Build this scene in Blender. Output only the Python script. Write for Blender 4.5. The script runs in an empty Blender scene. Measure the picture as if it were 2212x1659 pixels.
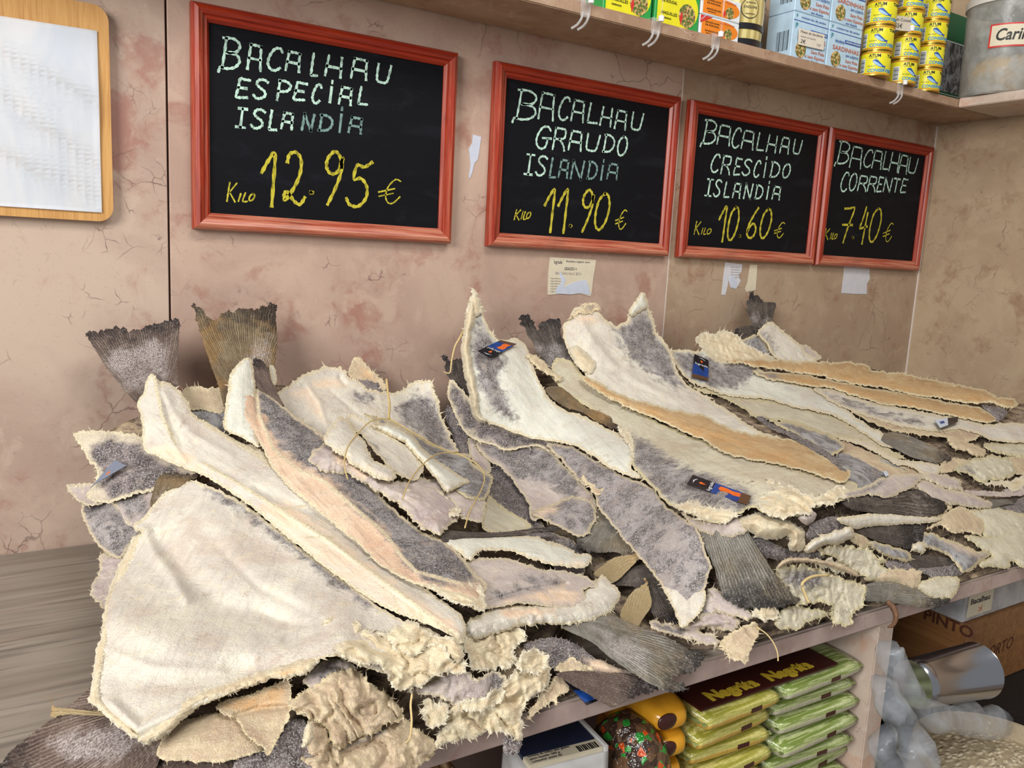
import bpy, bmesh, math, random
import numpy as np
from mathutils import Vector, Matrix
from mathutils.geometry import delaunay_2d_cdt

scene = bpy.context.scene
COL = scene.collection

# ------------------------------------------------------------------ camera
W, H, F = 2212.0, 1659.0, 1752.65
S = 1.5                                   # metres per survey unit (camera to wall)
R = np.array([[0.85068602, -0.52316278, 0.0513224],
              [-0.03873553, -0.15975149, -0.98639699],
              [0.52424503, 0.83712613, -0.15616335]])
COUNTER = 0.90
CAMZ = COUNTER + 0.349 * S
CAM = np.array([0.0, -S, CAMZ])
cd = bpy.data.cameras.new('camera')
cam = bpy.data.objects.new('camera', cd)
COL.objects.link(cam)
cd.sensor_width = 36.0
cd.lens = F / W * 36.0
cd.clip_start = 0.02
m = Matrix.Identity(4)
for i in range(3):
    m[i][0] = R[0, i]
    m[i][1] = -R[1, i]
    m[i][2] = -R[2, i]
    m[i][3] = CAM[i]
cam.matrix_world = m
scene.camera = cam

# ------------------------------------------------------------------ light
scene.view_settings.view_transform = 'Standard'
scene.view_settings.look = 'None'
scene.view_settings.gamma = 1.0
scene.view_settings.exposure = 0.0
scene.view_settings.use_curve_mapping = False
world = bpy.data.worlds.new('shop_daylight')
scene.world = world
world.use_nodes = True
bg = world.node_tree.nodes['Background']
bg.inputs[0].default_value = (0.93, 0.97, 1.0, 1)
bg.inputs[1].default_value = 0.34


def area(name, loc, target, sx, sy, power, color):
    l = bpy.data.lights.new(name, 'AREA')
    l.shape = 'RECTANGLE'
    l.size, l.size_y, l.energy, l.color = sx, sy, power, color
    o = bpy.data.objects.new(name, l)
    COL.objects.link(o)
    o.location = loc
    o.rotation_euler = (Vector(target) - Vector(loc)).to_track_quat('-Z', 'Y').to_euler()
    return o


area('shop_window_light', (-2.5, -2.2, 2.5), (0.6, -0.3, 1.0), 1.5, 1.4, 138, (1.0, 0.99, 0.97))
area('ceiling_lamp_light', (0.8, -1.5, 3.0), (0.7, -0.2, 0.9), 1.4, 0.5, 26, (1.0, 0.97, 0.93))


# ------------------------------------------------------------------ projection helpers
def rays(p):
    p = np.atleast_2d(np.asarray(p, float))
    d = np.stack([p[:, 0] - W / 2, p[:, 1] - H / 2, np.full(len(p), F)], 1)
    return d @ R


def at_y(px, py, y):
    """point of the sight line through a survey pixel at world depth y (metres, wall is 0)"""
    d = rays([[px, py]])[0]
    return CAM + d * ((y - CAM[1]) / d[1])


def at_z(px, py, z):
    d = rays([[px, py]])[0]
    return CAM + d * ((z - CAM[2]) / d[2])


def at_x(px, py, x):
    d = rays([[px, py]])[0]
    return CAM + d * ((x - CAM[0]) / d[0])


# ------------------------------------------------------------------ colour / node helpers
def lin(c):
    r = []
    for v in c:
        v /= 255.0
        r.append(v / 12.92 if v <= 0.04045 else ((v + 0.055) / 1.055) ** 2.4)
    return (*r, 1.0)


class NT:
    def __init__(s, name):
        s.m = bpy.data.materials.new(name)
        s.m.use_nodes = True
        s.t = s.m.node_tree
        s.p = s.t.nodes['Principled BSDF']

    def n(s, kind, **kw):
        nd = s.t.nodes.new(kind)
        for k, v in kw.items():
            setattr(nd, k, v)
        return nd

    def put(s, sock, v):
        if hasattr(v, 'is_linked') or isinstance(v, bpy.types.NodeSocket):
            s.t.links.new(v, sock)
        elif v is not None:
            sock.default_value = v

    def math(s, op, a, b=None, c=None, clamp=False):
        nd = s.n('ShaderNodeMath', operation=op, use_clamp=clamp)
        for i, v in enumerate((a, b, c)):
            if v is not None:
                s.put(nd.inputs[i], v)
        return nd.outputs[0]

    def mix(s, f, a, b, mode='MIX'):
        nd = s.n('ShaderNodeMix', data_type='RGBA', blend_type=mode)
        s.put(nd.inputs[0], f)
        s.put(nd.inputs[6], a)
        s.put(nd.inputs[7], b)
        return nd.outputs[2]

    def ramp(s, f, lo, hi, a=0.0, b=1.0):
        nd = s.n('ShaderNodeMapRange', interpolation_type='SMOOTHSTEP')
        s.put(nd.inputs[0], f)
        for i, v in ((1, lo), (2, hi), (3, a), (4, b)):
            nd.inputs[i].default_value = v
        return nd.outputs[0]

    def noise(s, vec, scale, detail=4.0, rough=0.55, dist=0.0):
        nd = s.n('ShaderNodeTexNoise')
        s.put(nd.inputs['Vector'], vec)
        nd.inputs['Scale'].default_value = scale
        nd.inputs['Detail'].default_value = detail
        nd.inputs['Roughness'].default_value = rough
        nd.inputs['Distortion'].default_value = dist
        return nd.outputs[0]

    def obj(s):
        return s.n('ShaderNodeTexCoord').outputs['Object']

    def attr(s, name):
        return s.n('ShaderNodeAttribute', attribute_name=name)

    def scale(s, vec, xyz):
        nd = s.n('ShaderNodeMapping')
        s.put(nd.inputs['Vector'], vec)
        nd.inputs['Scale'].default_value = xyz
        return nd.outputs[0]

    def shift(s, vec, xyz):
        nd = s.n('ShaderNodeMapping')
        s.put(nd.inputs['Vector'], vec)
        nd.inputs['Location'].default_value = xyz
        return nd.outputs[0]

    def sep(s, v):
        return s.n('ShaderNodeSeparateXYZ'), v

    def bump(s, h, strength, dist):
        nd = s.n('ShaderNodeBump')
        nd.inputs['Strength'].default_value = strength
        nd.inputs['Distance'].default_value = dist
        s.put(nd.inputs['Height'], h)
        s.t.links.new(nd.outputs[0], s.p.inputs['Normal'])

    def out(s, col, rough=0.6, spec=0.4, metal=0.0):
        s.put(s.p.inputs['Base Color'], col)
        s.put(s.p.inputs['Roughness'], rough)
        s.p.inputs['Specular IOR Level'].default_value = spec
        s.p.inputs['Metallic'].default_value = metal
        return s.m


def plain(name, rgb, rough=0.55, spec=0.4, metal=0.0, var=0.06, vscale=60.0):
    n = NT(name)
    v = n.noise(n.obj(), vscale, 3)
    c = lin(rgb)
    lo = tuple(x * (1 - var * 2) for x in c[:3]) + (1,)
    hi = tuple(min(1, x * (1 + var * 2)) for x in c[:3]) + (1,)
    return n.out(n.mix(v, lo, hi), rough, spec, metal)


def clear_plastic(name, tint=(0.9, 0.93, 0.95), alpha=0.35, rough=0.12):
    n = NT(name)
    v = n.noise(n.obj(), 25, 3)
    n.out((*tint, 1), n.ramp(v, 0.3, 0.7, rough, rough + 0.15), 0.6)
    n.put(n.p.inputs['Alpha'], n.ramp(v, 0.35, 0.7, max(0.02, alpha - 0.12), min(1, alpha + 0.18)))
    n.bump(v, 0.3, 0.01)
    return n.m


# ------------------------------------------------------------------ mesh helpers
def link(name, me, mats, parent=None, loc=None):
    o = bpy.data.objects.new(name, me)
    COL.objects.link(o)
    for mt in (mats if isinstance(mats, (list, tuple)) else [mats]):
        me.materials.append(mt)
    if loc is not None:
        o.location = loc
    if parent is not None:
        o.parent = parent
    return o


def tag(o, label=None, cat=None, group=None, kind=None):
    for k, v in (('label', label), ('category', cat), ('group', group), ('kind', kind)):
        if v:
            o[k] = v
    return o


def empty(name, loc=(0, 0, 0), rz=0.0):
    o = bpy.data.objects.new(name, None)
    COL.objects.link(o)
    o.empty_display_size = 0.02
    o.location = loc
    o.rotation_euler = (0, 0, rz)
    return o


def bm_mesh(bm, name, smooth=False):
    bmesh.ops.recalc_face_normals(bm, faces=bm.faces)
    me = bpy.data.meshes.new(name)
    bm.to_mesh(me)
    bm.free()
    if smooth:
        for p in me.polygons:
            p.use_smooth = True
    return me


def box(name, lo, hi, mat, parent=None, bevel=0.0, off=(0, 0, 0), seg=2):
    """box between two corners given in parent coordinates minus off"""
    lo, hi = Vector(lo) - Vector(off), Vector(hi) - Vector(off)
    bm = bmesh.new()
    bmesh.ops.create_cube(bm, size=1.0)
    for v in bm.verts:
        v.co = Vector([lo[i] + (v.co[i] + 0.5) * (hi[i] - lo[i]) for i in range(3)])
    if bevel:
        bmesh.ops.bevel(bm, geom=list(bm.edges), offset=bevel, segments=seg, affect='EDGES')
    return link(name, bm_mesh(bm, name), mat, parent)


def lathe(name, prof, mat, parent=None, seg=48, smooth=True, closed=True, loc=None):
    bm = bmesh.new()
    rings = []
    for r, z in prof:
        rings.append([bm.verts.new((r * math.cos(2 * math.pi * k / seg), r * math.sin(2 * math.pi * k / seg), z)) for k in range(seg)])
    for a, b in zip(rings, rings[1:]):
        for k in range(seg):
            bm.faces.new((a[k], a[(k + 1) % seg], b[(k + 1) % seg], b[k]))
    if closed:
        bm.faces.new(rings[0])
        bm.faces.new(rings[-1])
    me = bm_mesh(bm, name, smooth)
    if smooth:
        try:
            me.set_sharp_from_angle(angle=math.radians(38))
        except Exception:
            pass
    return link(name, me, mat, parent, loc)


def tube(name, pts, rad, mat, parent=None, seg=7, taper=None, off=(0, 0, 0)):
    pts = [Vector(p) - Vector(off) for p in pts]
    pts = [Vector(q) for q in catmull([tuple(p) for p in pts], 5)] if len(pts) > 2 else pts
    bm = bmesh.new()
    rings = []
    n = len(pts)
    up = Vector((0.13, 0.31, 0.94))
    for i, p in enumerate(pts):
        d = (pts[min(i + 1, n - 1)] - pts[max(i - 1, 0)]).normalized()
        a = d.cross(up)
        if a.length < 1e-4:
            a = d.cross(Vector((1, 0, 0)))
        a.normalize()
        b = d.cross(a)
        f = i / (n - 1)
        r = rad if taper is None else rad * np.interp(f, np.linspace(0, 1, len(taper)), taper)
        rings.append([bm.verts.new(p + (a * math.cos(2 * math.pi * k / seg) + b * math.sin(2 * math.pi * k / seg)) * r) for k in range(seg)])
    for a, b in zip(rings, rings[1:]):
        for k in range(seg):
            bm.faces.new((a[k], a[(k + 1) % seg], b[(k + 1) % seg], b[k]))
    bm.faces.new(rings[0])
    bm.faces.new(rings[-1])
    return link(name, bm_mesh(bm, name, True), mat, parent)


def catmull(p, k=6, closed=False):
    p = [np.array(q, float) for q in p]
    n = len(p)
    out = []
    for i in range(n if closed else n - 1):
        a, b = p[i], p[(i + 1) % n]
        z0 = p[i - 1] if (i > 0 or closed) else a
        z1 = p[(i + 2) % n] if (i + 2 < n or closed) else b
        for j in range(k):
            t = j / k
            out.append(0.5 * ((2 * a) + (b - z0) * t + (2 * z0 - 5 * a + 4 * b - z1) * t * t + (3 * a - z0 - 3 * b + z1) * t ** 3))
    if not closed:
        out.append(p[-1])
    return out


_dgq = []


def text(name, body, size, mat, origin, xdir, zdir, parent=None, off=(0, 0, 0), width=None, shear=0.0, align='LEFT', depth=0.0003, bold=0.0):
    """printed lettering as a thin mesh standing on origin, reading along xdir, rising along zdir"""
    cu = bpy.data.curves.new('lettering', 'FONT')
    cu.body = body
    cu.size = size
    cu.shear = shear
    cu.align_x = align
    cu.extrude = depth / 2
    cu.offset = bold
    cu.resolution_u = 3
    t = bpy.data.objects.new('tmp', cu)
    COL.objects.link(t)
    dg = bpy.context.evaluated_depsgraph_get()
    me = bpy.data.meshes.new_from_object(t.evaluated_get(dg))
    bpy.data.objects.remove(t)
    bpy.data.curves.remove(cu)
    co = np.zeros(len(me.vertices) * 3)
    me.vertices.foreach_get('co', co)
    co = co.reshape(-1, 3)
    if width and len(co):
        w = co[:, 0].max() - co[:, 0].min()
        co[:, 0] *= width / max(w, 1e-6)
    x = np.array(Vector(xdir).normalized())
    z = np.array(Vector(zdir).normalized())
    nrm = np.cross(x, z)
    wc = np.array(origin) - np.array(off) + co[:, :1] * x + co[:, 1:2] * z + (co[:, 2:3] + depth * 0.5) * nrm
    me.vertices.foreach_set('co', wc.astype(np.float32).ravel())
    me.update()
    me.name = name
    return link(name, me, mat, parent)


def ribbon_mesh(name, strokes, width, place, thick=0.0004):
    """pen strokes (2-D polylines in metres) laid as flat ribbons; place maps (u, v, w) to a point"""
    bm = bmesh.new()
    for st in strokes:
        st = np.array(st, float)
        if len(st) < 2:
            continue
        L = []
        n = len(st)
        for i in range(n):
            d = st[min(i + 1, n - 1)] - st[max(i - 1, 0)]
            d = d / (np.linalg.norm(d) + 1e-9)
            nn = np.array([-d[1], d[0]])
            wv = width * (0.9 + 0.22 * math.sin(i * 1.7 + st[0, 0] * 900)) * 0.5
            e = d * width * 0.4 * (-1 if i == 0 else (1 if i == n - 1 else 0))
            L.append((st[i] + nn * wv + e, st[i] - nn * wv + e))
        up = [[bm.verts.new(place(q[0], q[1], thick)) for q in pr] for pr in L]
        for a, b in zip(up, up[1:]):
            bm.faces.new((a[0], a[1], b[1], b[0]))
    me = bpy.data.meshes.new(name)
    bm.to_mesh(me)
    bm.free()
    return me

# ================================================================== THE SETTING
XC = 1.601 * S            # right wall


def marble(name, base, pale, red, vein, scale=1.0, seed=0.0, rough=0.28, streak=None, spec=0.45):
    n = NT(name)
    o = n.shift(n.obj(), (seed, seed * 1.7, seed * 0.6))
    warp = n.n('ShaderNodeVectorMath', operation='ADD')
    wn = n.n('ShaderNodeTexNoise')
    n.put(wn.inputs['Vector'], o)
    wn.inputs['Scale'].default_value = 9 * scale
    wn.inputs['Detail'].default_value = 5
    sc = n.n('ShaderNodeVectorMath', operation='SCALE')
    n.t.links.new(wn.outputs['Color'], sc.inputs[0])
    sc.inputs['Scale'].default_value = 0.09 / scale
    n.put(warp.inputs[0], o)
    n.t.links.new(sc.outputs[0], warp.inputs[1])
    v = warp.outputs[0]
    big = n.noise(o, 4.2 * scale, 5, 0.6, 0.6)
    mid = n.noise(v, 13 * scale, 6, 0.6, 0.4)
    col = n.mix(n.ramp(big, 0.36, 0.66), lin(base), lin(pale))
    blot = n.math('MULTIPLY', n.ramp(n.noise(v, 7 * scale, 7, 0.7), 0.49, 0.64), n.ramp(mid, 0.42, 0.6))
    col = n.mix(n.math('MULTIPLY', blot, 0.62), col, lin(red))
    fl = n.ramp(n.noise(v, 19 * scale, 5, 0.6), 0.54, 0.66)
    col = n.mix(n.math('MULTIPLY', fl, 0.6), col, lin(pale))
    # fine crack-like veins
    vo = n.n('ShaderNodeTexVoronoi', feature='DISTANCE_TO_EDGE')
    n.put(vo.inputs['Vector'], v)
    vo.inputs['Scale'].default_value = 10 * scale
    vn = n.math('MULTIPLY', n.ramp(vo.outputs['Distance'], 0.0, 0.016, 1, 0), n.ramp(n.noise(o, 8 * scale, 3), 0.50, 0.66))
    col = n.mix(n.math('MULTIPLY', vn, 0.58), col, lin(vein))
    vo2 = n.n('ShaderNodeTexVoronoi', feature='DISTANCE_TO_EDGE')
    n.put(vo2.inputs['Vector'], v)
    vo2.inputs['Scale'].default_value = 31 * scale
    vn2 = n.math('MULTIPLY', n.ramp(vo2.outputs['Distance'], 0.0, 0.03, 1, 0), n.ramp(n.noise(o, 15 * scale, 3), 0.56, 0.7))
    col = n.mix(n.math('MULTIPLY', vn2, 0.7), col, lin(vein))
    sp = n.ramp(n.noise(o, 260 * scale, 2), 0.62, 0.75)
    col = n.mix(n.math('MULTIPLY', sp, 0.18), col, lin(vein))
    return n.out(col, n.ramp(mid, 0.2, 0.8, rough, rough + 0.15), spec)


M_wall = [marble('pink_marble_left', (176, 151, 136), (196, 174, 156), (152, 94, 82), (84, 58, 58), 1.0, 0.3),
          marble('pink_marble_middle', (175, 147, 132), (194, 168, 150), (152, 94, 80), (84, 58, 58), 0.9, 3.7),
          marble('pink_marble_right', (166, 142, 120), (180, 158, 134), (140, 94, 72), (84, 62, 54), 1.1, 7.2)]  # right slab browner and darker: its dimmer light painted into the marble
M_wallr = marble('beige_marble_side', (170, 146, 120), (182, 160, 132), (142, 106, 80), (84, 64, 52), 1.5, 12.4)
M_shelf = marble('shelf_marble', (152, 122, 98), (170, 142, 118), (126, 84, 64), (210, 188, 164), 1.7, 5.5, 0.5)
M_slab = marble('counter_edge_marble', (168, 146, 138), (184, 164, 156), (160, 122, 112), (150, 120, 114), 2.2, 9.1, 0.4)
M_post = marble('support_marble', (190, 170, 156), (206, 190, 176), (196, 150, 124), (150, 124, 110), 1.8, 15.0, 0.35)


def counter_material():
    n = NT('grey_veined_marble_top')
    o = n.obj()
    s1 = n.scale(o, (1.1, 14, 14))
    s2 = n.scale(o, (2.5, 55, 30))
    w = n.noise(s1, 2.2, 6, 0.6, 0.9)
    w2 = n.noise(s2, 1.6, 5, 0.6, 0.7)
    col = n.mix(n.ramp(w, 0.35, 0.65), lin((128, 118, 106)), lin((150, 140, 128)))
    col = n.mix(n.math('MULTIPLY', n.ramp(w2, 0.5, 0.68), 0.7), col, lin((92, 86, 80)))
    col = n.mix(n.math('MULTIPLY', n.ramp(n.noise(s1, 5.0, 4), 0.60, 0.7), 0.5), col, lin((150, 124, 106)))
    return n.out(col, 0.38, 0.4)


M_top = counter_material()
M_dark = plain('dark_recess', (52, 46, 42), 0.8, 0.1)
M_grout = plain('white_grout', (214, 202, 192), 0.8, 0.2)

# wall slabs of pink marble, a hair apart
xs = [-1.6, 0.158 * S, 0.9135 * S, XC]
for i in range(3):
    g0 = 0.0016
    o = box('wall_back', (xs[i] + (g0 if i else 0), 0.0, 0.0), (xs[i + 1] - (g0 if i < 2 else 0), 0.03, 2.9), M_wall[i], bevel=0.0012, seg=1)
    tag(o, kind='structure')
o = box('wall_back', (-1.6, 0.031, 0.0), (XC + 0.03, 0.05, 2.9), M_dark)
tag(o, kind='structure')
o = box('trim_1', (xs[2] - 0.0015, 0.0008, 0.9), (xs[2] + 0.0015, 0.02, 2.9), M_grout)
tag(o, kind='structure')
o = box('trim_2', (XC - 0.0035, -0.0035, 0.9), (XC, -0.0002, CAMZ + 0.300 * S), M_grout)
tag(o, kind='structure')
o = box('wall_right', (XC, -2.6, 0.0), (XC + 0.04, 0.031, 2.9), M_wallr)
tag(o, kind='structure')
n = NT('floor_stone_tiles')
br = n.n('ShaderNodeTexBrick')
n.put(br.inputs['Vector'], n.obj())
br.inputs['Scale'].default_value = 3.0
br.offset = 0
br.inputs['Color1'].default_value = lin((150, 138, 126))
br.inputs['Color2'].default_value = lin((140, 128, 116))
br.inputs['Mortar'].default_value = lin((96, 88, 80))
br.inputs['Mortar Size'].default_value = 0.012
M_floor = n.out(br.outputs[0], 0.5)
o = box('floor', (-1.6, -2.6, -0.05), (XC + 0.04, 0.05, 0.0), M_floor)
tag(o, kind='structure')

# ------------------------------------------------------------------ counter
YF = -S + 0.478 * S          # front edge of the counter
ZB = COUNTER - 0.021 * S     # underside
ct = empty('counter', (0.8, -0.4, 0.0))
tag(ct, 'long marble counter along the wall carrying the three cod piles', 'counter')
off = ct.location
top = box('countertop', (-1.55, YF, ZB), (XC - 0.002, -0.002, COUNTER), [M_top, M_slab], ct, 0.003, off)
for p in top.data.polygons:
    p.material_index = 0 if p.normal.z > 0.7 else 1
tag(top, 'grey streaked marble slab with pinkish front edge')
for xa, xb in ((0.783, 0.811), (-0.9, -0.872)):
    box('support', (xa * S, YF + 0.006, 0.0), (xb * S, -0.002, ZB), M_post, ct, 0.002, off)
LOW = CAMZ - 0.60 * S
box('lower_shelf', (-1.30, YF + 0.03, LOW - 0.03), (0.783 * S, -0.002, LOW), M_slab, ct, 0.002, off)

# ------------------------------------------------------------------ wall shelf with its return on the side wall
ZS0, ZS1 = CAMZ + 0.302 * S, CAMZ + 0.3175 * S
YS = -0.121 * S
XS = 1.462 * S
sh = empty('wall_shelf', (1.4, -0.05, ZS0))
tag(sh, 'brown marble wall shelf above the chalkboards holding tins and cartons', 'shelf')
box('shelf_board', (-0.2, YS, ZS0), (XC - 0.001, -0.001, ZS1), M_shelf, sh, 0.002, sh.location)
sr = box('shelf_board', (XS, -2.2, ZS0 + 0.001), (XC - 0.001, YS - 0.001, ZS1 + 0.002), M_post, sh, 0.002, sh.location)  # paler marble stands in for the light falling on this edge
tag(sr, 'shelf board on the side wall, painted paler where it faces the light')


# ------------------------------------------------------------------ chalkboards
def wood(name, a, b, c, axis=0, worn_lit=0.0, sc=1.0):
    n = NT(name)
    o = n.obj()
    st = [16 * sc] * 3
    st[axis] = 1.2 * sc
    g = n.noise(n.scale(o, st), 6, 5, 0.6, 0.8)
    st2 = [90 * sc] * 3
    st2[axis] = 3 * sc
    g2 = n.noise(n.scale(o, st2), 3, 4)
    col = n.mix(n.ramp(g, 0.3, 0.7), lin(a), lin(b))
    col = n.mix(n.math('MULTIPLY', n.ramp(g2, 0.5, 0.7), 0.5), col, lin(c))
    k = n.noise(o, 9, 3)
    col = n.mix(n.math('MULTIPLY', n.ramp(k, 0.62, 0.75), 0.5), col, lin(c))
    if worn_lit:
        w = n.ramp(n.noise(n.scale(o, st2), 2.2, 5, 0.7), 0.5 - worn_lit * 0.2, 0.62)
        col = n.mix(n.math('MULTIPLY', w, worn_lit), col, lin((206, 140, 112)))
    n.bump(g2, 0.12, 0.002)
    return n.out(col, 0.38, 0.45)


RED = ((138, 32, 15), (160, 50, 20), (80, 17, 13))
M_redx = wood('red_wood_rail', *RED, 0)
M_redz = wood('red_wood_stile', *RED, 2, 0.25)
M_redlit = wood('red_wood_rail_lit', (154, 56, 38), (174, 82, 58), (106, 30, 22), 0, 0.8)  # bottom rail: light from above painted in as paler wood
n = NT('blackboard_surface')
sm = n.noise(n.scale(n.obj(), (3, 3, 9)), 3, 5, 0.6, 1.0)
M_slate = n.out(n.mix(n.ramp(sm, 0.5, 0.8), lin((13, 14, 19)), lin((26, 28, 34))), 0.6, 0.14)


def chalk(name, rgb, faint=0.0):
    n = NT(name)
    o = n.obj()
    a = n.noise(n.scale(o, (260, 260, 90)), 1.0, 3, 0.6)
    b = n.noise(o, 60, 2)
    f = n.math('ADD', n.ramp(a, 0.34, 0.62), n.math('MULTIPLY', n.ramp(b, 0.4, 0.6), 0.35), clamp=True)
    dark = tuple(x * (0.42 - 0.22 * faint) for x in lin(rgb)[:3]) + (1,)
    lite = tuple(x * (1 - 0.45 * faint) for x in lin(rgb)[:3]) + (1,)
    return n.out(n.mix(f, dark, lite), 0.8, 0.1)


M_chw = chalk('pale_green_chalk', (190, 222, 206))
M_chf = chalk('faded_green_chalk', (150, 186, 178), 0.75)
M_chy = chalk('yellow_chalk', (196, 184, 62))

GL = {
    'B': [[(.1, 0), (.16, .5), (.2, 1)], [(.05, 1), (.6, 1.02), (.95, .85), (.8, .6), (.25, .52), (.8, .5), (1, .28), (.75, .06), (.3, -.02), (.0, .0), (-.08, -.16)]],
    'A': [[(0, 0), (.04, .5), (.1, 1)], [(.1, 1), (.55, 1), (.9, .97)], [(.9, .97), (.92, .5), (1, 0)], [(.05, .45), (.9, .43)]],
    'C': [[(1, .86), (.85, 1), (.45, .95), (.12, .6), (.05, .25), (.3, .02), (.65, .0), (.95, .14)]],
    'L': [[(.15, 1), (.1, .5), (.08, .06), (.1, 0), (.5, 0), (1, .02)]],
    'H': [[(.1, 1), (.05, .5), (0, 0)], [(.95, 1), (.97, .5), (1, 0)], [(.05, .47), (.97, .45)]],
    'U': [[(.05, 1), (.05, .4), (.12, .08), (.4, 0), (.8, .05), (.92, .4), (1, 1)]],
    'E': [[(.95, 1), (.5, 1), (.15, 1), (.1, .5), (.02, 0), (.5, 0), (.9, .03)], [(.08, .52), (.75, .52)]],
    'S': [[(1, .9), (.7, 1), (.3, .95), (.15, .75), (.4, .58), (.8, .42), (.92, .2), (.6, .02), (.25, .0), (0, .14)]],
    'P': [[(.1, 0), (.12, .5), (.15, 1)], [(.1, 1), (.6, 1), (.95, .82), (.8, .55), (.4, .46), (.12, .46)]],
    'I': [[(.5, 0), (.52, .72)], [(.52, .92), (.52, 1.02)]],
    'J': [[(.5, 0), (.5, 1)], [(.1, 1), (.95, 1)], [(.05, 0), (.95, 0)]],
    'N': [[(.05, 0), (.08, .5), (.1, 1)], [(.1, 1), (.5, .45), (.88, 0)], [(.88, 0), (.92, .5), (.97, 1)]],
    'D': [[(.12, 0), (.14, .5), (.15, 1)], [(.05, 1), (.5, 1), (.92, .78), (.98, .4), (.7, .08), (.3, 0), (.05, 0)]],
    'G': [[(1, .85), (.8, 1), (.4, .93), (.1, .55), (.1, .2), (.4, 0), (.75, .1), (.85, .45)], [(.5, .48), (1.1, .5)]],
    'R': [[(.05, 0), (.1, .5), (.12, 1)], [(.1, 1), (.6, 1.0), (.92, .95), (.9, .6), (.5, .5), (.12, .5)], [(.5, .5), (.85, .25), (1, 0)]],
    'O': [[(.5, 1), (.15, .8), (.03, .4), (.2, .06), (.5, 0), (.85, .2), (.97, .6), (.8, .93), (.5, 1)]],
    'T': [[(.5, 0), (.52, 1)], [(0, 1), (1, .98)]],
    'K': [[(.1, 0), (.12, .5), (.15, 1)], [(.9, 1), (.2, .45)], [(.25, .5), (.95, 0)]],
    'i': [[(.5, 0), (.5, 1)]], 'l': [[(.3, 1), (.25, 0), (.95, 0)]],
    '1': [[(.0, .62), (.35, .85), (.72, 1), (.72, .5), (.68, 0)]],
    '2': [[(.12, .8), (.2, .95), (.5, 1), (.75, .85), (.7, .55), (.4, .25), (.1, .06), (.05, .18), (.2, .22), (.5, .06), (.8, .0), (1, .14)]],
    '.': [[(.3, .1), (.6, .1), (.6, .0), (.3, .0), (.35, .06)]],
    '9': [[(.9, .72), (.75, .93), (.45, 1), (.12, .85), (.1, .68), (.35, .58), (.7, .64), (.92, .9), (.85, .6), (.6, .3), (.25, 0)]],
    '5': [[(1, 1), (.7, .88), (.4, .9), (.3, .6), (.6, .62), (.85, .45), (.85, .2), (.55, 0), (.2, .02), (.05, .15)]],
    '0': [[(.55, 1), (.2, .8), (.05, .4), (.15, .08), (.45, 0), (.8, .25), (.95, .65), (.8, .95), (.55, 1)]],
    '6': [[(.85, 1), (.5, .75), (.15, .4), (.1, .12), (.4, 0), (.75, .1), (.85, .32), (.6, .48), (.3, .38), (.12, .2)]],
    '7': [[(.1, .96), (.5, .98), (.95, 1), (.7, .6), (.5, .3), (.35, 0)], [(.1, .5), (.95, .52)]],
    '4': [[(.55, 1), (.3, .65), (.08, .42), (.5, .44), (.95, .48)], [(.8, .85), (.7, .4), (.62, 0)]],
    'e': [[(1, .95), (.75, 1), (.45, .7), (.35, .3), (.5, .02), (.75, .02), (1.05, .3)], [(.0, .42), (.75, .62)], [(.05, .25), (.7, .42)]],
}
Zm = {1: (100, 640, 3.687), 2: (550, 740, 3.687), 3: (0, 1050, 2.7243), 4: (600, 1050, 2.7243), 5: (920, 620, 3.687), 6: (1400, 620, 2.7241),
      7: (1150, 900, 3.13), 8: (1100, 1200, 3.16), 9: (1600, 900, 3.606), 10: (1760, 1230, 3.867), 12: (1660, 0, 4.007),
      15: (390, 0, 2.9623), 16: (1000, 110, 3.016), 17: (1440, 200, 3.6067), 0: (0, 0, 1.0), 11: (1200, 0, 4.2538)}


def px(zone, x, y):
    z = Zm[zone]
    return z[0] + x / z[2], z[1] + y / z[2]


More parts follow.
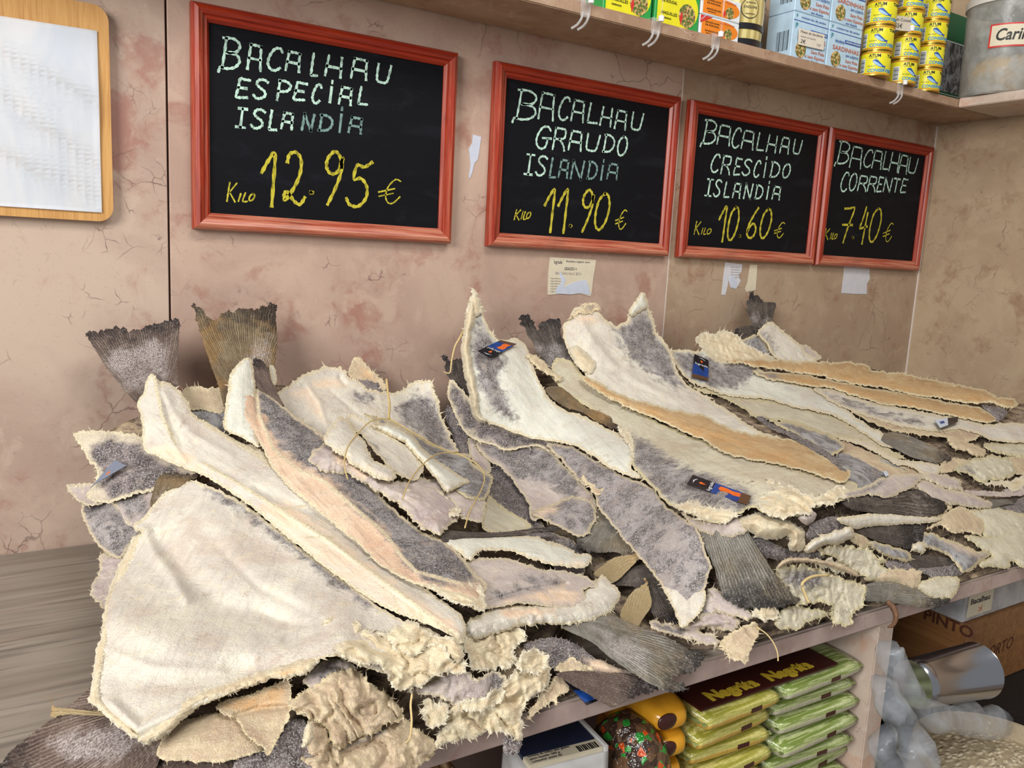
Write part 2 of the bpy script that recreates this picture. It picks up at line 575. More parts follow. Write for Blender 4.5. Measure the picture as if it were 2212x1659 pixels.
def chalkboard(x0, x1, label, zone, words, tilt=0.0):
    z0, z1 = CAMZ + 0.0115 * S, CAMZ + 0.2565 * S
    D = 0.024
    root = empty('chalkboard', (x0 * S, 0, z0))
    tag(root, label, 'chalkboard', 'price chalkboards on the marble wall')
    w, h = (x1 - x0) * S, z1 - z0
    fw = 0.019 * S
    ws = box('writing_surface', (fw * 0.8, -0.010, fw * 0.8), (w - fw * 0.8, -0.001, h - fw * 0.8), M_slate, root)
    prof = [(0.0, -0.001), (0.0, -0.015), (0.004, -0.0215), (0.010, -0.024), (0.0165, -0.0215), (0.019, -0.0175), (0.024, -0.018), (fw, -0.0125), (fw, -0.001)]
    for k, (mat, nm) in enumerate(((M_redlit, 'frame_rail'), (M_redz, 'frame_stile'), (M_redx, 'frame_rail'), (M_redz, 'frame_stile'))):
        bm = bmesh.new()
        ends = []
        for e in (0, 1):
            ring = []
            for a, d in prof:
                if k == 0:
                    p = (a if e == 0 else w - a, d, a)
                elif k == 1:
                    p = (w - a, d, a if e == 0 else h - a)
                elif k == 2:
                    p = (w - a if e == 0 else a, d, h - a)
                else:
                    p = (a, d, h - a if e == 0 else a)
                ring.append(bm.verts.new(p))
            ends.append(ring)
        N = len(prof)
        for i in range(N):
            bm.faces.new((ends[0][i], ends[0][(i + 1) % N], ends[1][(i + 1) % N], ends[1][i]))
        bm.faces.new(ends[0])
        bm.faces.new(ends[1])
        link(nm, bm_mesh(bm, nm), mat, root)
    off = np.array(root.location)
    ys = -0.0101

    def put(chars, mat, name, width):
        strokes = []
        for ch, a0, a1, yt, yb in chars:
            xm, ym = (a0 + a1) / 2, (yt + yb) / 2
            pl = at_y(*px(zone, a0, ym), ys)
            pr = at_y(*px(zone, a1, ym), ys)
            pt = at_y(*px(zone, xm, yt), ys)
            pb = at_y(*px(zone, xm, yb), ys)
            for st in GL[ch]:
                q = st if len(st) < 3 else catmull(st, 6)
                strokes.append([(pl[0] + u * (pr[0] - pl[0]) + (v - .5) * 0.004 - off[0], pb[2] + v * (pt[2] - pb[2]) - off[2]) for u, v in q])
        link(name, ribbon_mesh(name, strokes, width, lambda u, v, t: (u, ys - t, v)), mat, ws)

    for nm, mat, width, chars in words:
        put(chars, mat, nm, width)


WD = 0.0050
chalkboard(0.182, 0.511, 'chalkboard priced 12.95 for bacalhau especial, beside the white paper board', 15, [
    ('heading_lettering', M_chw, WD, [('B', 262, 380, 250, 440), ('A', 435, 518, 290, 448), ('C', 558, 645, 306, 450), ('A', 680, 765, 336, 455), ('L', 838, 880, 345, 485),
     ('H', 932, 1030, 362, 490), ('A', 1098, 1195, 380, 505), ('U', 1255, 1340, 415, 530),
     ('E', 362, 440, 508, 625), ('S', 472, 552, 508, 632), ('P', 616, 704, 520, 645), ('E', 730, 805, 532, 640), ('C', 845, 895, 540, 660), ('I', 940, 985, 520, 655), ('A', 1020, 1095, 562, 668), ('L', 1140, 1200, 560, 668),
     ('J', 360, 420, 695, 815), ('S', 457, 533, 700, 822), ('L', 570, 618, 710, 832), ('A', 652, 718, 725, 825)]),
    ('faded_lettering', M_chf, WD, [('N', 780, 850, 730, 835), ('D', 885, 970, 740, 838), ('I', 1005, 1045, 690, 845), ('A', 1082, 1160, 755, 850)]),
    ('price_lettering', M_chy, 0.0066, [('1', 518, 625, 978, 1318), ('2', 662, 800, 975, 1305), ('.', 828, 864, 1190, 1235), ('9', 920, 1040, 970, 1310), ('5', 1060, 1215, 1030, 1320)]),
    ('unit_lettering', M_chy, 0.0030, [('K', 298, 358, 1170, 1290), ('i', 370, 385, 1240, 1288), ('l', 395, 435, 1235, 1288), ('O', 440, 472, 1240, 1285), ('e', 1268, 1400, 1145, 1300)])])
chalkboard(0.5685, 0.902, 'chalkboard priced 11.90 for bacalhau graudo, between a torn sticker and the second slab joint', 16, [
    ('heading_lettering', M_chw, WD, [('B', 345, 478, 262, 448), ('A', 500, 595, 278, 448), ('C', 625, 690, 300, 450), ('A', 712, 790, 325, 460), ('L', 815, 880, 345, 470), ('H', 900, 968, 370, 488), ('A', 995, 1065, 392, 510), ('U', 1098, 1168, 405, 515),
     ('G', 475, 565, 490, 638), ('R', 588, 668, 505, 645), ('A', 695, 775, 525, 648), ('U', 803, 885, 545, 652), ('D', 915, 985, 550, 660), ('O', 1008, 1070, 558, 682),
     ('J', 405, 460, 675, 805), ('S', 480, 542, 685, 812)]),
    ('faded_lettering', M_chf, WD, [('L', 570, 608, 700, 825), ('A', 630, 685, 712, 825), ('N', 705, 785, 715, 835), ('D', 812, 872, 725, 835), ('I', 895, 920, 712, 840), ('A', 945, 1008, 738, 835)]),
    ('price_lettering', M_chy, 0.0064, [('1', 530, 605, 902, 1180), ('1', 618, 690, 902, 1185), ('.', 695, 720, 1110, 1142), ('9', 770, 848, 905, 1180), ('0', 860, 955, 928, 1165)]),
    ('unit_lettering', M_chy, 0.0030, [('K', 337, 372, 1035, 1100), ('i', 380, 390, 1045, 1095), ('l', 393, 415, 1048, 1095), ('O', 415, 440, 1050, 1092), ('e', 995, 1060, 1035, 1160)])])
chalkboard(0.924, 1.255, 'chalkboard priced 10.60 for bacalhau crescido, touching the smaller-looking board near the corner', 17, [
    ('heading_lettering', M_chw, WD, [('B', 285, 385, 220, 400), ('A', 402, 498, 258, 408), ('C', 512, 572, 275, 430), ('A', 590, 680, 300, 440), ('L', 705, 760, 318, 450), ('H', 785, 855, 335, 465), ('A', 890, 955, 352, 475), ('U', 988, 1048, 370, 478),
     ('C', 348, 408, 480, 620), ('R', 428, 498, 495, 635), ('E', 530, 580, 515, 640), ('S', 595, 655, 520, 645), ('C', 682, 725, 530, 658), ('I', 755, 780, 505, 660), ('D', 808, 878, 545, 660), ('O', 905, 962, 555, 665),
     ('J', 305, 355, 675, 805), ('S', 372, 420, 680, 810), ('L', 450, 492, 700, 815), ('A', 522, 575, 710, 820), ('N', 605, 665, 710, 828), ('D', 690, 748, 725, 828), ('I', 778, 800, 695, 830), ('A', 828, 885, 735, 832)]),
    ('price_lettering', M_chy, 0.0064, [('1', 405, 470, 885, 1160), ('0', 478, 560, 890, 1150), ('.', 565, 588, 1090, 1120), ('6', 628, 712, 895, 1135), ('0', 730, 815, 905, 1135)]),
    ('unit_lettering', M_chy, 0.0030, [('K', 218, 262, 1005, 1105), ('i', 272, 280, 1055, 1102), ('l', 288, 310, 1055, 1102), ('O', 315, 345, 1060, 1102), ('e', 840, 910, 1010, 1130)])])
chalkboard(1.262, 1.5815, 'chalkboard priced 7.40 for bacalhau corrente, closest to the wall corner', 17, [
    ('heading_lettering', M_chw, WD, [('B', 1330, 1422, 385, 555), ('A', 1435, 1522, 425, 588), ('C', 1538, 1598, 445, 580), ('A', 1608, 1678, 455, 592), ('L', 1690, 1732, 462, 598), ('H', 1742, 1808, 470, 615), ('A', 1815, 1878, 490, 632), ('U', 1885, 1950, 510, 628),
     ('C', 1360, 1412, 620, 770), ('O', 1425, 1480, 628, 765), ('R', 1492, 1560, 650, 768), ('R', 1568, 1632, 655, 770), ('E', 1645, 1682, 660, 772), ('N', 1692, 1752, 665, 775), ('T', 1765, 1810, 670, 775), ('E', 1828, 1872, 675, 778)]),
    ('price_lettering', M_chy, 0.0064, [('7', 1362, 1450, 895, 1170), ('.', 1445, 1468, 1100, 1132), ('4', 1502, 1565, 890, 1178), ('0', 1582, 1668, 900, 1165)]),
    ('unit_lettering', M_chy, 0.0030, [('K', 1230, 1265, 1060, 1145), ('i', 1275, 1282, 1095, 1140), ('l', 1288, 1305, 1095, 1140), ('O', 1306, 1326, 1100, 1140), ('e', 1688, 1755, 1015, 1160)])])

# ------------------------------------------------------------------ white board in a pale wooden frame, at the left
M_pine = wood('honey_pine', (190, 140, 82), (208, 160, 98), (158, 104, 56), 2)
n = NT('white_paper_sheet')
M_paper = n.out(n.mix(n.ramp(n.noise(n.scale(n.obj(), (6, 6, 2)), 2, 4, 0.6, 1.2), 0.3, 0.7), lin((236, 242, 250)), lin((250, 252, 255))), 0.6, 0.3)
x1, z0, z1 = 0.0985 * S, CAMZ + 0.0155 * S, CAMZ + 0.232 * S
x0 = x1 - 0.50
wb = empty('notice_board', (x0, 0, z0))
tag(wb, 'white paper sheet on a honey-coloured wooden board with rounded corners', 'board')


def rounded(x0, z0, x1, z1, r, k=8):
    out = []
    for cx, cz, a in ((x1 - r, z0 + r, -90), (x1 - r, z1 - r, 0), (x0 + r, z1 - r, 90), (x0 + r, z0 + r, 180)):
        for i in range(k + 1):
            t = math.radians(a + 90 * i / k)
            out.append((cx + r * math.cos(t), cz + r * math.sin(t)))
    return out


def prism(name, outline, y0, y1, mat, parent=None, off=(0, 0, 0), bevel=0.0):
    """an outline in the wall plane (x, z) given thickness from y0 to y1"""
    bm = bmesh.new()
    a = [bm.verts.new((x - off[0], y0 - off[1], z - off[2])) for x, z in outline]
    b = [bm.verts.new((x - off[0], y1 - off[1], z - off[2])) for x, z in outline]
    bm.faces.new(a)
    bm.faces.new(b)
    for i in range(len(a)):
        bm.faces.new((a[i], a[(i + 1) % len(a)], b[(i + 1) % len(b)], b[i]))
    if bevel:
        bm.normal_update()
        bmesh.ops.bevel(bm, geom=[e for e in bm.edges if len(e.link_faces) == 2 and e.calc_face_angle(0) > 1.0], offset=bevel, segments=2, affect='EDGES')
    return link(name, bm_mesh(bm, name), mat, parent)


prism('backboard', rounded(x0, z0, x1, z1, 0.020), -0.015, -0.001, M_pine, wb, wb.location, 0.003)
# the sheet: gently buckled
bm = bmesh.new()
nx, nz = 40, 40
px0, px1 = x0 + 0.02, x1 - 0.014
gr = []
for i in range(nx + 1):
    row = []
    for j in range(nz + 1):
        u, v = i / nx, j / nz
        X = px0 + (px1 - px0) * u
        Zt = z1 - 0.036 - 0.008 * (1 - u) + 0.0
        Zb = z0 + 0.011
        yb = -0.0165 - 0.0035 * (math.sin(u * 9 + v * 4) * math.sin(v * 5 + 1) + 1) * (0.4 + 0.6 * math.sin(math.pi * v)) * 0.6
        row.append(bm.verts.new((X - x0, yb, Zb + (Zt - Zb) * v - z0)))
    gr.append(row)
for i in range(nx):
    for j in range(nz):
        bm.faces.new((gr[i][j], gr[i + 1][j], gr[i + 1][j + 1], gr[i][j + 1]))
r = bmesh.ops.solidify(bm, geom=list(bm.faces), thickness=-0.0006)
link('paper_sheet', bm_mesh(bm, 'paper_sheet', True), M_paper, wb)

# ------------------------------------------------------------------ stickers on the wall
M_lab = plain('label_paper_cream', (214, 204, 180), 0.6)
M_labw = plain('label_paper_white', (206, 206, 212), 0.6)
M_labb = plain('torn_paper_bluish', (196, 202, 216), 0.6)
M_ink = plain('printed_ink', (70, 66, 70), 0.6)
M_inkr = plain('faint_ink', (150, 142, 136), 0.6)


def wall_outline(zone, s):
    pts = [tuple(map(float, q.split(','))) for q in s.split()]
    return [(lambda p: (p[0], p[2]))(at_y(*px(zone, *q), -0.0006)) for q in pts]


def sticker(name, label, zone, s, mat):
    ol = wall_outline(zone, s)
    cx = sum(p[0] for p in ol) / len(ol)
    cz = sum(p[1] for p in ol) / len(ol)
    root = empty(name, (cx, 0, cz))
    tag(root, label, 'sticker', 'paper stickers on the wall')
    root['sheet_name'] = prism('paper', ol, -0.0012, -0.0002, mat, root, root.location).name
    return root


sticker('wall_sticker', 'narrow torn white sticker scrap between the two largest-looking chalkboards', 16, '65,545 118,560 105,660 95,710 75,730 60,790 45,832 38,820 50,740 38,640 60,600', M_labb)
st = sticker('wall_sticker', 'cream printed label half torn off, under the 11.90 chalkboard', 16, '567,1343 868,1362 862,1400 848,1480 840,1560 832,1600 800,1590 760,1580 700,1588 640,1582 552,1590 556,1450', M_lab)


def wall_text(root, body, zone, x, y, h, mat, x2=None):
    a = at_y(*px(zone, x, y), -0.0013)
    t = at_y(*px(zone, x, y - h), -0.0013)
    w = None
    if x2:
        w = at_y(*px(zone, x2, y), -0.0013)[0] - a[0]
    return text('printing', body, abs(t[2] - a[2]) * 1.35, mat, a, (1, 0, 0), (0, 0, 1), bpy.data.objects[root['sheet_name']], root.location, w)


wall_text(st, 'lugrade', 16, 592, 1385, 26, M_ink, 645)
wall_text(st, 'Bacalhau salgado seco', 16, 672, 1375, 12, M_ink, 826)
wall_text(st, 'GRAUDO +', 16, 660, 1428, 22, M_ink, 740)
wall_text(st, 'BACALHAU SALG. SECO', 16, 600, 1455, 18, M_inkr, 770)
for k in range(6):
    wall_text(st, 'ingredientes', 16, 570, 1485 + k * 17, 10, M_inkr, 640)
prism('torn_patch', wall_outline(16, '625,1430 640,1450 670,1490 650,1540 690,1520 740,1500 800,1490 815,1530 830,1590 760,1578 700,1586 600,1580 610,1540 640,1510'), -0.0018, -0.0012, M_labb, st, st.location)
st = sticker('wall_sticker', 'torn white label strip under the left part of the 10.60 chalkboard', 17, '458,1322 590,1338 580,1400 560,1420 575,1470 540,1530 500,1520 480,1460 475,1500 465,1545 455,1578 428,1575 440,1450', M_labw)
prism('torn_patch', wall_outline(17, '500,1430 530,1445 548,1480 535,1525 505,1515 490,1470'), -0.0018, -0.0012, M_labb, st, st.location)
for k in range(5):
    wall_text(st, 'bacalhau', 17, 500, 1362 + k * 20, 9, M_inkr, 572)
sticker('wall_sticker', 'small torn cream label corner right of the torn white strip', 17, '652,1340 706,1342 700,1440 692,1540 650,1545 620,1555 610,1530 630,1480', M_lab)
sticker('wall_sticker', 'plain white paper square under the 7.40 chalkboard', 17, '1382,1348 1585,1352 1578,1400 1582,1450 1560,1490 1558,1570 1450,1568 1362,1562 1372,1480 1380,1420', M_labw)

# ================================================================== THE SALT COD
# the surface of the heaps: measured depth (survey units from the camera, wall = 1) at sighted points
HEAP = """290 720 .972;200 740 .972;380 700 .972;330 850 .93;510 680 .972;540 830 .93;700 830 .96;950 900 .94;880 830 .965;790 790 .975;500 1000 .83;700 1150 .70;1000 1340 .52;700 950 .83;850 1130 .70;1030 1280 .57
860 1000 .79;1000 1080 .72;450 1150 .74;250 1300 .66;220 1490 .56;300 1590 .51;600 1400 .555;900 1400 .515;1050 1480 .482;720 1430 .505;180 950 .92;170 1060 .87;230 1250 .76;240 1180 .80;600 1600 .472;400 1640 .475
800 1600 .466;1000 1600 .466;1130 1560 .468;100 1600 .565;0 1659 .55;200 1560 .53
1150 1190 .63;1300 1290 .565;1100 1350 .53;1250 1450 .49;1400 1420 .485;1500 1470 .465;1400 1500 .465;1300 1510 .467
1025 640 .972;1040 880 .88;1000 760 .93;1160 740 .968;1270 680 .968;1385 650 .968;1420 770 .93;1450 900 .82;1350 950 .78;1600 960 .70;1830 1020 .57;1560 1090 .55;1700 1080 .525;1900 1060 .54;1990 1040 .57
960 850 .93;980 960 .91;1050 950 .88;1130 1080 .78;1250 1000 .78;1350 1150 .65;1500 1330 .52;1600 1250 .515;1280 1200 .635;1380 1300 .56;1600 1400 .468;1590 1340 .487;1700 1330 .480;1700 1200 .505;1800 1200 .50;1850 1320 .475
1640 660 .972;1530 740 .955;1700 790 .93;1900 830 .85;2100 850 .75;2200 870 .70;2200 1000 .61;2200 1150 .515;2200 1220 .48;2000 950 .66;1850 950 .68;2000 1150 .515;2000 1260 .472;2100 1080 .555;1900 1150 .515;1950 1320 .470;1800 880 .80"""
_h = np.array([[float(v) for v in q.split()] for l in HEAP.splitlines() for q in l.split(';')])


def _tps(r2):
    return 0.5 * r2 * np.log(r2 + 1e-9)


_hp = _h[:, :2] / 1000.0
_r2 = ((_hp[:, None] - _hp[None]) ** 2).sum(-1)
_K = _tps(_r2) + np.eye(len(_hp)) * 0.004
_Pm = np.hstack([np.ones((len(_hp), 1)), _hp])
_A = np.block([[_K, _Pm], [_Pm.T, np.zeros((3, 3))]])
_w = np.linalg.solve(_A, np.concatenate([_h[:, 2], np.zeros(3)]))


def heap_y(p):
    q = np.asarray(p, float) / 1000.0
    k = _tps(((q[:, None] - _hp[None]) ** 2).sum(-1))
    return k @ _w[:-3] + _w[-3] + q @ _w[-2:]


SLAB_H = COUNTER + 0.0015


def to_world(p, lift, wallgap=0.005):
    """sighted points -> points on the heap surface, raised by lift metres towards the eye; kept clear of wall, counter and counter edge"""
    p = np.atleast_2d(np.asarray(p, float))
    d = rays(p)
    dn = d / np.linalg.norm(d, axis=1, keepdims=True)
    y = heap_y(p)
    t = y * S / dn[:, 1]
    b = CAM + dn * t[:, None]
    t = t - lift - 0.016 * vnoise(b * 5.5 + 3.1) - 0.007 * vnoise(b * 13.0 + 8.7)
    t = np.minimum(t, (S - wallgap) / dn[:, 1])
    tc = np.where(dn[:, 2] < -1e-4, (SLAB_H - CAMZ) / np.minimum(dn[:, 2], -1e-4), 1e9)
    yc = dn[:, 1] * tc
    tf = (0.478 * S - 0.003) / dn[:, 1]
    t = np.minimum(t, np.where(yc >= 0.478 * S - 0.001, tc, np.minimum(tf, tc + 1e9)))
    # edge of the slab: hanging pieces stay in front of it
    t = np.where(yc < 0.478 * S - 0.001, np.minimum(t, tf), t)
    return CAM + dn * t[:, None], dn


# ---- numpy value noise
def _hash(i, j, k):
    n = (i * 374761393 + j * 668265263 + k * 2147483647) & 0xffffffff
    n = ((n ^ (n >> 13)) * 1274126177) & 0xffffffff
    return ((n ^ (n >> 16)) & 0xffff) / 65535.0


def vnoise(P):
    P = np.asarray(P, float)
    i = np.floor(P).astype(np.int64)
    f = P - i
    f = f * f * (3 - 2 * f)
    o = 0
    for a in (0, 1):
        for b in (0, 1):
            for c in (0, 1):
                w = (f[:, 0] if a else 1 - f[:, 0]) * (f[:, 1] if b else 1 - f[:, 1]) * (f[:, 2] if c else 1 - f[:, 2])
                o = o + w * _hash(i[:, 0] + a, i[:, 1] + b, i[:, 2] + c)
    return o * 2 - 1


def fbm(P, octs=4, g=0.5):
    s, a, o = 0, 1.0, 0
    for k in range(octs):
        s = s + a * vnoise(P * 2 ** k + 17.3 * k)
        o += a
        a *= g
    return s / o


def seg_dist(P, poly, closed=True):
    A = np.asarray(poly, float)
    B = np.roll(A, -1, 0) if closed else A[1:]
    A = A if closed else A[:-1]
    best = np.full(len(P), 1e9)
    for a, b in zip(A, B):
        ab = b - a
        t = np.clip(((P - a) @ ab) / max(ab @ ab, 1e-9), 0, 1)
        best = np.minimum(best, ((P - a - t[:, None] * ab) ** 2).sum(1))
    return np.sqrt(best)


def inside(P, poly):
    A = np.asarray(poly, float)
    B = np.roll(A, -1, 0)
    c = np.zeros(len(P), bool)
    for a, b in zip(A, B):
        if a[1] == b[1]:
            continue
        m = ((a[1] > P[:, 1]) != (b[1] > P[:, 1])) & (P[:, 0] < (b[0] - a[0]) * (P[:, 1] - a[1]) / (b[1] - a[1]) + a[0])
        c ^= m
    return c


def parse(zone, s):
    z = Zm[zone]
    return np.array([[z[0] + float(q.split(',')[0]) / z[2], z[1] + float(q.split(',')[1]) / z[2]] for q in s.split()])


def resample(poly, step):
    n = len(poly)
    out = []
    for i in range(n):
        a, b = poly[i], poly[(i + 1) % n]
        k = max(1, int(round(np.linalg.norm(b - a) / step)))
        for j in range(k):
            out.append(a + (b - a) * j / k)
    return np.array(out)


# ---- materials of dried fish
def cod_material(name, f1, f2, skin1, skin2, amber, rim, skinny=0.0, streak=0.5, rough=0.72):
    n = NT(name)
    o = n.obj()
    msk = n.attr('msk')
    sp = n.n('ShaderNodeSeparateColor')
    n.t.links.new(msk.outputs['Color'], sp.inputs[0])
    fib = n.attr('fib').outputs['Vector']
    big = n.noise(o, 13, 6, 0.65, 0.6)
    mid = n.noise(o, 70, 6, 0.7, 0.3)
    loc = n.noise(o, 30, 7, 0.72, 0.5)
    fine = n.noise(o, 430, 4, 0.65)
    salt = n.noise(o, 900, 2, 0.5)
    st = n.noise(n.scale(fib, (14, 130, 14)), 1.0, 5, 0.65, 0.8)
    lilac = [v * w for v, w in zip(f2, (0.96, 0.91, 0.89))]
    base = n.mix(n.ramp(big, 0.36, 0.62), lin(f1), lin(f2))
    base = n.mix(n.math('MULTIPLY', n.ramp(n.noise(o, 9, 6, 0.7, 0.9), 0.47, 0.66), 0.75), base, lin(lilac))
    base = n.mix(n.math('MULTIPLY', n.ramp(st, 0.46, 0.68), 0.55 * streak), base, lin([v * 0.76 for v in f2]))
    base = n.mix(n.math('MULTIPLY', n.ramp(mid, 0.53, 0.68), 0.5), base, lin(rim))
    base = n.mix(n.math('MULTIPLY', n.ramp(loc, 0.58, 0.72), 0.34), base, lin((186, 146, 108)))
    base = n.mix(n.math('MULTIPLY', n.ramp(fine, 0.54, 0.7), 0.32), base, lin([v * 0.74 for v in f2]))
    sk = n.mix(n.ramp(n.noise(o, 26, 7, 0.72, 0.5), 0.38, 0.6), lin(skin1), lin(skin2))
    sk = n.mix(n.math('MULTIPLY', n.ramp(n.math('ADD', n.math('MULTIPLY', mid, 0.5), n.math('MULTIPLY', loc, 0.5)), 0.47, 0.6), 0.8), sk, lin([v * 0.55 for v in skin2]))
    sk = n.mix(n.math('MULTIPLY', n.ramp(loc, 0.54, 0.7), 0.55), sk, lin((186, 170, 156)))
    sk = n.mix(n.math('MULTIPLY', n.ramp(fine, 0.47, 0.62), 0.5), sk, lin((206, 200, 198)))
    w = n.math('ADD', n.math('MULTIPLY', n.math('SUBTRACT', loc, 0.5), 2.2), n.math('MULTIPLY', n.math('SUBTRACT', mid, 0.5), 1.2))
    g = n.math('ADD', n.math('ADD', sp.outputs[1], skinny), w)
    g = n.math('ADD', g, n.math('MULTIPLY', n.math('SUBTRACT', fine, 0.5), 0.9))
    col = n.mix(n.ramp(g, 0.2, 0.85), base, sk)
    am = n.mix(n.ramp(st, 0.3, 0.66), lin(amber), lin([min(255, v * 1.1 + 14) for v in amber]))
    am = n.mix(n.math('MULTIPLY', n.ramp(big, 0.4, 0.62), 0.6), am, lin(f1))
    am = n.mix(n.math('MULTIPLY', n.ramp(fine, 0.55, 0.7), 0.25), am, lin(rim))
    bf = n.ramp(n.math('ADD', sp.outputs[2], n.math('MULTIPLY', w, 0.7)), 0.25, 0.9)
    col = n.mix(bf, col, am)
    r = n.math('ADD', sp.outputs[0], n.math('MULTIPLY', n.math('SUBTRACT', mid, 0.5), 1.0))
    col = n.mix(n.math('MULTIPLY', n.ramp(r, 0.22, 0.6), 0.9), col, n.mix(n.ramp(fine, 0.4, 0.62), lin(rim), lin([v * 0.8 for v in rim])))
    col = n.mix(n.math('MULTIPLY', n.ramp(salt, 0.55, 0.68), 0.4), col, lin((238, 234, 226)))
    h = n.math('ADD', n.math('MULTIPLY', fine, 0.8), n.math('MULTIPLY', mid, 1.6))
    h = n.math('ADD', h, n.math('MULTIPLY', st, 1.3 * streak))
    h = n.math('ADD', h, n.math('MULTIPLY', loc, 1.6))
    n.bump(h, 0.6, 0.0032)
    ro = n.math('SUBTRACT', rough, n.math('MULTIPLY', bf, 0.2))
    return n.out(col, ro, 0.3)


def fin_material(name, dark, light, tip, frost=0.3, rays_n=56.0, warm=None):
    n = NT(name)
    o = n.obj()
    sp = n.n('ShaderNodeSeparateColor')
    ms = n.attr('msk')
    n.t.links.new(ms.outputs['Color'], sp.inputs[0])
    fv = n.attr('fib').outputs['Vector']
    sx = n.n('ShaderNodeSeparateXYZ')
    n.t.links.new(fv, sx.inputs[0])
    mid = n.noise(o, 60, 6, 0.7)
    loc = n.noise(o, 26, 6, 0.7, 0.4)
    fine = n.noise(o, 430, 4, 0.65)
    ang = n.math('ADD', n.math('MULTIPLY', sx.outputs[2], rays_n), n.math('MULTIPLY', loc, 3.0))
    wv = n.math('SINE', n.math('MULTIPLY', ang, 6.2832))
    wv = n.ramp(wv, -0.8, 0.9)
    st = n.noise(n.scale(fv, (7, 1, rays_n * 0.9)), 1.0, 5, 0.7)
    wv = n.math('MULTIPLY', wv, n.ramp(st, 0.3, 0.68))
    wv = n.math('ADD', n.math('MULTIPLY', wv, 0.75), n.math('MULTIPLY', n.ramp(loc, 0.35, 0.7), 0.3), clamp=True)
    col = n.mix(wv, lin(dark), lin(light))
    if warm:
        col = n.mix(n.math('MULTIPLY', n.ramp(n.noise(o, 16, 3), 0.42, 0.62), 0.8), col, n.mix(wv, lin([v * 0.6 for v in warm]), lin(warm)))
    al = ms.outputs['Alpha']
    t = n.math('ADD', al, n.math('MULTIPLY', n.math('SUBTRACT', mid, 0.5), 0.6))
    col = n.mix(n.math('MULTIPLY', n.ramp(t, 0.70, 1.0), 0.92), col, lin(tip))
    fr = n.math('ADD', sp.outputs[2], n.math('ADD', n.math('MULTIPLY', n.math('SUBTRACT', loc, 0.5), 2.6), n.math('MULTIPLY', n.math('SUBTRACT', st, 0.5), 1.2)))
    fr = n.math('MULTIPLY', n.ramp(fr, 0.15, 1.1), n.ramp(fine, 0.34, 0.62))
    col = n.mix(n.math('MULTIPLY', fr, 0.85), col, lin((200, 190, 188)))
    col = n.mix(n.math('MULTIPLY', n.ramp(fine, 0.54, 0.68), frost), col, lin((190, 182, 176)))
    h = n.math('ADD', n.math('MULTIPLY', wv, 1.3), n.math('MULTIPLY', fine, 0.6))
    n.bump(h, 0.7, 0.003)
    return n.out(col, 0.62, 0.3)


SK1, SK2 = (156, 149, 147), (98, 88, 88)
AMB, PEACH = (190, 148, 100), (226, 192, 162)
CREAM = (236, 220, 184)
STY = {
    'pale': cod_material('pale_cod_flesh', (230, 223, 206), (214, 205, 192), SK1, SK2, PEACH, CREAM),
    'white': cod_material('white_cod_flesh', (232, 230, 214), (218, 216, 204), SK1, SK2, PEACH, CREAM),
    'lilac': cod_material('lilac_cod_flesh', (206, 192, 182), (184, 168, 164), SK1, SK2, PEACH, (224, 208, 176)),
    'green': cod_material('greenish_cod_flesh', (216, 208, 184), (198, 188, 164), SK1, SK2, AMB, (220, 206, 162)),
    'tan': cod_material('tan_cod_flesh', (214, 194, 160), (192, 166, 138), SK1, SK2, AMB, (234, 214, 174)),
    'crumb': cod_material('frayed_cream_flesh', (232, 218, 184), (216, 194, 158), SK1, SK2, AMB, (242, 230, 202), 0, 0.8),
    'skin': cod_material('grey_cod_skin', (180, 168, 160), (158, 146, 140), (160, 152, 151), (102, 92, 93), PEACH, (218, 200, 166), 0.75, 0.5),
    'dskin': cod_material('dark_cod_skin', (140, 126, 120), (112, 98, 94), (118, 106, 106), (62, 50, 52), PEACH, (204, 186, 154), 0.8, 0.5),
    'bskin': cod_material('bluish_cod_skin', (182, 182, 180), (156, 153, 154), (156, 154, 156), (92, 86, 90), PEACH, (222, 204, 160), 0.7, 0.5),
    'amber': cod_material('amber_cod_flesh', (208, 180, 134), (190, 154, 106), SK1, SK2, (182, 138, 84), (236, 218, 176), 0, 0.7, 0.42),
    'mix': cod_material('half_skinned_cod', (222, 208, 182), (200, 184, 164), (124, 110, 110), (70, 56, 58), PEACH, CREAM),
    'peach': cod_material('peach_cod_flesh', (230, 202, 174), (222, 188, 158), (134, 128, 128), (72, 66, 68), PEACH, (234, 216, 180), 0, 0.9, 0.55),
    'fin': fin_material('brown_fin_rays', (78, 60, 54), (166, 146, 130), (36, 29, 30), 0.4),
    'ofin': fin_material('olive_fin_rays', (92, 74, 52), (184, 164, 130), (50, 42, 38), 0.35, 56, (196, 152, 92)),
    'gfin': fin_material('grey_fin_rays', (98, 92, 84), (196, 191, 178), (34, 32, 34), 0.5, 56, (168, 150, 120)),
    'dfin': fin_material('dark_fin_rays', (52, 44, 42), (142, 130, 118), (24, 20, 22), 0.35),
    'straw': fin_material('straw_fin_rays', (158, 136, 98), (206, 188, 146), (180, 150, 106), 0.2, 26),
}
FINS = ('fin', 'ofin', 'gfin', 'dfin', 'straw')
DELTA = 0.0085
_seed = [3]


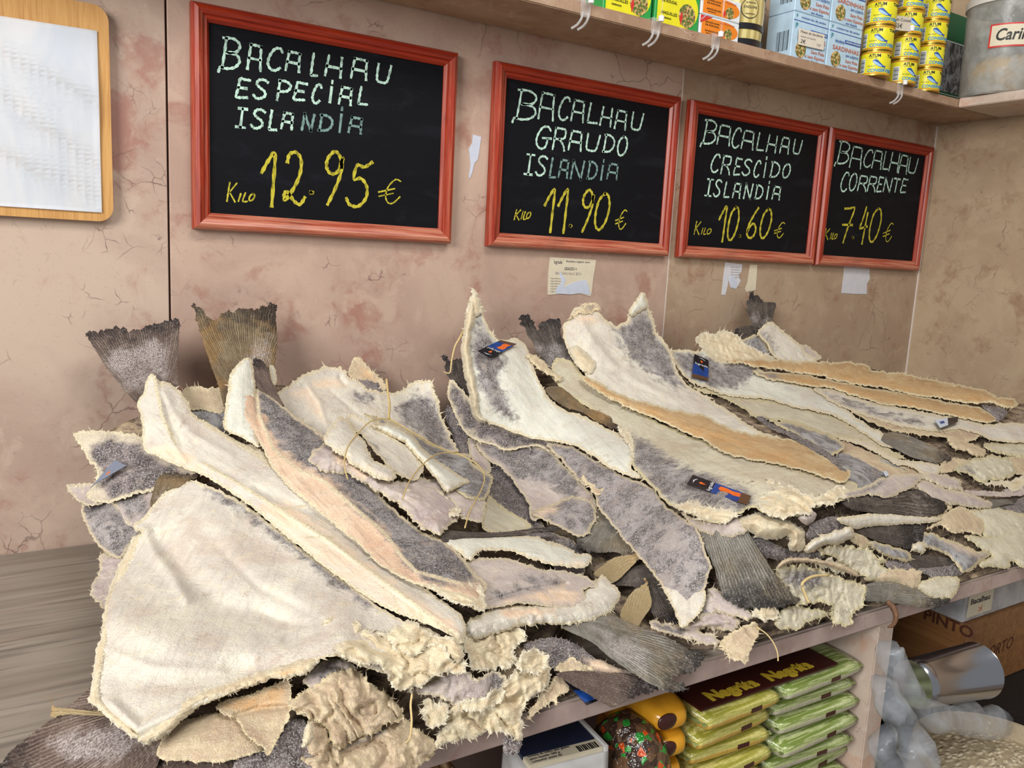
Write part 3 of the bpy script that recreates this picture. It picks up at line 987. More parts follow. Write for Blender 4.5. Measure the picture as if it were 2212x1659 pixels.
def sheet(name, outline, style, layer, mat=None, rag=1.0, th=8.0, axis=None, skin=None, amber=None, bulge=0.0, curl=0.0, und=3.5,
          crump=0.0, lifts=(), step=None, dome=None, rimw=5.0, ridge=None, groove=None, rim=1.0, seam=None):
    """a slab of dried fish lying on the heap: outline, thickness (mm), fibre axis, patches of skin or amber flesh, bulge / curl (mm)"""
    _seed[0] += 1
    sd = _seed[0] * 7.31
    poly = np.asarray(outline, float)
    span = poly.max(0) - poly.min(0)
    area_px = 0.5 * abs(np.dot(poly[:, 0], np.roll(poly[:, 1], -1)) - np.dot(poly[:, 1], np.roll(poly[:, 0], -1)))
    step = (step * 0.8) if step else min(5.6, max(2.6, math.sqrt(area_px / 3600.0)))
    # smooth, then roughen, the outline
    ol = resample(np.array(catmull(poly, 4, True)), step * 0.75)
    isfin = style in FINS
    z3 = np.column_stack([ol / 14.0, np.full(len(ol), sd)])
    z4 = np.column_stack([ol / 4.5, np.full(len(ol), sd + 9)])
    nrm = np.roll(ol, -1, 0) - np.roll(ol, 1, 0)
    nrm = np.column_stack([nrm[:, 1], -nrm[:, 0]]) / (np.linalg.norm(nrm, axis=1, keepdims=True) + 1e-9)
    amp = (3.4 * fbm(z3, 3) + 2.2 * vnoise(z4)) * rag
    if axis is not None and isfin:
        a0, a1 = np.array(axis[:2], float), np.array(axis[2:], float)
        al = ((ol - a0) @ (a1 - a0)) / ((a1 - a0) @ (a1 - a0))
        amp = amp * (0.25 + 2.2 * np.clip((al - 0.72) / 0.2, 0, 1))
        amp = amp + np.clip((al - 0.8) / 0.15, 0, 1) * rag * 3.0 * (np.arange(len(ol)) % 2 - 0.5)
    ol = ol + nrm * amp[:, None]
    # fill
    xs_ = np.arange(ol[:, 0].min(), ol[:, 0].max(), step)
    ys_ = np.arange(ol[:, 1].min(), ol[:, 1].max(), step * 0.87)
    gx, gy = np.meshgrid(xs_, ys_)
    gx = gx + (np.arange(len(ys_))[:, None] % 2) * step * 0.5
    g = np.column_stack([gx.ravel(), gy.ravel()])
    g = g[inside(g, ol)]
    if len(g):
        g = g[seg_dist(g, ol) > step * 0.55]
    allp = np.vstack([ol, g]) if len(g) else ol
    n0 = len(ol)
    res = delaunay_2d_cdt([Vector(q) for q in allp], [(i, (i + 1) % n0) for i in range(n0)], [], 1, 1e-4)
    V = np.array([tuple(v) for v in res[0]])
    faces = [tuple(f) for f in res[2]]
    bset = set()
    ec = {}
    for f in faces:
        for a, b in zip(f, f[1:] + f[:1]):
            k = (min(a, b), max(a, b))
            ec[k] = ec.get(k, 0) + 1
    for k, c in ec.items():
        if c == 1:
            bset.update(k)
    isb = np.zeros(len(V), bool)
    isb[list(bset)] = True
    e = seg_dist(V, ol)
    e[isb] = 0
    emax = max(e.max(), 1e-6)
    # relief (metres towards the eye)
    base3, dn = to_world(V, layer * DELTA)
    depth = np.linalg.norm(base3 - CAM, axis=1)
    mpp = depth / F
    em = e * mpp                                     # distance from the rim in metres (across the line of sight)
    h = np.zeros(len(V))
    q = np.column_stack([base3 * 9.0]) + sd
    h += und * 1e-3 * fbm(q, 2)
    h += 0.0011 * fbm(base3 * 60 + sd, 3) * (0.5 if isfin else 1.0)
    h += bulge * 1e-3 * (1 - (1 - np.clip(e / emax, 0, 1)) ** 2)
    h += curl * 1e-3 * np.exp(-em / 0.012) * (0.55 + 0.9 * fbm(base3 * 14 + sd + 5, 2))
    if crump:
        cq = base3 * 43 + sd
        wq = np.column_stack([fbm(cq * 0.8, 2), fbm(cq * 0.8 + 31, 2), fbm(cq * 0.8 + 57, 2)]) * 1.1
        r1 = np.sqrt(np.abs(fbm(cq * 0.62 + wq, 2))) * 2.0 - 0.9
        r2 = np.abs(fbm(cq * 1.5 + 11 + wq, 3, 0.6)) * 2.4 - 0.6
        h += crump * 1e-3 * (r1 * 1.15 + r2 * 0.55)
    for (lx, ly, lr, lh) in lifts:
        h += lh * 1e-3 * np.exp(-((V[:, 0] - lx) ** 2 + (V[:, 1] - ly) ** 2) / (lr * lr))
    for rd, sg in ((ridge, 1), (groove, -1)):
        if rd is not None:
            for (pl, wd, hh) in rd:
                dd = seg_dist(V, pl, False)
                h += sg * hh * 1e-3 * np.exp(-(dd / wd) ** 2)
    if axis is not None:
        p0 = to_world([axis[:2]], layer * DELTA)[0][0]
        p1 = to_world([axis[2:]], layer * DELTA)[0][0]
    else:
        c = V.mean(0)
        dvec = np.linalg.svd(V - c, full_matrices=False)[2][0] * 60
        p0 = to_world([c - dvec], layer * DELTA)[0][0]
        p1 = to_world([c + dvec], layer * DELTA)[0][0]
    ax = (p1 - p0)
    L = np.linalg.norm(ax)
    ax = ax / L
    view = -dn.mean(0)
    sd_ = np.cross(view, ax)
    sd_ /= np.linalg.norm(sd_)
    rel = base3 - p0
    along, across = rel @ ax, rel @ sd_
    fan = np.arctan2(across, np.maximum(along + 0.02, 0.004)) / 1.2
    if isfin:
        h += 0.0005 * np.sin(fan * 56 * 6.28)
    else:
        stq = np.column_stack([along * 14, across * 120, np.full(len(V), sd)])
        h += 0.0009 * fbm(stq, 2)
    thm = th * 1e-3
    w = max(thm * 1.1, 0.004)
    prof = np.sqrt(np.clip(1 - (1 - np.clip(em / w, 0, 1)) ** 2, 0, 1))
    prof = np.where(isb, 0.0, np.maximum(prof, 0.12))
    if not isfin:
        h += rim * (0.0016 + 0.0016 * fbm(base3 * 110 + sd, 2)) * np.exp(-em / 0.004)
    front, _ = to_world(V, layer * DELTA + h + thm * 0.3 * prof)
    back, _ = to_world(V, layer * DELTA + h - thm * 0.7 * prof)
    # keep front at least a little before the back where both were held by the counter
    gap = np.einsum('ij,ij->i', back - front, dn)
    front = front - dn * np.where(isb, 0, np.clip(0.0012 - gap, 0, None))[:, None]
    bidx = np.where(isb, np.arange(len(V)), np.arange(len(V)) + len(V))
    inner = np.where(~isb)[0]
    remap = -np.ones(len(V), int)
    remap[inner] = len(V) + np.arange(len(inner))
    remap[isb] = np.where(isb)[0]
    co = np.vstack([front, back[inner]])
    fs = list(faces) + [tuple(int(remap[i]) for i in reversed(f)) for f in faces]
    fs = [f for f in fs if len(set(f)) == len(f)]
    # torn fibres standing off the rim: single slivers grown from rim edges
    rng = random.Random(_seed[0])
    tips, tipsrc = [], []
    bed = [k for k, c in ec.items() if c == 1]
    cen = V.mean(0)
    for a, b in bed:
        if rng.random() > 0.16 * min(1.8, rag):
            continue
        mp = (V[a] + V[b]) / 2
        tv = V[b] - V[a]
        nv = np.array([tv[1], -tv[0]]) / (np.linalg.norm(tv) + 1e-9)
        if inside((mp + nv * 1.5)[None], ol)[0]:
            nv = -nv
        ln = min(10.0, rng.expovariate(1 / 3.0)) * min(1.5, 0.5 + rag * 0.5)
        if isfin:
            ln *= 0.6
        tp = mp + nv * ln + tv * rng.uniform(-1.2, 1.2)
        tips.append((tp, layer * DELTA + h[a] + rng.uniform(-0.002, 0.003)))
        tipsrc.append((a, b))
    n1 = len(co)
    if tips:
        tw_, _ = to_world([q_[0] for q_ in tips], np.array([q_[1] for q_ in tips]))
        co = np.vstack([co, tw_])
        fs += [(int(a), int(b), n1 + i) for i, (a, b) in enumerate(tipsrc)]
    me = bpy.data.meshes.new(name)
    org = co.mean(0)
    org[2] = co[:, 2].min()
    me.from_pydata((co - org).tolist(), [], fs)
    me.update()
    for p in me.polygons:
        p.use_smooth = True
    shp = np.zeros(len(me.edges), bool)
    ev = np.zeros(len(me.edges) * 2, np.int32)
    me.edges.foreach_get('vertices', ev)
    ev = ev.reshape(-1, 2)
    bm_ = np.zeros(len(co), bool)
    bm_[list(bset)] = True
    shp = bm_[ev[:, 0]] & bm_[ev[:, 1]]
    sa = me.attributes.new('sharp_edge', 'BOOLEAN', 'EDGE')
    sa.data.foreach_set('value', shp)
    # orientation: front faces look at the eye
    p = me.polygons[0]
    if np.dot(np.array(p.normal), view) < 0:
        me.flip_normals()
    idx = np.concatenate([np.arange(len(V)), inner, np.array([a for a, b in tipsrc], int)])

    def pm(poly_):
        if poly_ is None:
            return np.zeros(len(V))
        o_ = np.zeros(len(V))
        for pp in (poly_ if isinstance(poly_, list) else [poly_]):
            d_ = seg_dist(V, pp) * np.where(inside(V, pp), 1, -1)
            o_ = np.maximum(o_, np.clip(d_ / 34.0 + 0.55, 0, 1))
        return o_
    alf = np.clip(along / L, 0, 1)
    rimv = np.exp(-e / (rimw * 1.15)) * rim
    for pl_, w_ in (seam or ()):
        rimv = np.maximum(rimv, 0.9 * np.exp(-(seg_dist(V, pl_, False) / w_) ** 2))
    msk = np.column_stack([rimv, pm(skin), pm(amber), alf])[idx]
    # a back (under) side is skin
    msk[len(V):n1, 1] = np.maximum(msk[len(V):n1, 1], 0.9)
    at = me.color_attributes.new('msk', 'FLOAT_COLOR', 'POINT')
    at.data.foreach_set('color', msk.astype(np.float32).ravel())
    fa = me.attributes.new('fib', 'FLOAT_VECTOR', 'POINT')
    fa.data.foreach_set('vector', np.column_stack([along, across, fan])[idx].astype(np.float32).ravel())
    o = bpy.data.objects.new(name, me)
    COL.objects.link(o)
    me.materials.append(STY[style])
    o.location = org
    return o


GRP = {'L': 'salt cod in the left heap', 'M': 'salt cod in the middle heap', 'R': 'salt cod in the right heap'}


def fish(name, cat, label, heap, *parts):
    """parts: (name, zone, outline, style, layer, options); one part alone is the thing itself"""
    objs = []
    for nm, zone, s, style, layer, kw in parts:
        kw = dict(kw)
        for k in ('skin', 'amber'):
            if isinstance(kw.get(k), tuple):
                kw[k] = parse(*kw[k])
            elif isinstance(kw.get(k), list):
                kw[k] = [parse(*q) for q in kw[k]]
        for k in ('ridge', 'groove'):
            if k in kw:
                kw[k] = [(parse(z_, s_), w_, h_) for z_, s_, w_, h_ in kw[k]]
        if 'seam' in kw:
            kw['seam'] = [(parse(z_, s_), w_) for z_, s_, w_ in kw['seam']]
        if 'axis' in kw:
            z_, s_ = kw['axis']
            kw['axis'] = tuple(parse(z_, s_).ravel())
        if 'lifts' in kw:
            z_, l_ = kw['lifts']
            kw['lifts'] = [(*px(z_, a, b), c / Zm[z_][2], d) for a, b, c, d in l_]
        objs.append(sheet(nm if len(parts) > 1 else name, parse(zone, s), style, layer, **kw))
    if len(objs) == 1:
        r = objs[0]
    else:
        r = empty(name, objs[0].location)
        for o in objs:
            o.location = Vector(o.location) - Vector(r.location)
            o.parent = r
    tag(r, label, cat, GRP[heap])
    return r


def cord(name, zone, s, rad, mat, layer, parent=None, lifts=None, taper=None):
    P = parse(zone, s)
    lf = np.array([layer * DELTA + 0.004] * len(P)) if lifts is None else np.array(lifts) * 1e-3 + layer * DELTA
    w, _ = to_world(P, lf)
    off = parent.location if parent is not None else w.mean(0)
    o = tube(name, w, rad, mat, parent, 6, taper, off)
    if parent is None:
        o.location = w.mean(0)
    return o


# ---- inside of the heaps: the pressed layers nobody can count
def core(name, label, zone, s, layer):
    poly = parse(zone, s)
    ol = resample(np.array(catmull(poly, 3, True)), 14.0)
    xs_ = np.arange(ol[:, 0].min(), ol[:, 0].max(), 13.0)
    ys_ = np.arange(ol[:, 1].min(), ol[:, 1].max(), 11.0)
    g = np.stack(np.meshgrid(xs_, ys_), -1).reshape(-1, 2)
    g = g[inside(g, ol)]
    g = g[seg_dist(g, ol) > 7]
    n0 = len(ol)
    res = delaunay_2d_cdt([Vector(q) for q in np.vstack([ol, g])], [(i, (i + 1) % n0) for i in range(n0)], [], 1, 1e-4)
    V = np.array([tuple(v) for v in res[0]])
    faces = [tuple(f) for f in res[2]]
    b3, dn = to_world(V, layer * DELTA, 0.012)
    # layered relief: terraces at the thickness of a fish
    q = b3[:, 2] / 0.016 + 1.2 * fbm(b3 * 14, 2)
    h = -0.007 * np.abs((q % 1.0) - 0.5) * 2 - 0.004 * (fbm(b3 * 30, 2) + 1)
    f3, _ = to_world(V, layer * DELTA + h, 0.012)
    f3[:, 2] = np.maximum(f3[:, 2], COUNTER + 0.0015)
    f3[:, 1] = np.maximum(f3[:, 1], YF + 0.004)
    low = f3.copy()
    low[:, 2] = COUNTER + 0.0004
    low[:, 1] = np.maximum(low[:, 1], YF + 0.02)
    bnd = {}
    for f in faces:
        for a, b in zip(f, f[1:] + f[:1]):
            if (b, a) in bnd:
                del bnd[(b, a)]
            else:
                bnd[(a, b)] = 1
    N = len(V)
    fs = faces + [tuple(i + N for i in reversed(f)) for f in faces] + [(b, a, a + N, b + N) for a, b in bnd]
    co = np.vstack([f3, low])
    me = bpy.data.meshes.new(name)
    org = co.mean(0)
    org[2] = co[:, 2].min()
    me.from_pydata((co - org).tolist(), [], fs)
    me.update()
    for p in me.polygons:
        p.use_smooth = True
    me.materials.append(M_core)
    o = bpy.data.objects.new(name, me)
    COL.objects.link(o)
    o.location = org
    tag(o, label, 'dried fish', None, 'stuff')


n = NT('pressed_cod_layers')
o_ = n.obj()
a_ = n.noise(n.scale(o_, (10, 10, 90)), 2.0, 5, 0.65, 0.6)
c_ = n.mix(n.ramp(a_, 0.35, 0.62), lin((74, 62, 56)), lin((158, 138, 118)))
c_ = n.mix(n.math('MULTIPLY', n.ramp(n.noise(o_, 45, 5, 0.7), 0.48, 0.62), 0.7), c_, lin((196, 174, 140)))
n.bump(n.noise(o_, 140, 4), 0.5, 0.006)
M_core = n.out(c_, 0.8, 0.2)
M_twine = plain('yellow_twine', (196, 172, 118), 0.8, 0.2, 0, 0.2, 300)
M_strand = plain('dried_fibre', (206, 182, 132), 0.7, 0.2, 0, 0.15, 300)
M_strandd = plain('dark_dried_fibre', (110, 78, 56), 0.6, 0.3, 0, 0.3, 200)

core('dried_cod_layers', 'pressed inner layers of the left heap of dried cod', 0,
     '215,960 300,900 420,880 560,830 700,850 900,870 950,930 980,1000 1040,1060 1120,1160 1200,1230 1230,1290 1200,1350 1190,1430 1270,1470 1230,1510 1120,1560 1080,1620 900,1680 500,1700 330,1660 300,1570 240,1480 250,1300 280,1180 230,1100', -3.0)
core('dried_cod_layers', 'pressed inner layers of the middle heap of dried cod', 0,
     '985,860 1040,850 1200,800 1300,760 1420,780 1500,860 1640,945 1790,1010 1865,1090 1850,1200 1865,1300 1845,1330 1700,1370 1560,1400 1420,1390 1340,1330 1300,1290 1270,1200 1160,1160 1080,1040 1000,980', -3.2)
core('dried_cod_layers', 'pressed inner layers of the right heap of dried cod', 0,
     '1500,790 1600,740 1700,770 1900,800 2150,870 2260,900 2260,1210 2130,1250 2000,1290 1880,1310 1860,1200 1890,1080 1800,990 1650,930 1540,860', -3.0)

# ------------------------------------------------------------------ LEFT HEAP
fish('dried_codfish', 'dried fish', 'dark purple-skinned cod flap with cream rim, beneath the leftmost upright tail', 'L',
     ('dried_codfish', 1, '210,1100 240,1080 430,1070 560,1080 680,1100 770,1130 900,1200 1050,1300 1190,1420 1100,1480 930,1500 880,1540 700,1580 500,1650 330,1600 380,1480 400,1380 330,1300 290,1210', 'mix', 1,
      dict(rag=1.3, th=9, curl=6, skin=(1, '345,1190 520,1125 700,1170 850,1260 1100,1420 1000,1520 700,1600 480,1620 400,1500 430,1400 360,1290'), lifts=(1, [(420, 1120, 90, 10), (620, 1500, 120, 8)]))))
fish('dried_codfish', 'dried fish', 'grey cod flap with pale left corner, second layer down at the pile left side', 'L',
     ('dried_codfish', 0, '143,1052 155,1044 198,1044 250,1030 330,1050 350,1100 320,1135 285,1150 262,1120 240,1085 205,1092 175,1085', 'lilac', 0,
      dict(rag=1.2, th=8, curl=5, lifts=(0, [(215, 1060, 26, 10)]), skin=(0, '215,1050 300,1050 320,1110 270,1110'))))
fish('dried_codfish', 'dried fish', 'grey humped cod edge with a dark hollow, low on the pile left side', 'L',
     ('dried_codfish', 3, '480,110 520,50 600,32 660,60 690,120 790,200 840,260 780,330 740,390 720,420 680,420 600,370 540,300 500,220 478,170', 'skin', -0.5,
      dict(rag=1.1, th=8, curl=9, bulge=8, lifts=(3, [(570, 110, 50, -20), (640, 220, 60, 10)]))))
fish('cod_scrap', 'dried fish', 'small grey cod lumps low on the counter behind the big pale front cod', 'L',
     ('cod_scrap', 3, '600,400 640,400 720,420 720,500 690,560 660,640 640,720 610,730 570,690 530,620 545,560 580,520 585,460', 'lilac', -0.8, dict(rag=1.6, th=9, curl=4, crump=3)))
fish('dried_codfish', 'dried fish', 'small curled cod fin tip between the two upright left tails, lying low against the wall', 'L',
     ('dried_codfish', 1, '1080,760 1130,735 1230,725 1330,730 1380,735 1400,800 1430,900 1380,930 1250,910 1150,900 1090,830', 'tan', 0, dict(rag=1.5, th=6, curl=5, axis=(1, '1090,760 1430,860'))))
fish('dried_codfish', 'dried fish', 'blue-grey skinned cod strip glimpsed between the two upright left tails', 'L',
     ('dried_codfish', 1, '1150,910 1300,900 1440,900 1460,1000 1450,1080 1420,1100 1300,1020 1200,960', 'bskin', 0.3, dict(rag=0.7, th=6, rim=0.5)))
fish('dried_codfish', 'dried fish', 'rust-stained cream cod with grey skin corner leaning on the wall behind the tied bundle', 'L',
     ('dried_codfish', 2, '170,400 230,370 330,290 430,240 530,195 660,190 720,220 750,270 830,300 900,360 1000,385 1050,390 1180,380 1230,330 1300,300 1350,295 1410,310 1430,400 1470,460 1485,600 1530,680 1590,800 1600,870 1500,900 1200,760 900,700 600,780 480,760 350,640 220,540', 'pale', 1.5,
      dict(rag=1.6, th=9, curl=7, bulge=4, axis=(2, '800,300 700,700'), skin=[(2, '1190,470 1300,420 1400,430 1440,520 1490,640 1580,850 1460,830 1250,680 1110,540'), (2, '800,420 880,400 950,420 930,460 860,480 800,470')],
           amber=[(2, '470,330 540,290 640,280 700,310 660,340 560,350 480,350'), (2, '300,400 420,360 500,430 540,520 570,640 530,610 470,540 400,450')], ridge=[(2, '430,350 520,480 570,640', 5, 5)], groove=[(2, '600,380 740,500 840,580', 4, 4), (2, '680,280 720,330', 5, 9)])))
fish('cod_scrap', 'dried fish', 'small upright curled cod scrap sticking up against the wall above the tied bundle', 'L',
     ('flesh', 2, '752,255 770,160 800,112 850,130 880,175 920,205 960,250 1020,295 1050,340 1040,380 950,375 880,330 810,300', 'tan', 0.6, dict(rag=1.5, th=7, curl=6, crump=2, amber=(2, '860,200 960,250 920,290 850,280'))),
     ('skin_edge', 2, '812,300 880,300 960,320 1040,310 1050,385 960,385 880,350', 'dskin', 1.0, dict(rag=0.8, th=5, rim=0.2)))

# counter-side tail and the pieces below the big pale cod
fish('cod_tail', 'dried fish', 'broad dark brown cod tail fin lying on the counter at the pile front left corner', 'L',
     ('cod_tail', 3, '0,1640 60,1560 200,1450 330,1350 450,1260 560,1170 640,1240 760,1320 900,1400 1010,1450 960,1560 920,1659 890,1760 400,1840 -120,1800 -80,1720', 'fin', 0.4,
      dict(rag=0.6, th=6, axis=(3, '1150,1180 -100,1780'), amber=(3, '300,1500 700,1400 850,1500 700,1600 400,1640'))))
fish('cod_scrap', 'dried fish', 'thin straw-coloured fin strip poking out left over the brown tail on the counter', 'L',
     ('cod_scrap', 3, '298,1255 312,1262 330,1305 400,1310 500,1318 640,1330 640,1352 500,1348 400,1345 320,1358 296,1340 304,1305', 'straw', 1.6, dict(rag=0.8, th=4, axis=(3, '640,1340 290,1300'))))
fish('dried_codfish', 'dried fish', 'beige cod edge under the big pale front cod, above the dark lower skin', 'L',
     ('dried_codfish', 3, '950,1490 1050,1400 1150,1360 1300,1330 1430,1360 1480,1440 1560,1510 1540,1560 1420,1600 1300,1625 1100,1622 930,1600', 'tan', 0.6, dict(rag=1.2, th=10, curl=4, bulge=6, axis=(3, '930,1560 1560,1520'))))
fish('dried_codfish', 'dried fish', 'lowest brown cod with fin rays at the very front of the left pile', 'L',
     ('dried_codfish', 3, '890,1660 920,1605 1100,1615 1340,1600 1500,1570 1500,1760 880,1790', 'fin', -0.4, dict(rag=0.6, th=7, axis=(3, '1200,1500 1200,1800'))))
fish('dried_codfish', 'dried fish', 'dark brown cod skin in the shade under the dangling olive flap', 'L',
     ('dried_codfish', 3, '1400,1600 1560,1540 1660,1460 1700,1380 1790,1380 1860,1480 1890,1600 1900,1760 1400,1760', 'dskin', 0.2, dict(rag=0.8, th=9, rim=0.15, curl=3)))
fish('cod_flap', 'dried fish', 'olive and amber cod flap dangling with a pointed tip below the big pale cod', 'L',
     ('cod_flap', 3, '1270,1300 1350,1255 1480,1220 1600,1170 1700,1140 1715,1280 1690,1390 1640,1480 1600,1555 1567,1588 1545,1535 1490,1505 1430,1440 1395,1370 1330,1350', 'tan', 1.6,
      dict(rag=1.2, th=7, curl=5, amber=(3, '1290,1290 1480,1230 1680,1180 1680,1290 1420,1340'), groove=[(3, '1390,1350 1520,1310 1690,1300', 7, 7)])))
fish('dried_codfish', 'dried fish', 'crumpled beige cod shoulder below the frayed front edge, left of the hanging fibre', 'L',
     ('dried_codfish', 4, '60,1270 150,1210 230,1160 330,1100 430,1070 500,1110 580,1180 660,1220 710,1290 742,1330 720,1375 650,1405 560,1455 480,1475 380,1535 325,1520 280,1430 220,1380 160,1355 90,1330', 'tan', 1.6,
      dict(rag=2.0, th=12, crump=8, bulge=10, curl=4, groove=[(4, '180,1230 260,1330 300,1440', 8, 8), (4, '420,1180 380,1290 470,1400', 8, 6)])))
fish('dried_codfish', 'dried fish', 'lowest crumpled beige cod at the counter front edge, its rim streaked grey', 'L',
     ('dried_codfish', 4, '140,1535 150,1460 190,1370 260,1400 330,1520 400,1510 500,1470 640,1390 740,1360 800,1420 900,1480 935,1545 890,1600 820,1659 760,1730 300,1760 170,1660', 'tan', 0.5,
      dict(rag=1.8, th=12, crump=8, bulge=8, skin=(4, '360,1520 460,1470 620,1420 640,1450 480,1510 380,1540'))))
fish('dried_codfish', 'dried fish', 'big cream crumpled cod overhanging the counter edge at the right of the left pile', 'L',
     ('dried_codfish', 4, '855,1330 890,1250 1020,1270 1180,1240 1340,1160 1400,1060 1480,970 1560,980 1605,1060 1608,1140 1560,1210 1480,1260 1440,1330 1435,1450 1420,1505 1330,1452 1200,1462 1150,1485 1040,1505 925,1540 940,1450 985,1400 900,1370', 'crumb', 1.0,
      dict(rag=2.2, th=12, crump=8, bulge=9, curl=4, groove=[(4, '1000,1380 1180,1330 1400,1260', 8, 8), (4, '1350,1200 1480,1120 1560,1020', 7, 7)])))
fish('cod_scrap', 'dried fish', 'pinkish cod scrap with a purple skin patch wedged under the frayed front edge', 'L',
     ('cod_scrap', 4, '740,1210 800,1190 900,1150 980,1100 1100,1090 1160,1130 1250,1090 1300,1090 1365,1140 1340,1180 1260,1250 1180,1290 1040,1300 1000,1260 900,1235', 'lilac', 2.2,
      dict(rag=1.8, th=9, crump=5, curl=4, skin=(4, '1250,1080 1300,1080 1375,1140 1345,1190 1255,1260 1230,1180'))))
fish('cod_scrap', 'dried fish', 'dark stub of skin dangling at the counter edge above the navy bag', 'L',
     ('cod_scrap', 4, '1325,1480 1400,1468 1435,1490 1425,1560 1362,1588 1330,1550', 'dskin', 1.4, dict(rag=1.2, th=8, rim=0)))
fish('cod_scrap', 'dried fish', 'yellowish shredded cod flakes in the hollow right of the peach-fleshed strip tip', 'L',
     ('cod_scrap', 4, '1115,860 1200,880 1290,850 1420,830 1460,900 1390,970 1410,1030 1350,1070 1250,1080 1170,1100 1120,1010 1095,950', 'crumb', 2.2, dict(rag=2.6, th=8, crump=7, curl=4)))
fish('dried_codfish', 'dried fish', 'dark cod skin with a fin fold, low beside the drooping striped tail', 'L',
     ('dried_codfish', 8, '90,640 150,580 300,560 430,590 560,680 700,750 860,810 700,830 580,800 430,800 330,800 240,720 180,690', 'dskin', 0.2, dict(rag=1.0, th=8, rim=0.3, curl=4, axis=(8, '100,620 860,810'), amber=(8, '500,700 640,720 840,800 700,800 560,770'))))
fish('cod_scrap', 'dried fish', 'tan cod scrap on the counter edge just above the blue card corner', 'L',
     ('cod_scrap', 8, '325,790 350,735 430,700 520,735 580,785 460,800', 'tan', 0.9, dict(rag=1.4, th=7, crump=3, skin=(8, '430,695 520,730 585,790 540,770 450,720'))))
fish('cod_scrap', 'dried fish', 'translucent tan shred hanging from the left pile onto the counter edge', 'L',
     ('cod_scrap', 8, '110,1140 180,985 260,890 330,830 400,860 400,930 340,960 320,1020 300,985 240,1040 170,1080', 'tan', 0.2, dict(rag=1.8, th=6, crump=4)))
fish('cod_tail', 'dried fish', 'brown frayed cod tail hanging over the counter edge in front of the blue card', 'L',
     ('cod_tail', 8, '320,812 400,788 520,788 700,800 860,815 1005,905 900,950 800,985 745,1030 690,1035 600,985 500,925 400,865', 'fin', 1.2,
      dict(rag=1.0, th=6, axis=(8, '300,790 900,1010'), curl=3, lifts=(8, [(560, 830, 120, 8)]))))
fish('cod_tail', 'dried fish', 'long drooping striped cod tail reaching over the counter edge between left and middle piles', 'M',
     ('cod_tail', 8, '350,480 480,445 600,425 690,385 760,430 880,480 1060,550 1190,620 1290,660 1345,710 1280,760 1200,800 1130,840 1215,912 1195,935 1100,930 1000,900 900,840 780,760 680,690 560,590 430,530', 'gfin', 2.4,
      dict(rag=1.0, th=7, axis=(8, '420,430 1250,860'), amber=(8, '560,480 800,560 960,660 900,800 700,660'), lifts=(8, [(640, 520, 160, 10)]))))

# pieces right of the peach strip, under the bundle
fish('dried_codfish', 'dried fish', 'long thick cream cod side, lowest of the three under the silvery belly flap', 'L',
     ('dried_codfish', 0, '1005,1372 1012,1340 1048,1322 1095,1306 1150,1306 1224,1306 1255,1290 1275,1262 1300,1244 1325,1262 1340,1282 1330,1312 1300,1332 1242,1348 1169,1348 1114,1356 1070,1370 1033,1380', 'pale', 3.0,
      dict(rag=1.3, th=16, bulge=14, crump=2, amber=(0, '1080,1315 1200,1312 1200,1325 1090,1335'), axis=(0, '1010,1360 1330,1280'))))
fish('dried_codfish', 'dried fish', 'cod with an orange-tinged cut rim, middle of the three under the silvery belly flap', 'L',
     ('dried_codfish', 4, '1200,720 1210,640 1180,560 1120,480 1130,430 1250,425 1340,425 1450,455 1560,490 1700,500 1830,540 1880,590 1800,610 1818,660 1785,722 1700,724 1560,704 1400,694 1300,714', 'lilac', 4.0,
      dict(rag=1.1, th=12, curl=6, axis=(4, '1180,560 1800,640'), skin=[(4, '1440,530 1560,520 1640,570 1560,580 1470,570'), (4, '1260,640 1400,600 1540,585 1560,620 1450,625 1300,665')], amber=(4, '1320,690 1450,640 1600,610 1790,620 1780,680 1600,690 1450,670'), groove=[(4, '1240,680 1340,650 1460,612 1700,575', 5, 8)])))
fish('cod_flap', 'dried fish', 'pale yellowish triangular cod flap below the right end of the tied bundle', 'L',
     ('cod_flap', 4, '1200,230 1225,120 1240,50 1300,100 1400,170 1500,235 1400,280 1280,285', 'green', 3.0, dict(rag=0.8, th=7, curl=3)))
fish('cod_belly', 'dried fish', 'silvery white cod belly flap with a thin dark fin strip, curving out below the bundle', 'L',
     ('belly', 4, '970,330 1000,280 1100,290 1300,285 1480,290 1560,310 1700,360 1760,400 1835,400 1842,440 1785,484 1700,472 1600,462 1480,425 1350,378 1200,385 1130,440 1070,400', 'white', 5.2,
      dict(rag=1.0, th=11, curl=4, bulge=10, axis=(4, '1000,320 1800,440'), amber=(4, '1120,430 1200,384 1340,380 1600,464 1800,450 1790,482 1600,468 1340,398'))),
     ('fin_strip', 4, '960,320 1000,262 1100,268 1300,272 1480,252 1640,238 1655,258 1500,280 1300,300 1100,305 1000,330', 'dfin', 6.4, dict(rag=0.5, th=5, axis=(4, '960,300 1660,250'))))

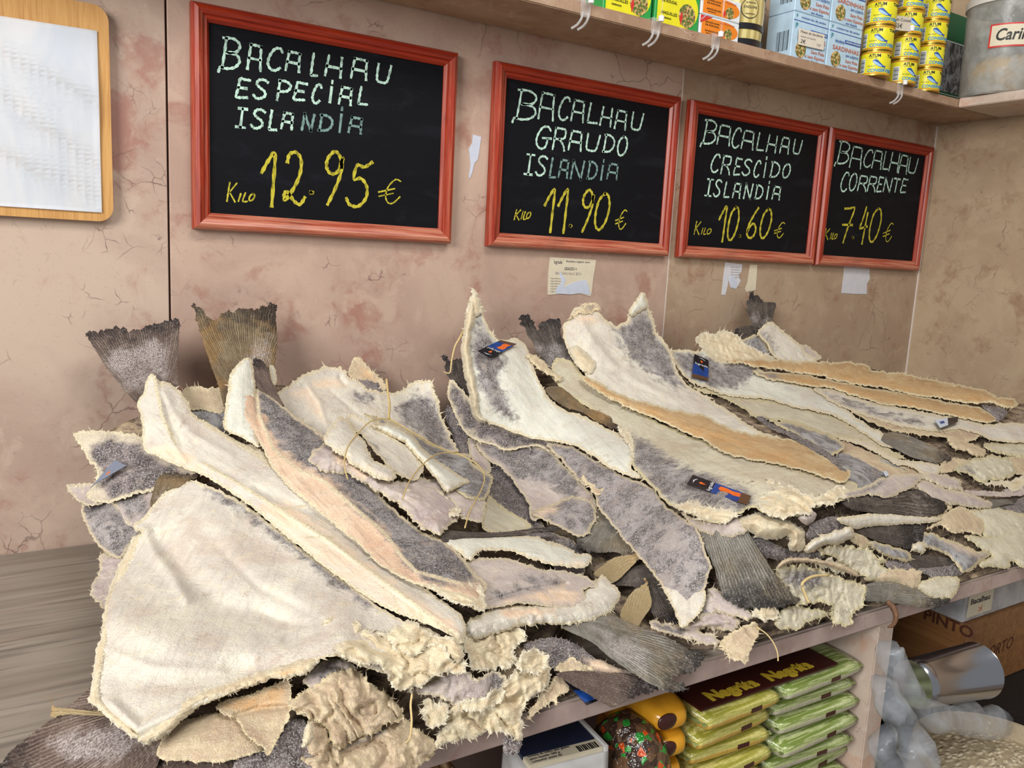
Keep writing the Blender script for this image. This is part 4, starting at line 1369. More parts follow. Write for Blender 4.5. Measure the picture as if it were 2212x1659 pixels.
# the big pale cod in front
fish('dried_codfish', 'dried fish', 'largest pale cream triangular cod spread at the front left, its edge frayed', 'L',
     ('body', 0, '430,1040 480,1062 545,1100 600,1145 725,1240 805,1300 870,1340 930,1360 985,1395 1000,1420 1008,1442 985,1452 952,1452 919,1470 857,1476 835,1458 805,1446 776,1439 747,1424 721,1417 681,1428 655,1454 622,1465 587,1466 532,1483 470,1509 422,1531 385,1560 360,1582 323,1603 301,1597 290,1579 257,1564 224,1542 209,1524 196,1509 202,1454 211,1402 220,1373 228,1307 239,1274 253,1234 272,1197 292,1167 305,1149 284,1135 312,1116 330,1090 360,1062 400,1040', 'pale', 3.6,
      dict(rag=1.0, th=11, curl=7, und=5, bulge=8, axis=(0, '300,1560 520,1120'), step=7,
           skin=[(0, '440,1030 490,1058 545,1095 600,1140 725,1235 830,1310 790,1310 700,1245 590,1160 530,1110 460,1070')],
           ridge=[(0, '312,1150 330,1190 372,1240 400,1290', 14, 15), (0, '250,1330 400,1400 620,1400 730,1370', 40, 15), (0, '240,1520 300,1575 420,1520 560,1470', 14, 13), (0, '450,1110 520,1200 640,1280 760,1330', 26, 7), (0, '225,1400 330,1440 480,1450', 10, 4), (0, '284,1137 330,1140 380,1148', 7, 6)],
           groove=[(0, '360,1180 410,1250 480,1310 620,1350', 34, 18), (0, '560,1320 640,1350 700,1345', 10, 6), (0, '260,1470 380,1480 520,1440', 22, 7), (0, '470,1180 560,1270 660,1320', 8, 4), (0, '330,1148 380,1142', 4, 7), (0, '520,1110 545,1108', 8, 9), (0, '620,1385 700,1362', 12, 6)])),
     ('thick_rim', 0, '300,1600 323,1606 360,1584 422,1533 470,1511 532,1486 587,1468 655,1456 690,1428 660,1418 600,1438 540,1458 470,1482 400,1512 345,1560 318,1578', 'crumb', 4.3, dict(rag=1.2, th=12, bulge=10, curl=2, axis=(0, '310,1595 690,1425'), amber=(0, '470,1512 590,1470 640,1458 640,1450 560,1470'))),
     ('rolled_rim', 0, '288,1160 303,1168 285,1215 262,1265 245,1315 232,1380 222,1440 216,1500 240,1535 300,1580 292,1597 250,1566 206,1526 193,1508 200,1452 209,1400 218,1372 226,1306 250,1236 270,1198', 'crumb', 4.2, dict(rag=1.2, th=9, bulge=5, axis=(0, '290,1170 210,1500'))),
     ('frayed_edge', 4, '280,790 400,760 540,850 640,870 740,880 780,980 880,920 980,940 1010,1010 1095,1050 1092,1092 960,1100 870,1165 700,1195 635,1125 595,1040 480,1045 400,1015 330,950 300,860', 'crumb', 4.6,
      dict(rag=2.2, th=9, crump=8, curl=4, step=4.2)),
     ('fin', 1, '1195,1432 1100,1408 1000,1402 930,1408 885,1450 850,1560 825,1665 880,1690 950,1640 1050,1540 1130,1480', 'ofin', 4.3, dict(rag=0.8, th=4, axis=(1, '870,1700 1050,1400'), amber=(1, '850,1600 940,1560 950,1640 880,1680'))))
fish('cod_scrap', 'dried fish', 'row of loose cream flesh lumps where the peach-fleshed strip meets the frayed edge', 'L',
     ('cod_scrap', 4, '640,880 700,830 780,790 850,840 900,880 960,880 1060,900 1090,960 1080,1040 1000,1010 960,950 900,940 820,1000 760,1010 700,960', 'crumb', 5.3, dict(rag=2.6, th=11, crump=8, bulge=6)))

# two upright-tailed cods
fish('dried_codfish', 'dried fish', 'cod with the leftmost upright tail, frosted grey-brown, its peach flesh strip running to the front', 'L',
     ('body', 0, '295,868 309,852 314,827 325,808 344,822 366,827 387,843 404,865 420,898 453,914 485,936 523,955 569,976 600,1010 650,1040 700,1085 800,1180 880,1245 960,1300 1003,1340 1000,1390 967,1368 912,1345 864,1327 805,1298 725,1242 655,1187 600,1142 545,1097 480,1052 440,1028 400,1012 350,990 310,970 308,925 302,895', 'pale', 4.8,
      dict(rag=0.9, th=13, curl=3, bulge=10, axis=(0, '310,850 1000,1370'), amber=[(0, '560,1090 620,1085 720,1150 830,1240 900,1290 990,1350 995,1382 860,1322 720,1235 640,1170'), (0, '312,965 345,985 400,1005 440,1020 420,985 360,960')],
           ridge=[(0, '335,815 345,860 352,900 368,950 400,1000', 5, 6), (0, '430,1000 560,1070 700,1160 850,1270 990,1372', 6, 6), (0, '352,850 380,900 420,940 500,985', 9, 5)],
           seam=[(0, '440,1000 560,1072 640,1122 720,1172 850,1270 990,1375', 4), (0, '600,1100 660,1092', 2.5), (0, '660,1160 720,1160', 2.5), (0, '335,820 350,900 380,960', 4), (0, '405,870 450,920 560,985 640,1045', 5), (0, '820,1265 850,1285 860,1320', 2), (0, '880,1290 905,1310 912,1340', 2), (0, '930,1315 945,1350', 2)], groove=[(0, '345,845 365,900 392,955', 5, 6), (0, '560,1060 680,1110 800,1200 920,1285', 12, 8)] + [(0, '%d,%d %d,%d' % (338 + 3.4 * i, 893 + 8 * i, 358 + 3 * i, 889 + 8 * i), 1.6, 3) for i in range(9)])),
     ('tail_fin', 1, '328,288 420,283 540,250 690,267 760,258 830,230 930,205 1045,193 1058,260 1052,420 1045,600 1052,735 1000,720 900,690 850,690 800,760 770,800 722,850 600,720 480,570 400,440 345,350', 'fin', 3.6,
      dict(rag=0.8, th=6, axis=(1, '870,900 690,190'), curl=2, amber=(1, '520,430 700,400 860,330 960,400 980,600 900,680 820,620 740,780 600,680 480,500'))))
fish('dried_codfish', 'dried fish', 'cod with the olive-brown upright tail second from the left, half peach flesh half dark skin', 'L',
     ('body', 0, '488,885 493,843 496,813 510,792 528,774 545,779 552,828 585,853 610,873 642,903 683,930 702,942 760,985 800,1050 900,1140 960,1170 1000,1205 1025,1240 1052,1262 1045,1292 1040,1322 1010,1310 965,1287 930,1272 880,1254 830,1227 795,1197 770,1172 720,1132 677,1095 634,1062 605,1032 583,1002 566,965 545,953 485,928', 'peach', 6.0,
      dict(rag=0.9, th=13, curl=2, bulge=13, axis=(0, '540,800 1040,1300'),
           skin=(0, '556,832 585,850 700,935 800,1040 960,1165 1056,1262 1000,1262 930,1257 890,1228 865,1198 835,1153 805,1123 770,1093 740,1058 690,1020 640,1000 600,965 575,920 558,880'), seam=[(0, '552,835 560,900 590,970 640,1012 700,1040 770,1100 830,1150 870,1205 900,1235 1000,1262', 4)], groove=[(0, '552,840 556,900 572,950', 4, 6)],
           ridge=[(0, '560,900 590,975 640,1015 700,1035 770,1100 850,1180 920,1255 1030,1290', 6, 4)])),
     ('tail_wrist', 1, '1430,1050 1425,900 1445,760 1460,640 1510,560 1580,495 1638,520 1660,700 1655,900 1662,1050 1690,1200 1620,1160 1540,1115', 'white', 6.6,
      dict(rag=0.7, th=9, bulge=8, axis=(1, '1580,500 1560,1150'), groove=[(1, '%d,%d %d,%d' % (1590, 800 + 50 * i, 1630, 795 + 50 * i), 2, 2.5) for i in range(7)])),
     ('tail_fin', 1, '1172,68 1200,85 1260,150 1350,195 1400,140 1480,110 1590,100 1700,85 1760,75 1822,58 1828,160 1837,300 1832,450 1815,570 1780,600 1730,620 1640,600 1560,640 1500,700 1450,800 1415,880 1380,740 1330,600 1260,400 1200,200', 'ofin', 3.8,
      dict(rag=0.8, th=5, axis=(1, '1620,860 1560,60'), lifts=(1, [(1230, 110, 60, 10)]), amber=(1, '1560,560 1650,420 1760,330 1800,480 1760,560 1650,560'))),
     ('small_fin', 1, '1645,505 1700,498 1760,570 1805,700 1860,810 1895,880 1830,830 1760,780 1680,730 1660,640', 'fin', 6.9, dict(rag=0.6, th=5, axis=(1, '1860,860 1660,500'))),
     ('fin_ray', 1, '1772,560 1812,555 1835,640 1825,720 1800,680', 'white', 4.8, dict(rag=0.5, th=5)),
     ('frayed_tip', 4, '880,560 1000,570 1120,560 1200,600 1225,690 1222,745 1150,718 1060,690 960,640 900,600', 'crumb', 7.0, dict(rag=1.6, th=9, crump=4)))

# the tied bundle
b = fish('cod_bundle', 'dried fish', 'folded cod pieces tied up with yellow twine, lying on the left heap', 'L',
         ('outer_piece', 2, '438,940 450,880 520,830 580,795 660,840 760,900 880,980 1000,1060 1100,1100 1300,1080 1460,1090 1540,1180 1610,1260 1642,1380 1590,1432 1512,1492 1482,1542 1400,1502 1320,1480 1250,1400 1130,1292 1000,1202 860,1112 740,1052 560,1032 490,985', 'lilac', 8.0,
          dict(rag=1.4, th=18, bulge=26, crump=3, axis=(2, '450,900 1500,1480'), skin=(2, '700,690 900,700 1120,800 1400,1000 1500,1090 1300,1070 1120,1060 900,960 760,820'), amber=(2, '640,880 760,930 900,1020 880,1100 740,1010 620,960'), groove=[(2, '1250,1160 1400,1120 1480,1090', 5, 12), (2, '1200,1240 1300,1320 1330,1400', 6, 8)])),  # the skin patch here is painted shade, darkening gaps between the folded pieces
         ('middle_piece', 2, '735,620 770,572 840,598 960,678 1080,738 1150,788 1250,848 1330,950 1350,1010 1260,1100 1110,1040 1050,970 950,860 850,740', 'pale', 10.2,
          dict(rag=1.0, th=12, bulge=-6, curl=9, axis=(2, '760,590 1300,1050'), skin=(2, '900,780 1060,960 1040,990 940,890'))),
         ('left_flap', 2, '556,740 600,680 660,600 690,588 740,625 800,705 880,795 920,905 1000,960 1090,1000 1125,1060 1085,1105 1000,1095 900,1045 780,975 700,905 590,835', 'pale', 11.2,
          dict(rag=1.2, th=14, bulge=14, curl=5, axis=(2, '600,680 1100,1070'), amber=(2, '760,960 900,1000 1080,1080 1000,1080 860,1020'))),
         ('skin_side', 2, '880,568 1000,600 1130,640 1300,738 1560,868 1702,890 1725,940 1830,1030 1905,1080 1872,1180 1832,1250 1700,1240 1600,1180 1500,1100 1400,960 1250,800 1100,690 950,640', 'bskin', 9.6,
          dict(rag=0.9, th=11, bulge=12, axis=(2, '900,590 1850,1150'))),
         ('rolled_piece', 2, '930,660 1000,638 1080,645 1180,685 1280,762 1350,850 1480,950 1600,1040 1722,1110 1625,1152 1532,1192 1450,1102 1380,1012 1310,935 1200,805 1050,725', 'white', 11.4,
          dict(rag=0.8, th=18, bulge=28, axis=(2, '960,650 1650,1140'))),
         ('end_piece', 2, '1525,1195 1620,1165 1700,1215 1832,1245 1828,1400 1800,1432 1680,1410 1640,1385 1590,1290', 'lilac', 8.8, dict(rag=0.6, th=14, bulge=5)),
         ('torn_flesh', 2, '1180,1180 1280,1190 1400,1200 1500,1180 1560,1290 1640,1330 1600,1390 1480,1370 1380,1340 1300,1260', 'crumb', 9.9, dict(rag=2.0, th=9, crump=5)))
for s_ in ('740,1085 715,980 722,900 760,800 880,662 960,615 1080,608', '1080,608 1300,738 1500,850 1620,888 1760,960 1830,1060 1802,1180 1720,1330 1675,1475', '1178,1245 1230,1110 1330,980 1450,890 1620,875'):
    tw = cord('twine', 2, s_, 0.0011, M_twine, 14.5, b)
    tw['label'] = 'yellow twine'
tag(cord('twine', 2, '1050,290 1062,400 1075,500 1068,610 1090,620', 0.0022, M_twine, 6.0), 'loose end of yellow twine hanging above the tied cod bundle', 'twine')

fish('cod_scrap', 'dried fish', 'mauve hollow of cod skin in shade under the middle of the big pale cod edge', 'L',
     ('cod_scrap', 4, '150,1150 200,1080 260,1035 340,1010 440,1050 450,1110 380,1130 300,1150 220,1190', 'lilac', 0.8, dict(rag=1.0, th=8, curl=-4, crump=3, skin=(4, '200,1100 300,1040 420,1070 340,1120 240,1160'))))
fish('cod_scrap', 'dried fish', 'yellow drop-shaped cod scrap below the crumpled beige shoulder', 'L',
     ('cod_scrap', 4, '140,1530 150,1470 175,1400 205,1410 212,1480 190,1520 165,1538', 'crumb', 2.6, dict(rag=1.0, th=8, bulge=5)))
fish('cod_scrap', 'dried fish', 'small ragged flake left of the overhanging cream cod at the counter edge', 'L',
     ('cod_scrap', 4, '850,1345 890,1290 960,1270 1010,1310 1000,1390 930,1420 880,1400', 'crumb', 2.0, dict(rag=2.2, th=8, crump=5)))
fish('cod_scrap', 'dried fish', 'pale shredded flake on top of the overhanging cream cod, at its upper end', 'L',
     ('cod_scrap', 4, '1400,1040 1450,980 1540,965 1600,1010 1570,1080 1490,1110 1420,1100', 'crumb', 2.4, dict(rag=2.4, th=8, crump=6, curl=3)))
fish('cod_scrap', 'dried fish', 'cream torn flake between the purple-patched scrap and the overhanging cream cod', 'L',
     ('cod_scrap', 4, '1060,1290 1130,1250 1210,1240 1270,1200 1330,1210 1290,1280 1200,1320 1110,1330', 'crumb', 2.6, dict(rag=2.4, th=8, crump=5, curl=3)))
tag(cord('dried_strand', 4, '790,1225 782,1290 788,1380 778,1480 755,1510', 0.0012, M_strand, 4.0), 'long thin fibre hanging down over the crumpled beige cod', 'strand')
tag(cord('dried_strand', 8, '1690,490 1750,530 1800,590 1830,660 1835,720', 0.0010, M_strand, 1.5), 'thin yellowish fibre hanging over the counter edge above the biscuit packs', 'strand')

# ------------------------------------------------------------------ MIDDLE HEAP
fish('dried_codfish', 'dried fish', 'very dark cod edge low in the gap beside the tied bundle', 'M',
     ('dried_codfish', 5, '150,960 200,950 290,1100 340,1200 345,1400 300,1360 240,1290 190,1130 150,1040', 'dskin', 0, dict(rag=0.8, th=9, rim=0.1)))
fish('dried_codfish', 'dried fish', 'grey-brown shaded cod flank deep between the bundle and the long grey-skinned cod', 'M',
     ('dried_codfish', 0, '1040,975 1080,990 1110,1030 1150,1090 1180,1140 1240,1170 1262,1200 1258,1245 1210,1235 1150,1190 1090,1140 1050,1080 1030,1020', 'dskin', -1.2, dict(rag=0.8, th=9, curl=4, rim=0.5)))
fish('cod_scrap', 'dried fish', 'lilac rounded cod lobe low beside the right end of the bundle', 'M',
     ('cod_scrap', 5, '335,1205 400,1225 425,1300 500,1370 525,1440 505,1485 430,1455 370,1385 340,1300', 'lilac', 0.4, dict(rag=0.6, th=10, bulge=8)))
fish('dried_codfish', 'dried fish', 'mauve-brown cod with a pale belly patch under the dark-finned leftmost cod of the middle heap', 'M',
     ('dried_codfish', 0, '1028,958 1060,955 1094,968 1150,962 1190,975 1220,1005 1250,1035 1285,1080 1290,1130 1262,1125 1230,1098 1190,1108 1150,1125 1140,1085 1110,1042 1085,1012 1050,990', 'lilac', 1.0,
      dict(rag=0.9, th=9, curl=5, skin=[(0, '1035,955 1180,962 1250,1040 1240,1080 1180,1040 1120,1035 1080,1000')], axis=(0, '1040,960 1280,1110'))))
fish('dried_codfish', 'dried fish', 'brown-grey cod hump with tan edge beside the olive fin, above the silvery belly flap', 'M',
     ('dried_codfish', 7, '0,655 60,615 180,570 300,535 420,600 420,720 330,810 200,760 80,705', 'skin', 1.8, dict(rag=0.9, th=10, bulge=12, curl=3, amber=(7, '0,640 100,600 160,640 60,680'))))
fish('dried_codfish', 'dried fish', 'dark-skinned cod with a small black upright tail, leftmost of the middle heap', 'M',
     ('body', 5, '172,870 185,740 250,780 350,890 400,1010 540,1080 660,1130 800,1180 980,1215 1080,1290 1000,1320 900,1270 800,1275 640,1305 540,1262 430,1232 330,1182 290,1132 250,1052 200,952', 'mix', 2.2,
      dict(rag=0.9, th=8, curl=6, axis=(5, '200,760 950,1260'), rimw=4, skin=(5, '195,770 260,800 350,900 420,1020 560,1110 700,1160 960,1230 1060,1290 900,1265 640,1290 440,1220 310,1120 230,1000 190,860'))),
     ('tail_fin', 5, '138,548 182,558 200,590 282,568 305,680 345,800 370,920 300,860 240,800 180,720 150,640', 'dfin', 1.5, dict(rag=0.8, th=5, axis=(5, '330,900 180,550'))))
tag(cord('dried_strand', 5, '305,345 262,420 230,480 205,590 195,675 170,685 138,672', 0.0024, M_strand, 3.4, None, None, [1.2, 1, .8, .7, .5, .3]), 'thin dried strand drooping beside the tall cream cod spike', 'strand')

fish('cod_tail', 'dried fish', 'olive-grey fan fin peeking out left under the long grey-skinned cod', 'M',
     ('cod_tail', 7, '300,870 310,780 350,690 430,620 520,690 600,790 680,890 720,975 640,945 560,915 480,925 400,915 325,900', 'gfin', 1.4, dict(rag=0.8, th=5, axis=(7, '560,640 380,920'), curl=3)))
fish('cod_tail', 'dried fish', 'dark fan-shaped cod fin under the pointed tip of the long grey-skinned cod', 'M',
     ('cod_tail', 7, '555,1135 620,1060 700,1010 760,1010 850,1080 900,1160 950,1250 1000,1360 1010,1415 900,1375 800,1315 760,1200 690,1150', 'dfin', 0.6, dict(rag=1.0, th=5, axis=(7, '700,960 900,1400'))))
fish('cod_fin', 'dried fish', 'upper straw-coloured papery fin standing left of the long grey-skinned cod', 'M',
     ('cod_fin', 7, '415,1065 480,1000 560,950 680,930 742,903 712,970 645,1040 560,1118 500,1095', 'straw', 2.4, dict(rag=0.8, th=3, axis=(7, '430,1090 740,905'), curl=4)))
fish('cod_fin', 'dried fish', 'lower straw-coloured papery fin pointing up beside the dark fan fin', 'M',
     ('cod_fin', 7, '598,1365 620,1270 680,1180 730,1150 770,1088 792,1180 805,1270 745,1370 705,1418', 'straw', 2.0, dict(rag=0.8, th=3, axis=(7, '660,1400 770,1090'), curl=4)))
fish('dried_codfish', 'dried fish', 'pink-beige cod slab on the counter behind the long drooping striped tail', 'M',
     ('dried_codfish', 8, '965,440 1060,460 1200,485 1300,400 1400,350 1460,370 1550,420 1582,445 1545,500 1515,520 1440,500 1290,510 1400,550 1445,590 1340,605 1180,562 1050,522 975,490', 'lilac', 0.9,
      dict(rag=1.7, th=12, crump=5, bulge=5, skin=(8, '980,450 1200,500 1180,550 1040,510'), groove=[(8, '1200,500 1320,500 1440,490', 5, 10)])))
fish('cod_scrap', 'dried fish', 'beige torn scrap hanging down over the counter edge right of the drooping striped tail', 'M',
     ('cod_scrap', 8, '1435,600 1500,535 1590,490 1685,470 1690,560 1645,640 1642,712 1580,732 1500,692 1460,640', 'tan', 1.5, dict(rag=2.0, th=9, crump=5, curl=4)))
fish('cod_scrap', 'dried fish', 'lilac cod lump right of the pointed cod tip', 'M',
     ('cod_scrap', 8, '1290,420 1320,330 1355,240 1400,220 1510,290 1600,340 1660,400 1640,440 1560,420 1440,390 1380,410', 'lilac', 1.5, dict(rag=1.4, th=10, bulge=8, crump=3, skin=(8, '1310,360 1380,370 1370,410 1310,410'))))
fish('cod_scrap', 'dried fish', 'pinkish frayed lump just under the fringe of the broad grey-green tail', 'M',
     ('cod_scrap', 8, '1655,390 1700,350 1760,335 1835,360 1815,425 1725,445 1668,425', 'crumb', 1.9, dict(rag=2.0, th=9, crump=5)))
fish('dried_codfish', 'dried fish', 'pale cod remnant lying at the counter edge right of the broad grey-green tail', 'M',
     ('dried_codfish', 9, '270,1605 300,1520 400,1475 560,1490 710,1535 600,1570 480,1625 420,1662 310,1655', 'green', 0.6, dict(rag=2.0, th=9, crump=5)))
fish('dried_codfish', 'dried fish', 'long grey-skinned cod with a cream pointed tip slanting down the front of the middle heap', 'M',
     ('body', 7, '100,180 250,195 330,235 480,325 600,395 720,435 800,475 850,525 900,600 960,640 1010,680 1110,750 1155,860 1185,960 1212,1020 1182,1090 1162,1200 1122,1330 1062,1390 1010,1422 980,1352 930,1242 880,1152 830,1082 740,972 650,872 570,772 490,672 430,572 400,492 320,442 280,390 200,300 130,230', 'skin', 3.2,
      dict(rag=0.9, th=11, curl=4, bulge=12, axis=(7, '150,200 1030,1400'), rimw=4, groove=[(7, '380,470 430,520 440,560', 6, 5)])),
     ('flesh_tip', 7, '880,1150 960,1140 1060,1150 1140,1170 1172,1180 1150,1290 1122,1335 1062,1395 1008,1426 975,1352 928,1244', 'pale', 3.9, dict(rag=0.8, th=9, bulge=6, axis=(7, '1040,1150 1010,1420'))),
     ('torn_knot', 7, '330,380 400,370 480,400 510,450 490,500 440,530 390,490 340,440', 'tan', 4.0, dict(rag=1.8, th=8, crump=4)))
fish('cod_tail', 'dried fish', 'broad grey-green cod tail hanging down at the middle of the counter front, dark fringe', 'M',
     ('cod_tail', 7, '1105,760 1200,715 1330,705 1440,760 1520,880 1600,1000 1680,1110 1760,1200 1805,1250 1700,1292 1600,1282 1500,1302 1420,1284 1330,1254 1280,1202 1240,1052 1190,932 1145,850', 'gfin', 2.6,
      dict(rag=0.9, th=7, axis=(7, '1180,480 1560,1300'), ridge=[(7, '1240,760 1300,960 1400,1240', 8, 5)], bulge=4)),
     ('tail_wrist', 7, '1000,640 1120,700 1230,690 1350,665 1410,700 1450,775 1340,815 1230,800 1130,775 1060,720', 'lilac', 3.1, dict(rag=0.8, th=9, bulge=5, axis=(7, '1180,650 1260,800'))))
# front layers of the middle heap
fish('dried_codfish', 'dried fish', 'thick rolled cream cod edge directly under the frayed rim of the flat middle cod', 'M',
     ('dried_codfish', 9, '-20,790 60,765 140,750 260,785 370,808 460,858 502,912 492,1022 430,1052 368,1012 375,935 300,952 215,955 100,915 20,880', 'crumb', 2.4, dict(rag=1.3, th=21, bulge=18, crump=3)))
fish('dried_codfish', 'dried fish', 'curled cream cod lobe with dark inside, right of the thick rolled cream edge', 'M',
     ('flesh', 9, '485,1045 560,955 700,905 790,880 850,855 888,905 872,952 765,992 640,1005 565,1058', 'pale', 2.5, dict(rag=1.1, th=18, bulge=14)),
     ('inner_skin', 9, '505,930 540,850 620,800 750,780 850,840 840,875 700,905 560,960', 'dskin', 1.8, dict(rag=0.8, th=10, rim=0.2)))
fish('cod_scrap', 'dried fish', 'small lilac rounded knob under the frayed rim of the flat middle cod', 'M',
     ('cod_scrap', 9, '450,775 500,740 560,735 588,770 562,822 510,842 462,812', 'lilac', 4.0, dict(rag=0.6, th=18, bulge=14, rim=0.2)))
fish('dried_codfish', 'dried fish', 'pale cod with shredded cream fringe, below the curled cream lobe', 'M',
     ('dried_codfish', 9, '590,1045 740,1000 900,1010 985,1025 1050,1080 1145,1130 1090,1145 1155,1210 1142,1265 1020,1275 925,1235 840,1180 740,1110', 'green', 1.4, dict(rag=2.2, th=13, crump=6, axis=(9, '600,1040 1150,1230'))))
fish('cod_rib', 'dried fish', 'arched straw-coloured cod rib crossing the middle heap front', 'M',
     ('cod_rib', 9, '285,1160 350,1110 480,1098 640,1118 800,1158 915,1225 905,1245 800,1205 650,1155 450,1132 350,1150 300,1180', 'tan', 3.0, dict(rag=0.5, th=12, bulge=9, axis=(9, '290,1150 910,1230'), rim=0.3)))
fish('dried_codfish', 'dried fish', 'cream cod with a hollow and ragged drips, right of the broad grey-green tail', 'M',
     ('dried_codfish', 9, '285,1210 380,1165 500,1155 620,1185 720,1228 860,1275 965,1308 975,1400 905,1530 865,1562 842,1622 800,1644 690,1562 715,1485 640,1455 500,1465 380,1420', 'green', 1.6,
      dict(rag=2.0, th=16, crump=7, curl=6, axis=(9, '320,1200 850,1600'), skin=(9, '320,1230 480,1190 640,1210 620,1300 440,1330 340,1290'), lifts=(9, [(460, 1270, 110, -16)]))))
tag(cord('dried_strand', 9, '680,1235 560,1245 480,1300 500,1380 530,1450', 0.0022, M_strand, 4.4), 'curled pale fibre looping in the hollow of the ragged cream cod', 'strand')
fish('cod_tail', 'dried fish', 'blue-grey pointed cod tail lying along the counter edge above the stone support', 'M',
     ('cod_tail', 9, '955,1320 1100,1285 1250,1305 1400,1365 1480,1415 1640,1425 1560,1472 1450,1494 1280,1464 1100,1444 955,1424', 'gfin', 1.6, dict(rag=0.9, th=8, axis=(9, '900,1350 1560,1470'), bulge=4)))
tag(cord('dried_strand', 9, '1140,1440 1190,1490 1210,1560 1190,1620 1150,1640', 0.004, M_strandd, 2.0, None, [0, 4, 6, 6, 6], [1, 1.3, 1, .8, .4]), 'reddish dried shred hanging over the counter edge above the stone support', 'strand')

# the big flat fish of the middle heap
fish('dried_codfish', 'dried fish', 'broad flat greenish-cream cod with brown upright tail and grey flap, on the middle heap', 'M',
     ('body', 0, '1188,800 1202,775 1222,775 1245,790 1258,808 1300,845 1360,880 1400,900 1450,925 1600,980 1750,1020 1835,1040 1850,1058 1815,1082 1757,1097 1747,1110 1693,1119 1648,1106 1623,1094 1597,1110 1588,1116 1565,1130 1533,1126 1501,1113 1466,1102 1438,1084 1412,1055 1370,1012 1362,989 1364,964 1352,942 1333,921 1290,895 1250,868 1212,843', 'green', 4.6,
      dict(rag=1.0, th=10, curl=4, bulge=5, step=7, axis=(0, '1200,790 1780,1080'), skin=(7, '675,120 740,150 860,240 960,310 1080,350 1250,410 1380,460 1480,520 1470,610 1400,650 1330,622 1200,602 1100,582 980,612 900,562 820,472 740,402 690,332 670,230'),
           groove=[(7, '680,115 740,145 860,240 960,310 1070,345', 3, 6), (5, '1080,590 1300,820 1480,930', 6, 4)])),
     ('tail_fin', 5, '758,228 830,243 850,275 890,338 920,290 990,253 1062,252 1078,310 1072,360 1105,450 1160,540 1210,640 1130,620 1060,620 1000,700 900,560 850,440 800,365 768,300', 'dfin', 3.6,
      dict(rag=0.9, th=6, axis=(5, '1080,680 880,230'), amber=(5, '900,480 1000,440 1080,480 1140,590 1040,600 980,640'))),
     ('frayed_edge', 7, '1375,420 1500,425 1700,452 1760,480 1900,535 2050,478 2135,492 2085,562 1980,595 1900,615 1872,655 1700,685 1560,645 1525,590 1560,520 1640,495 1500,455', 'crumb', 5.5, dict(rag=2.6, th=8, crump=8, step=4)),
     ('rolled_rim', 7, '960,610 1000,580 1100,582 1200,605 1340,640 1385,650 1375,685 1300,722 1200,708 1100,668 1020,640', 'crumb', 5.4, dict(rag=1.6, th=12, bulge=6, crump=3)),
     ('knob', 7, '565,70 600,68 660,110 690,180 690,260 670,270 650,190 600,120', 'crumb', 5.2, dict(rag=1.4, th=8, crump=3)))
fish('dried_codfish', 'dried fish', 'tall cream cod with a rolled spike against the wall, holding the leftmost picture card', 'M',
     ('body', 5, '380,20 405,60 432,110 457,180 472,260 502,320 540,372 580,415 660,420 720,400 780,440 810,490 835,560 860,640 900,740 950,830 1010,915 1120,985 1250,1025 1340,1075 1450,1125 1540,1175 1610,1215 1645,1260 1655,1340 1640,1440 1700,1490 1730,1530 1640,1520 1550,1480 1430,1425 1330,1345 1200,1275 1100,1245 960,1225 800,1195 660,1145 540,1095 430,1055 380,985 350,900 330,800 310,650 300,500 310,400 320,250 340,120 358,70', 'white', 4.4,
      dict(rag=0.9, th=10, curl=4, und=6, bulge=5, step=6.5, axis=(5, '420,120 1620,1440'), skin=(5, '420,230 480,330 550,430 590,520 640,590 570,680 590,800 650,930 700,1035 560,1000 460,900 400,700 370,500 380,350'),
           groove=[(5, '560,680 600,860 700,1020', 14, 9), (5, '1000,1060 1100,1100', 3, 3), (5, '1100,1185 1250,1230', 3, 3)], ridge=[(5, '700,600 720,800 860,960 1100,1080 1400,1220', 40, 10), (5, '850,640 900,760 940,830', 6, 5)])),
     ('rolled_edge', 5, '345,130 375,100 400,160 395,260 370,330 358,420 362,540 385,680 410,820 420,900 425,1000 480,1060 450,1085 390,1050 365,960 345,860 310,730 290,600 280,480 300,330 312,230', 'crumb', 5.4, dict(rag=0.8, th=20, bulge=16, axis=(5, '360,120 400,1000'))),
     ('spike', 5, '372,8 395,30 420,80 440,150 445,210 405,230 370,240 330,200 322,160 350,110 362,60', 'crumb', 5.9, dict(rag=1.2, th=10, bulge=6, axis=(5, '380,10 390,230'))))
fish('cod_fin', 'dried fish', 'brown fin fold with torn cream knob between the spiked and the greenish cod', 'M',
     ('fin', 5, '950,815 1000,790 1080,800 1180,880 1280,960 1400,1000 1500,1070 1540,1130 1450,1110 1340,1060 1250,1000 1120,960 1010,890', 'ofin', 5.4, dict(rag=0.8, th=6, axis=(5, '980,800 1540,1120'), curl=3)),
     ('torn_knob', 5, '790,560 830,535 880,545 950,610 1010,680 1080,720 1060,750 980,700 900,660 850,600', 'tan', 5.9, dict(rag=1.6, th=9, crump=3, bulge=4)))
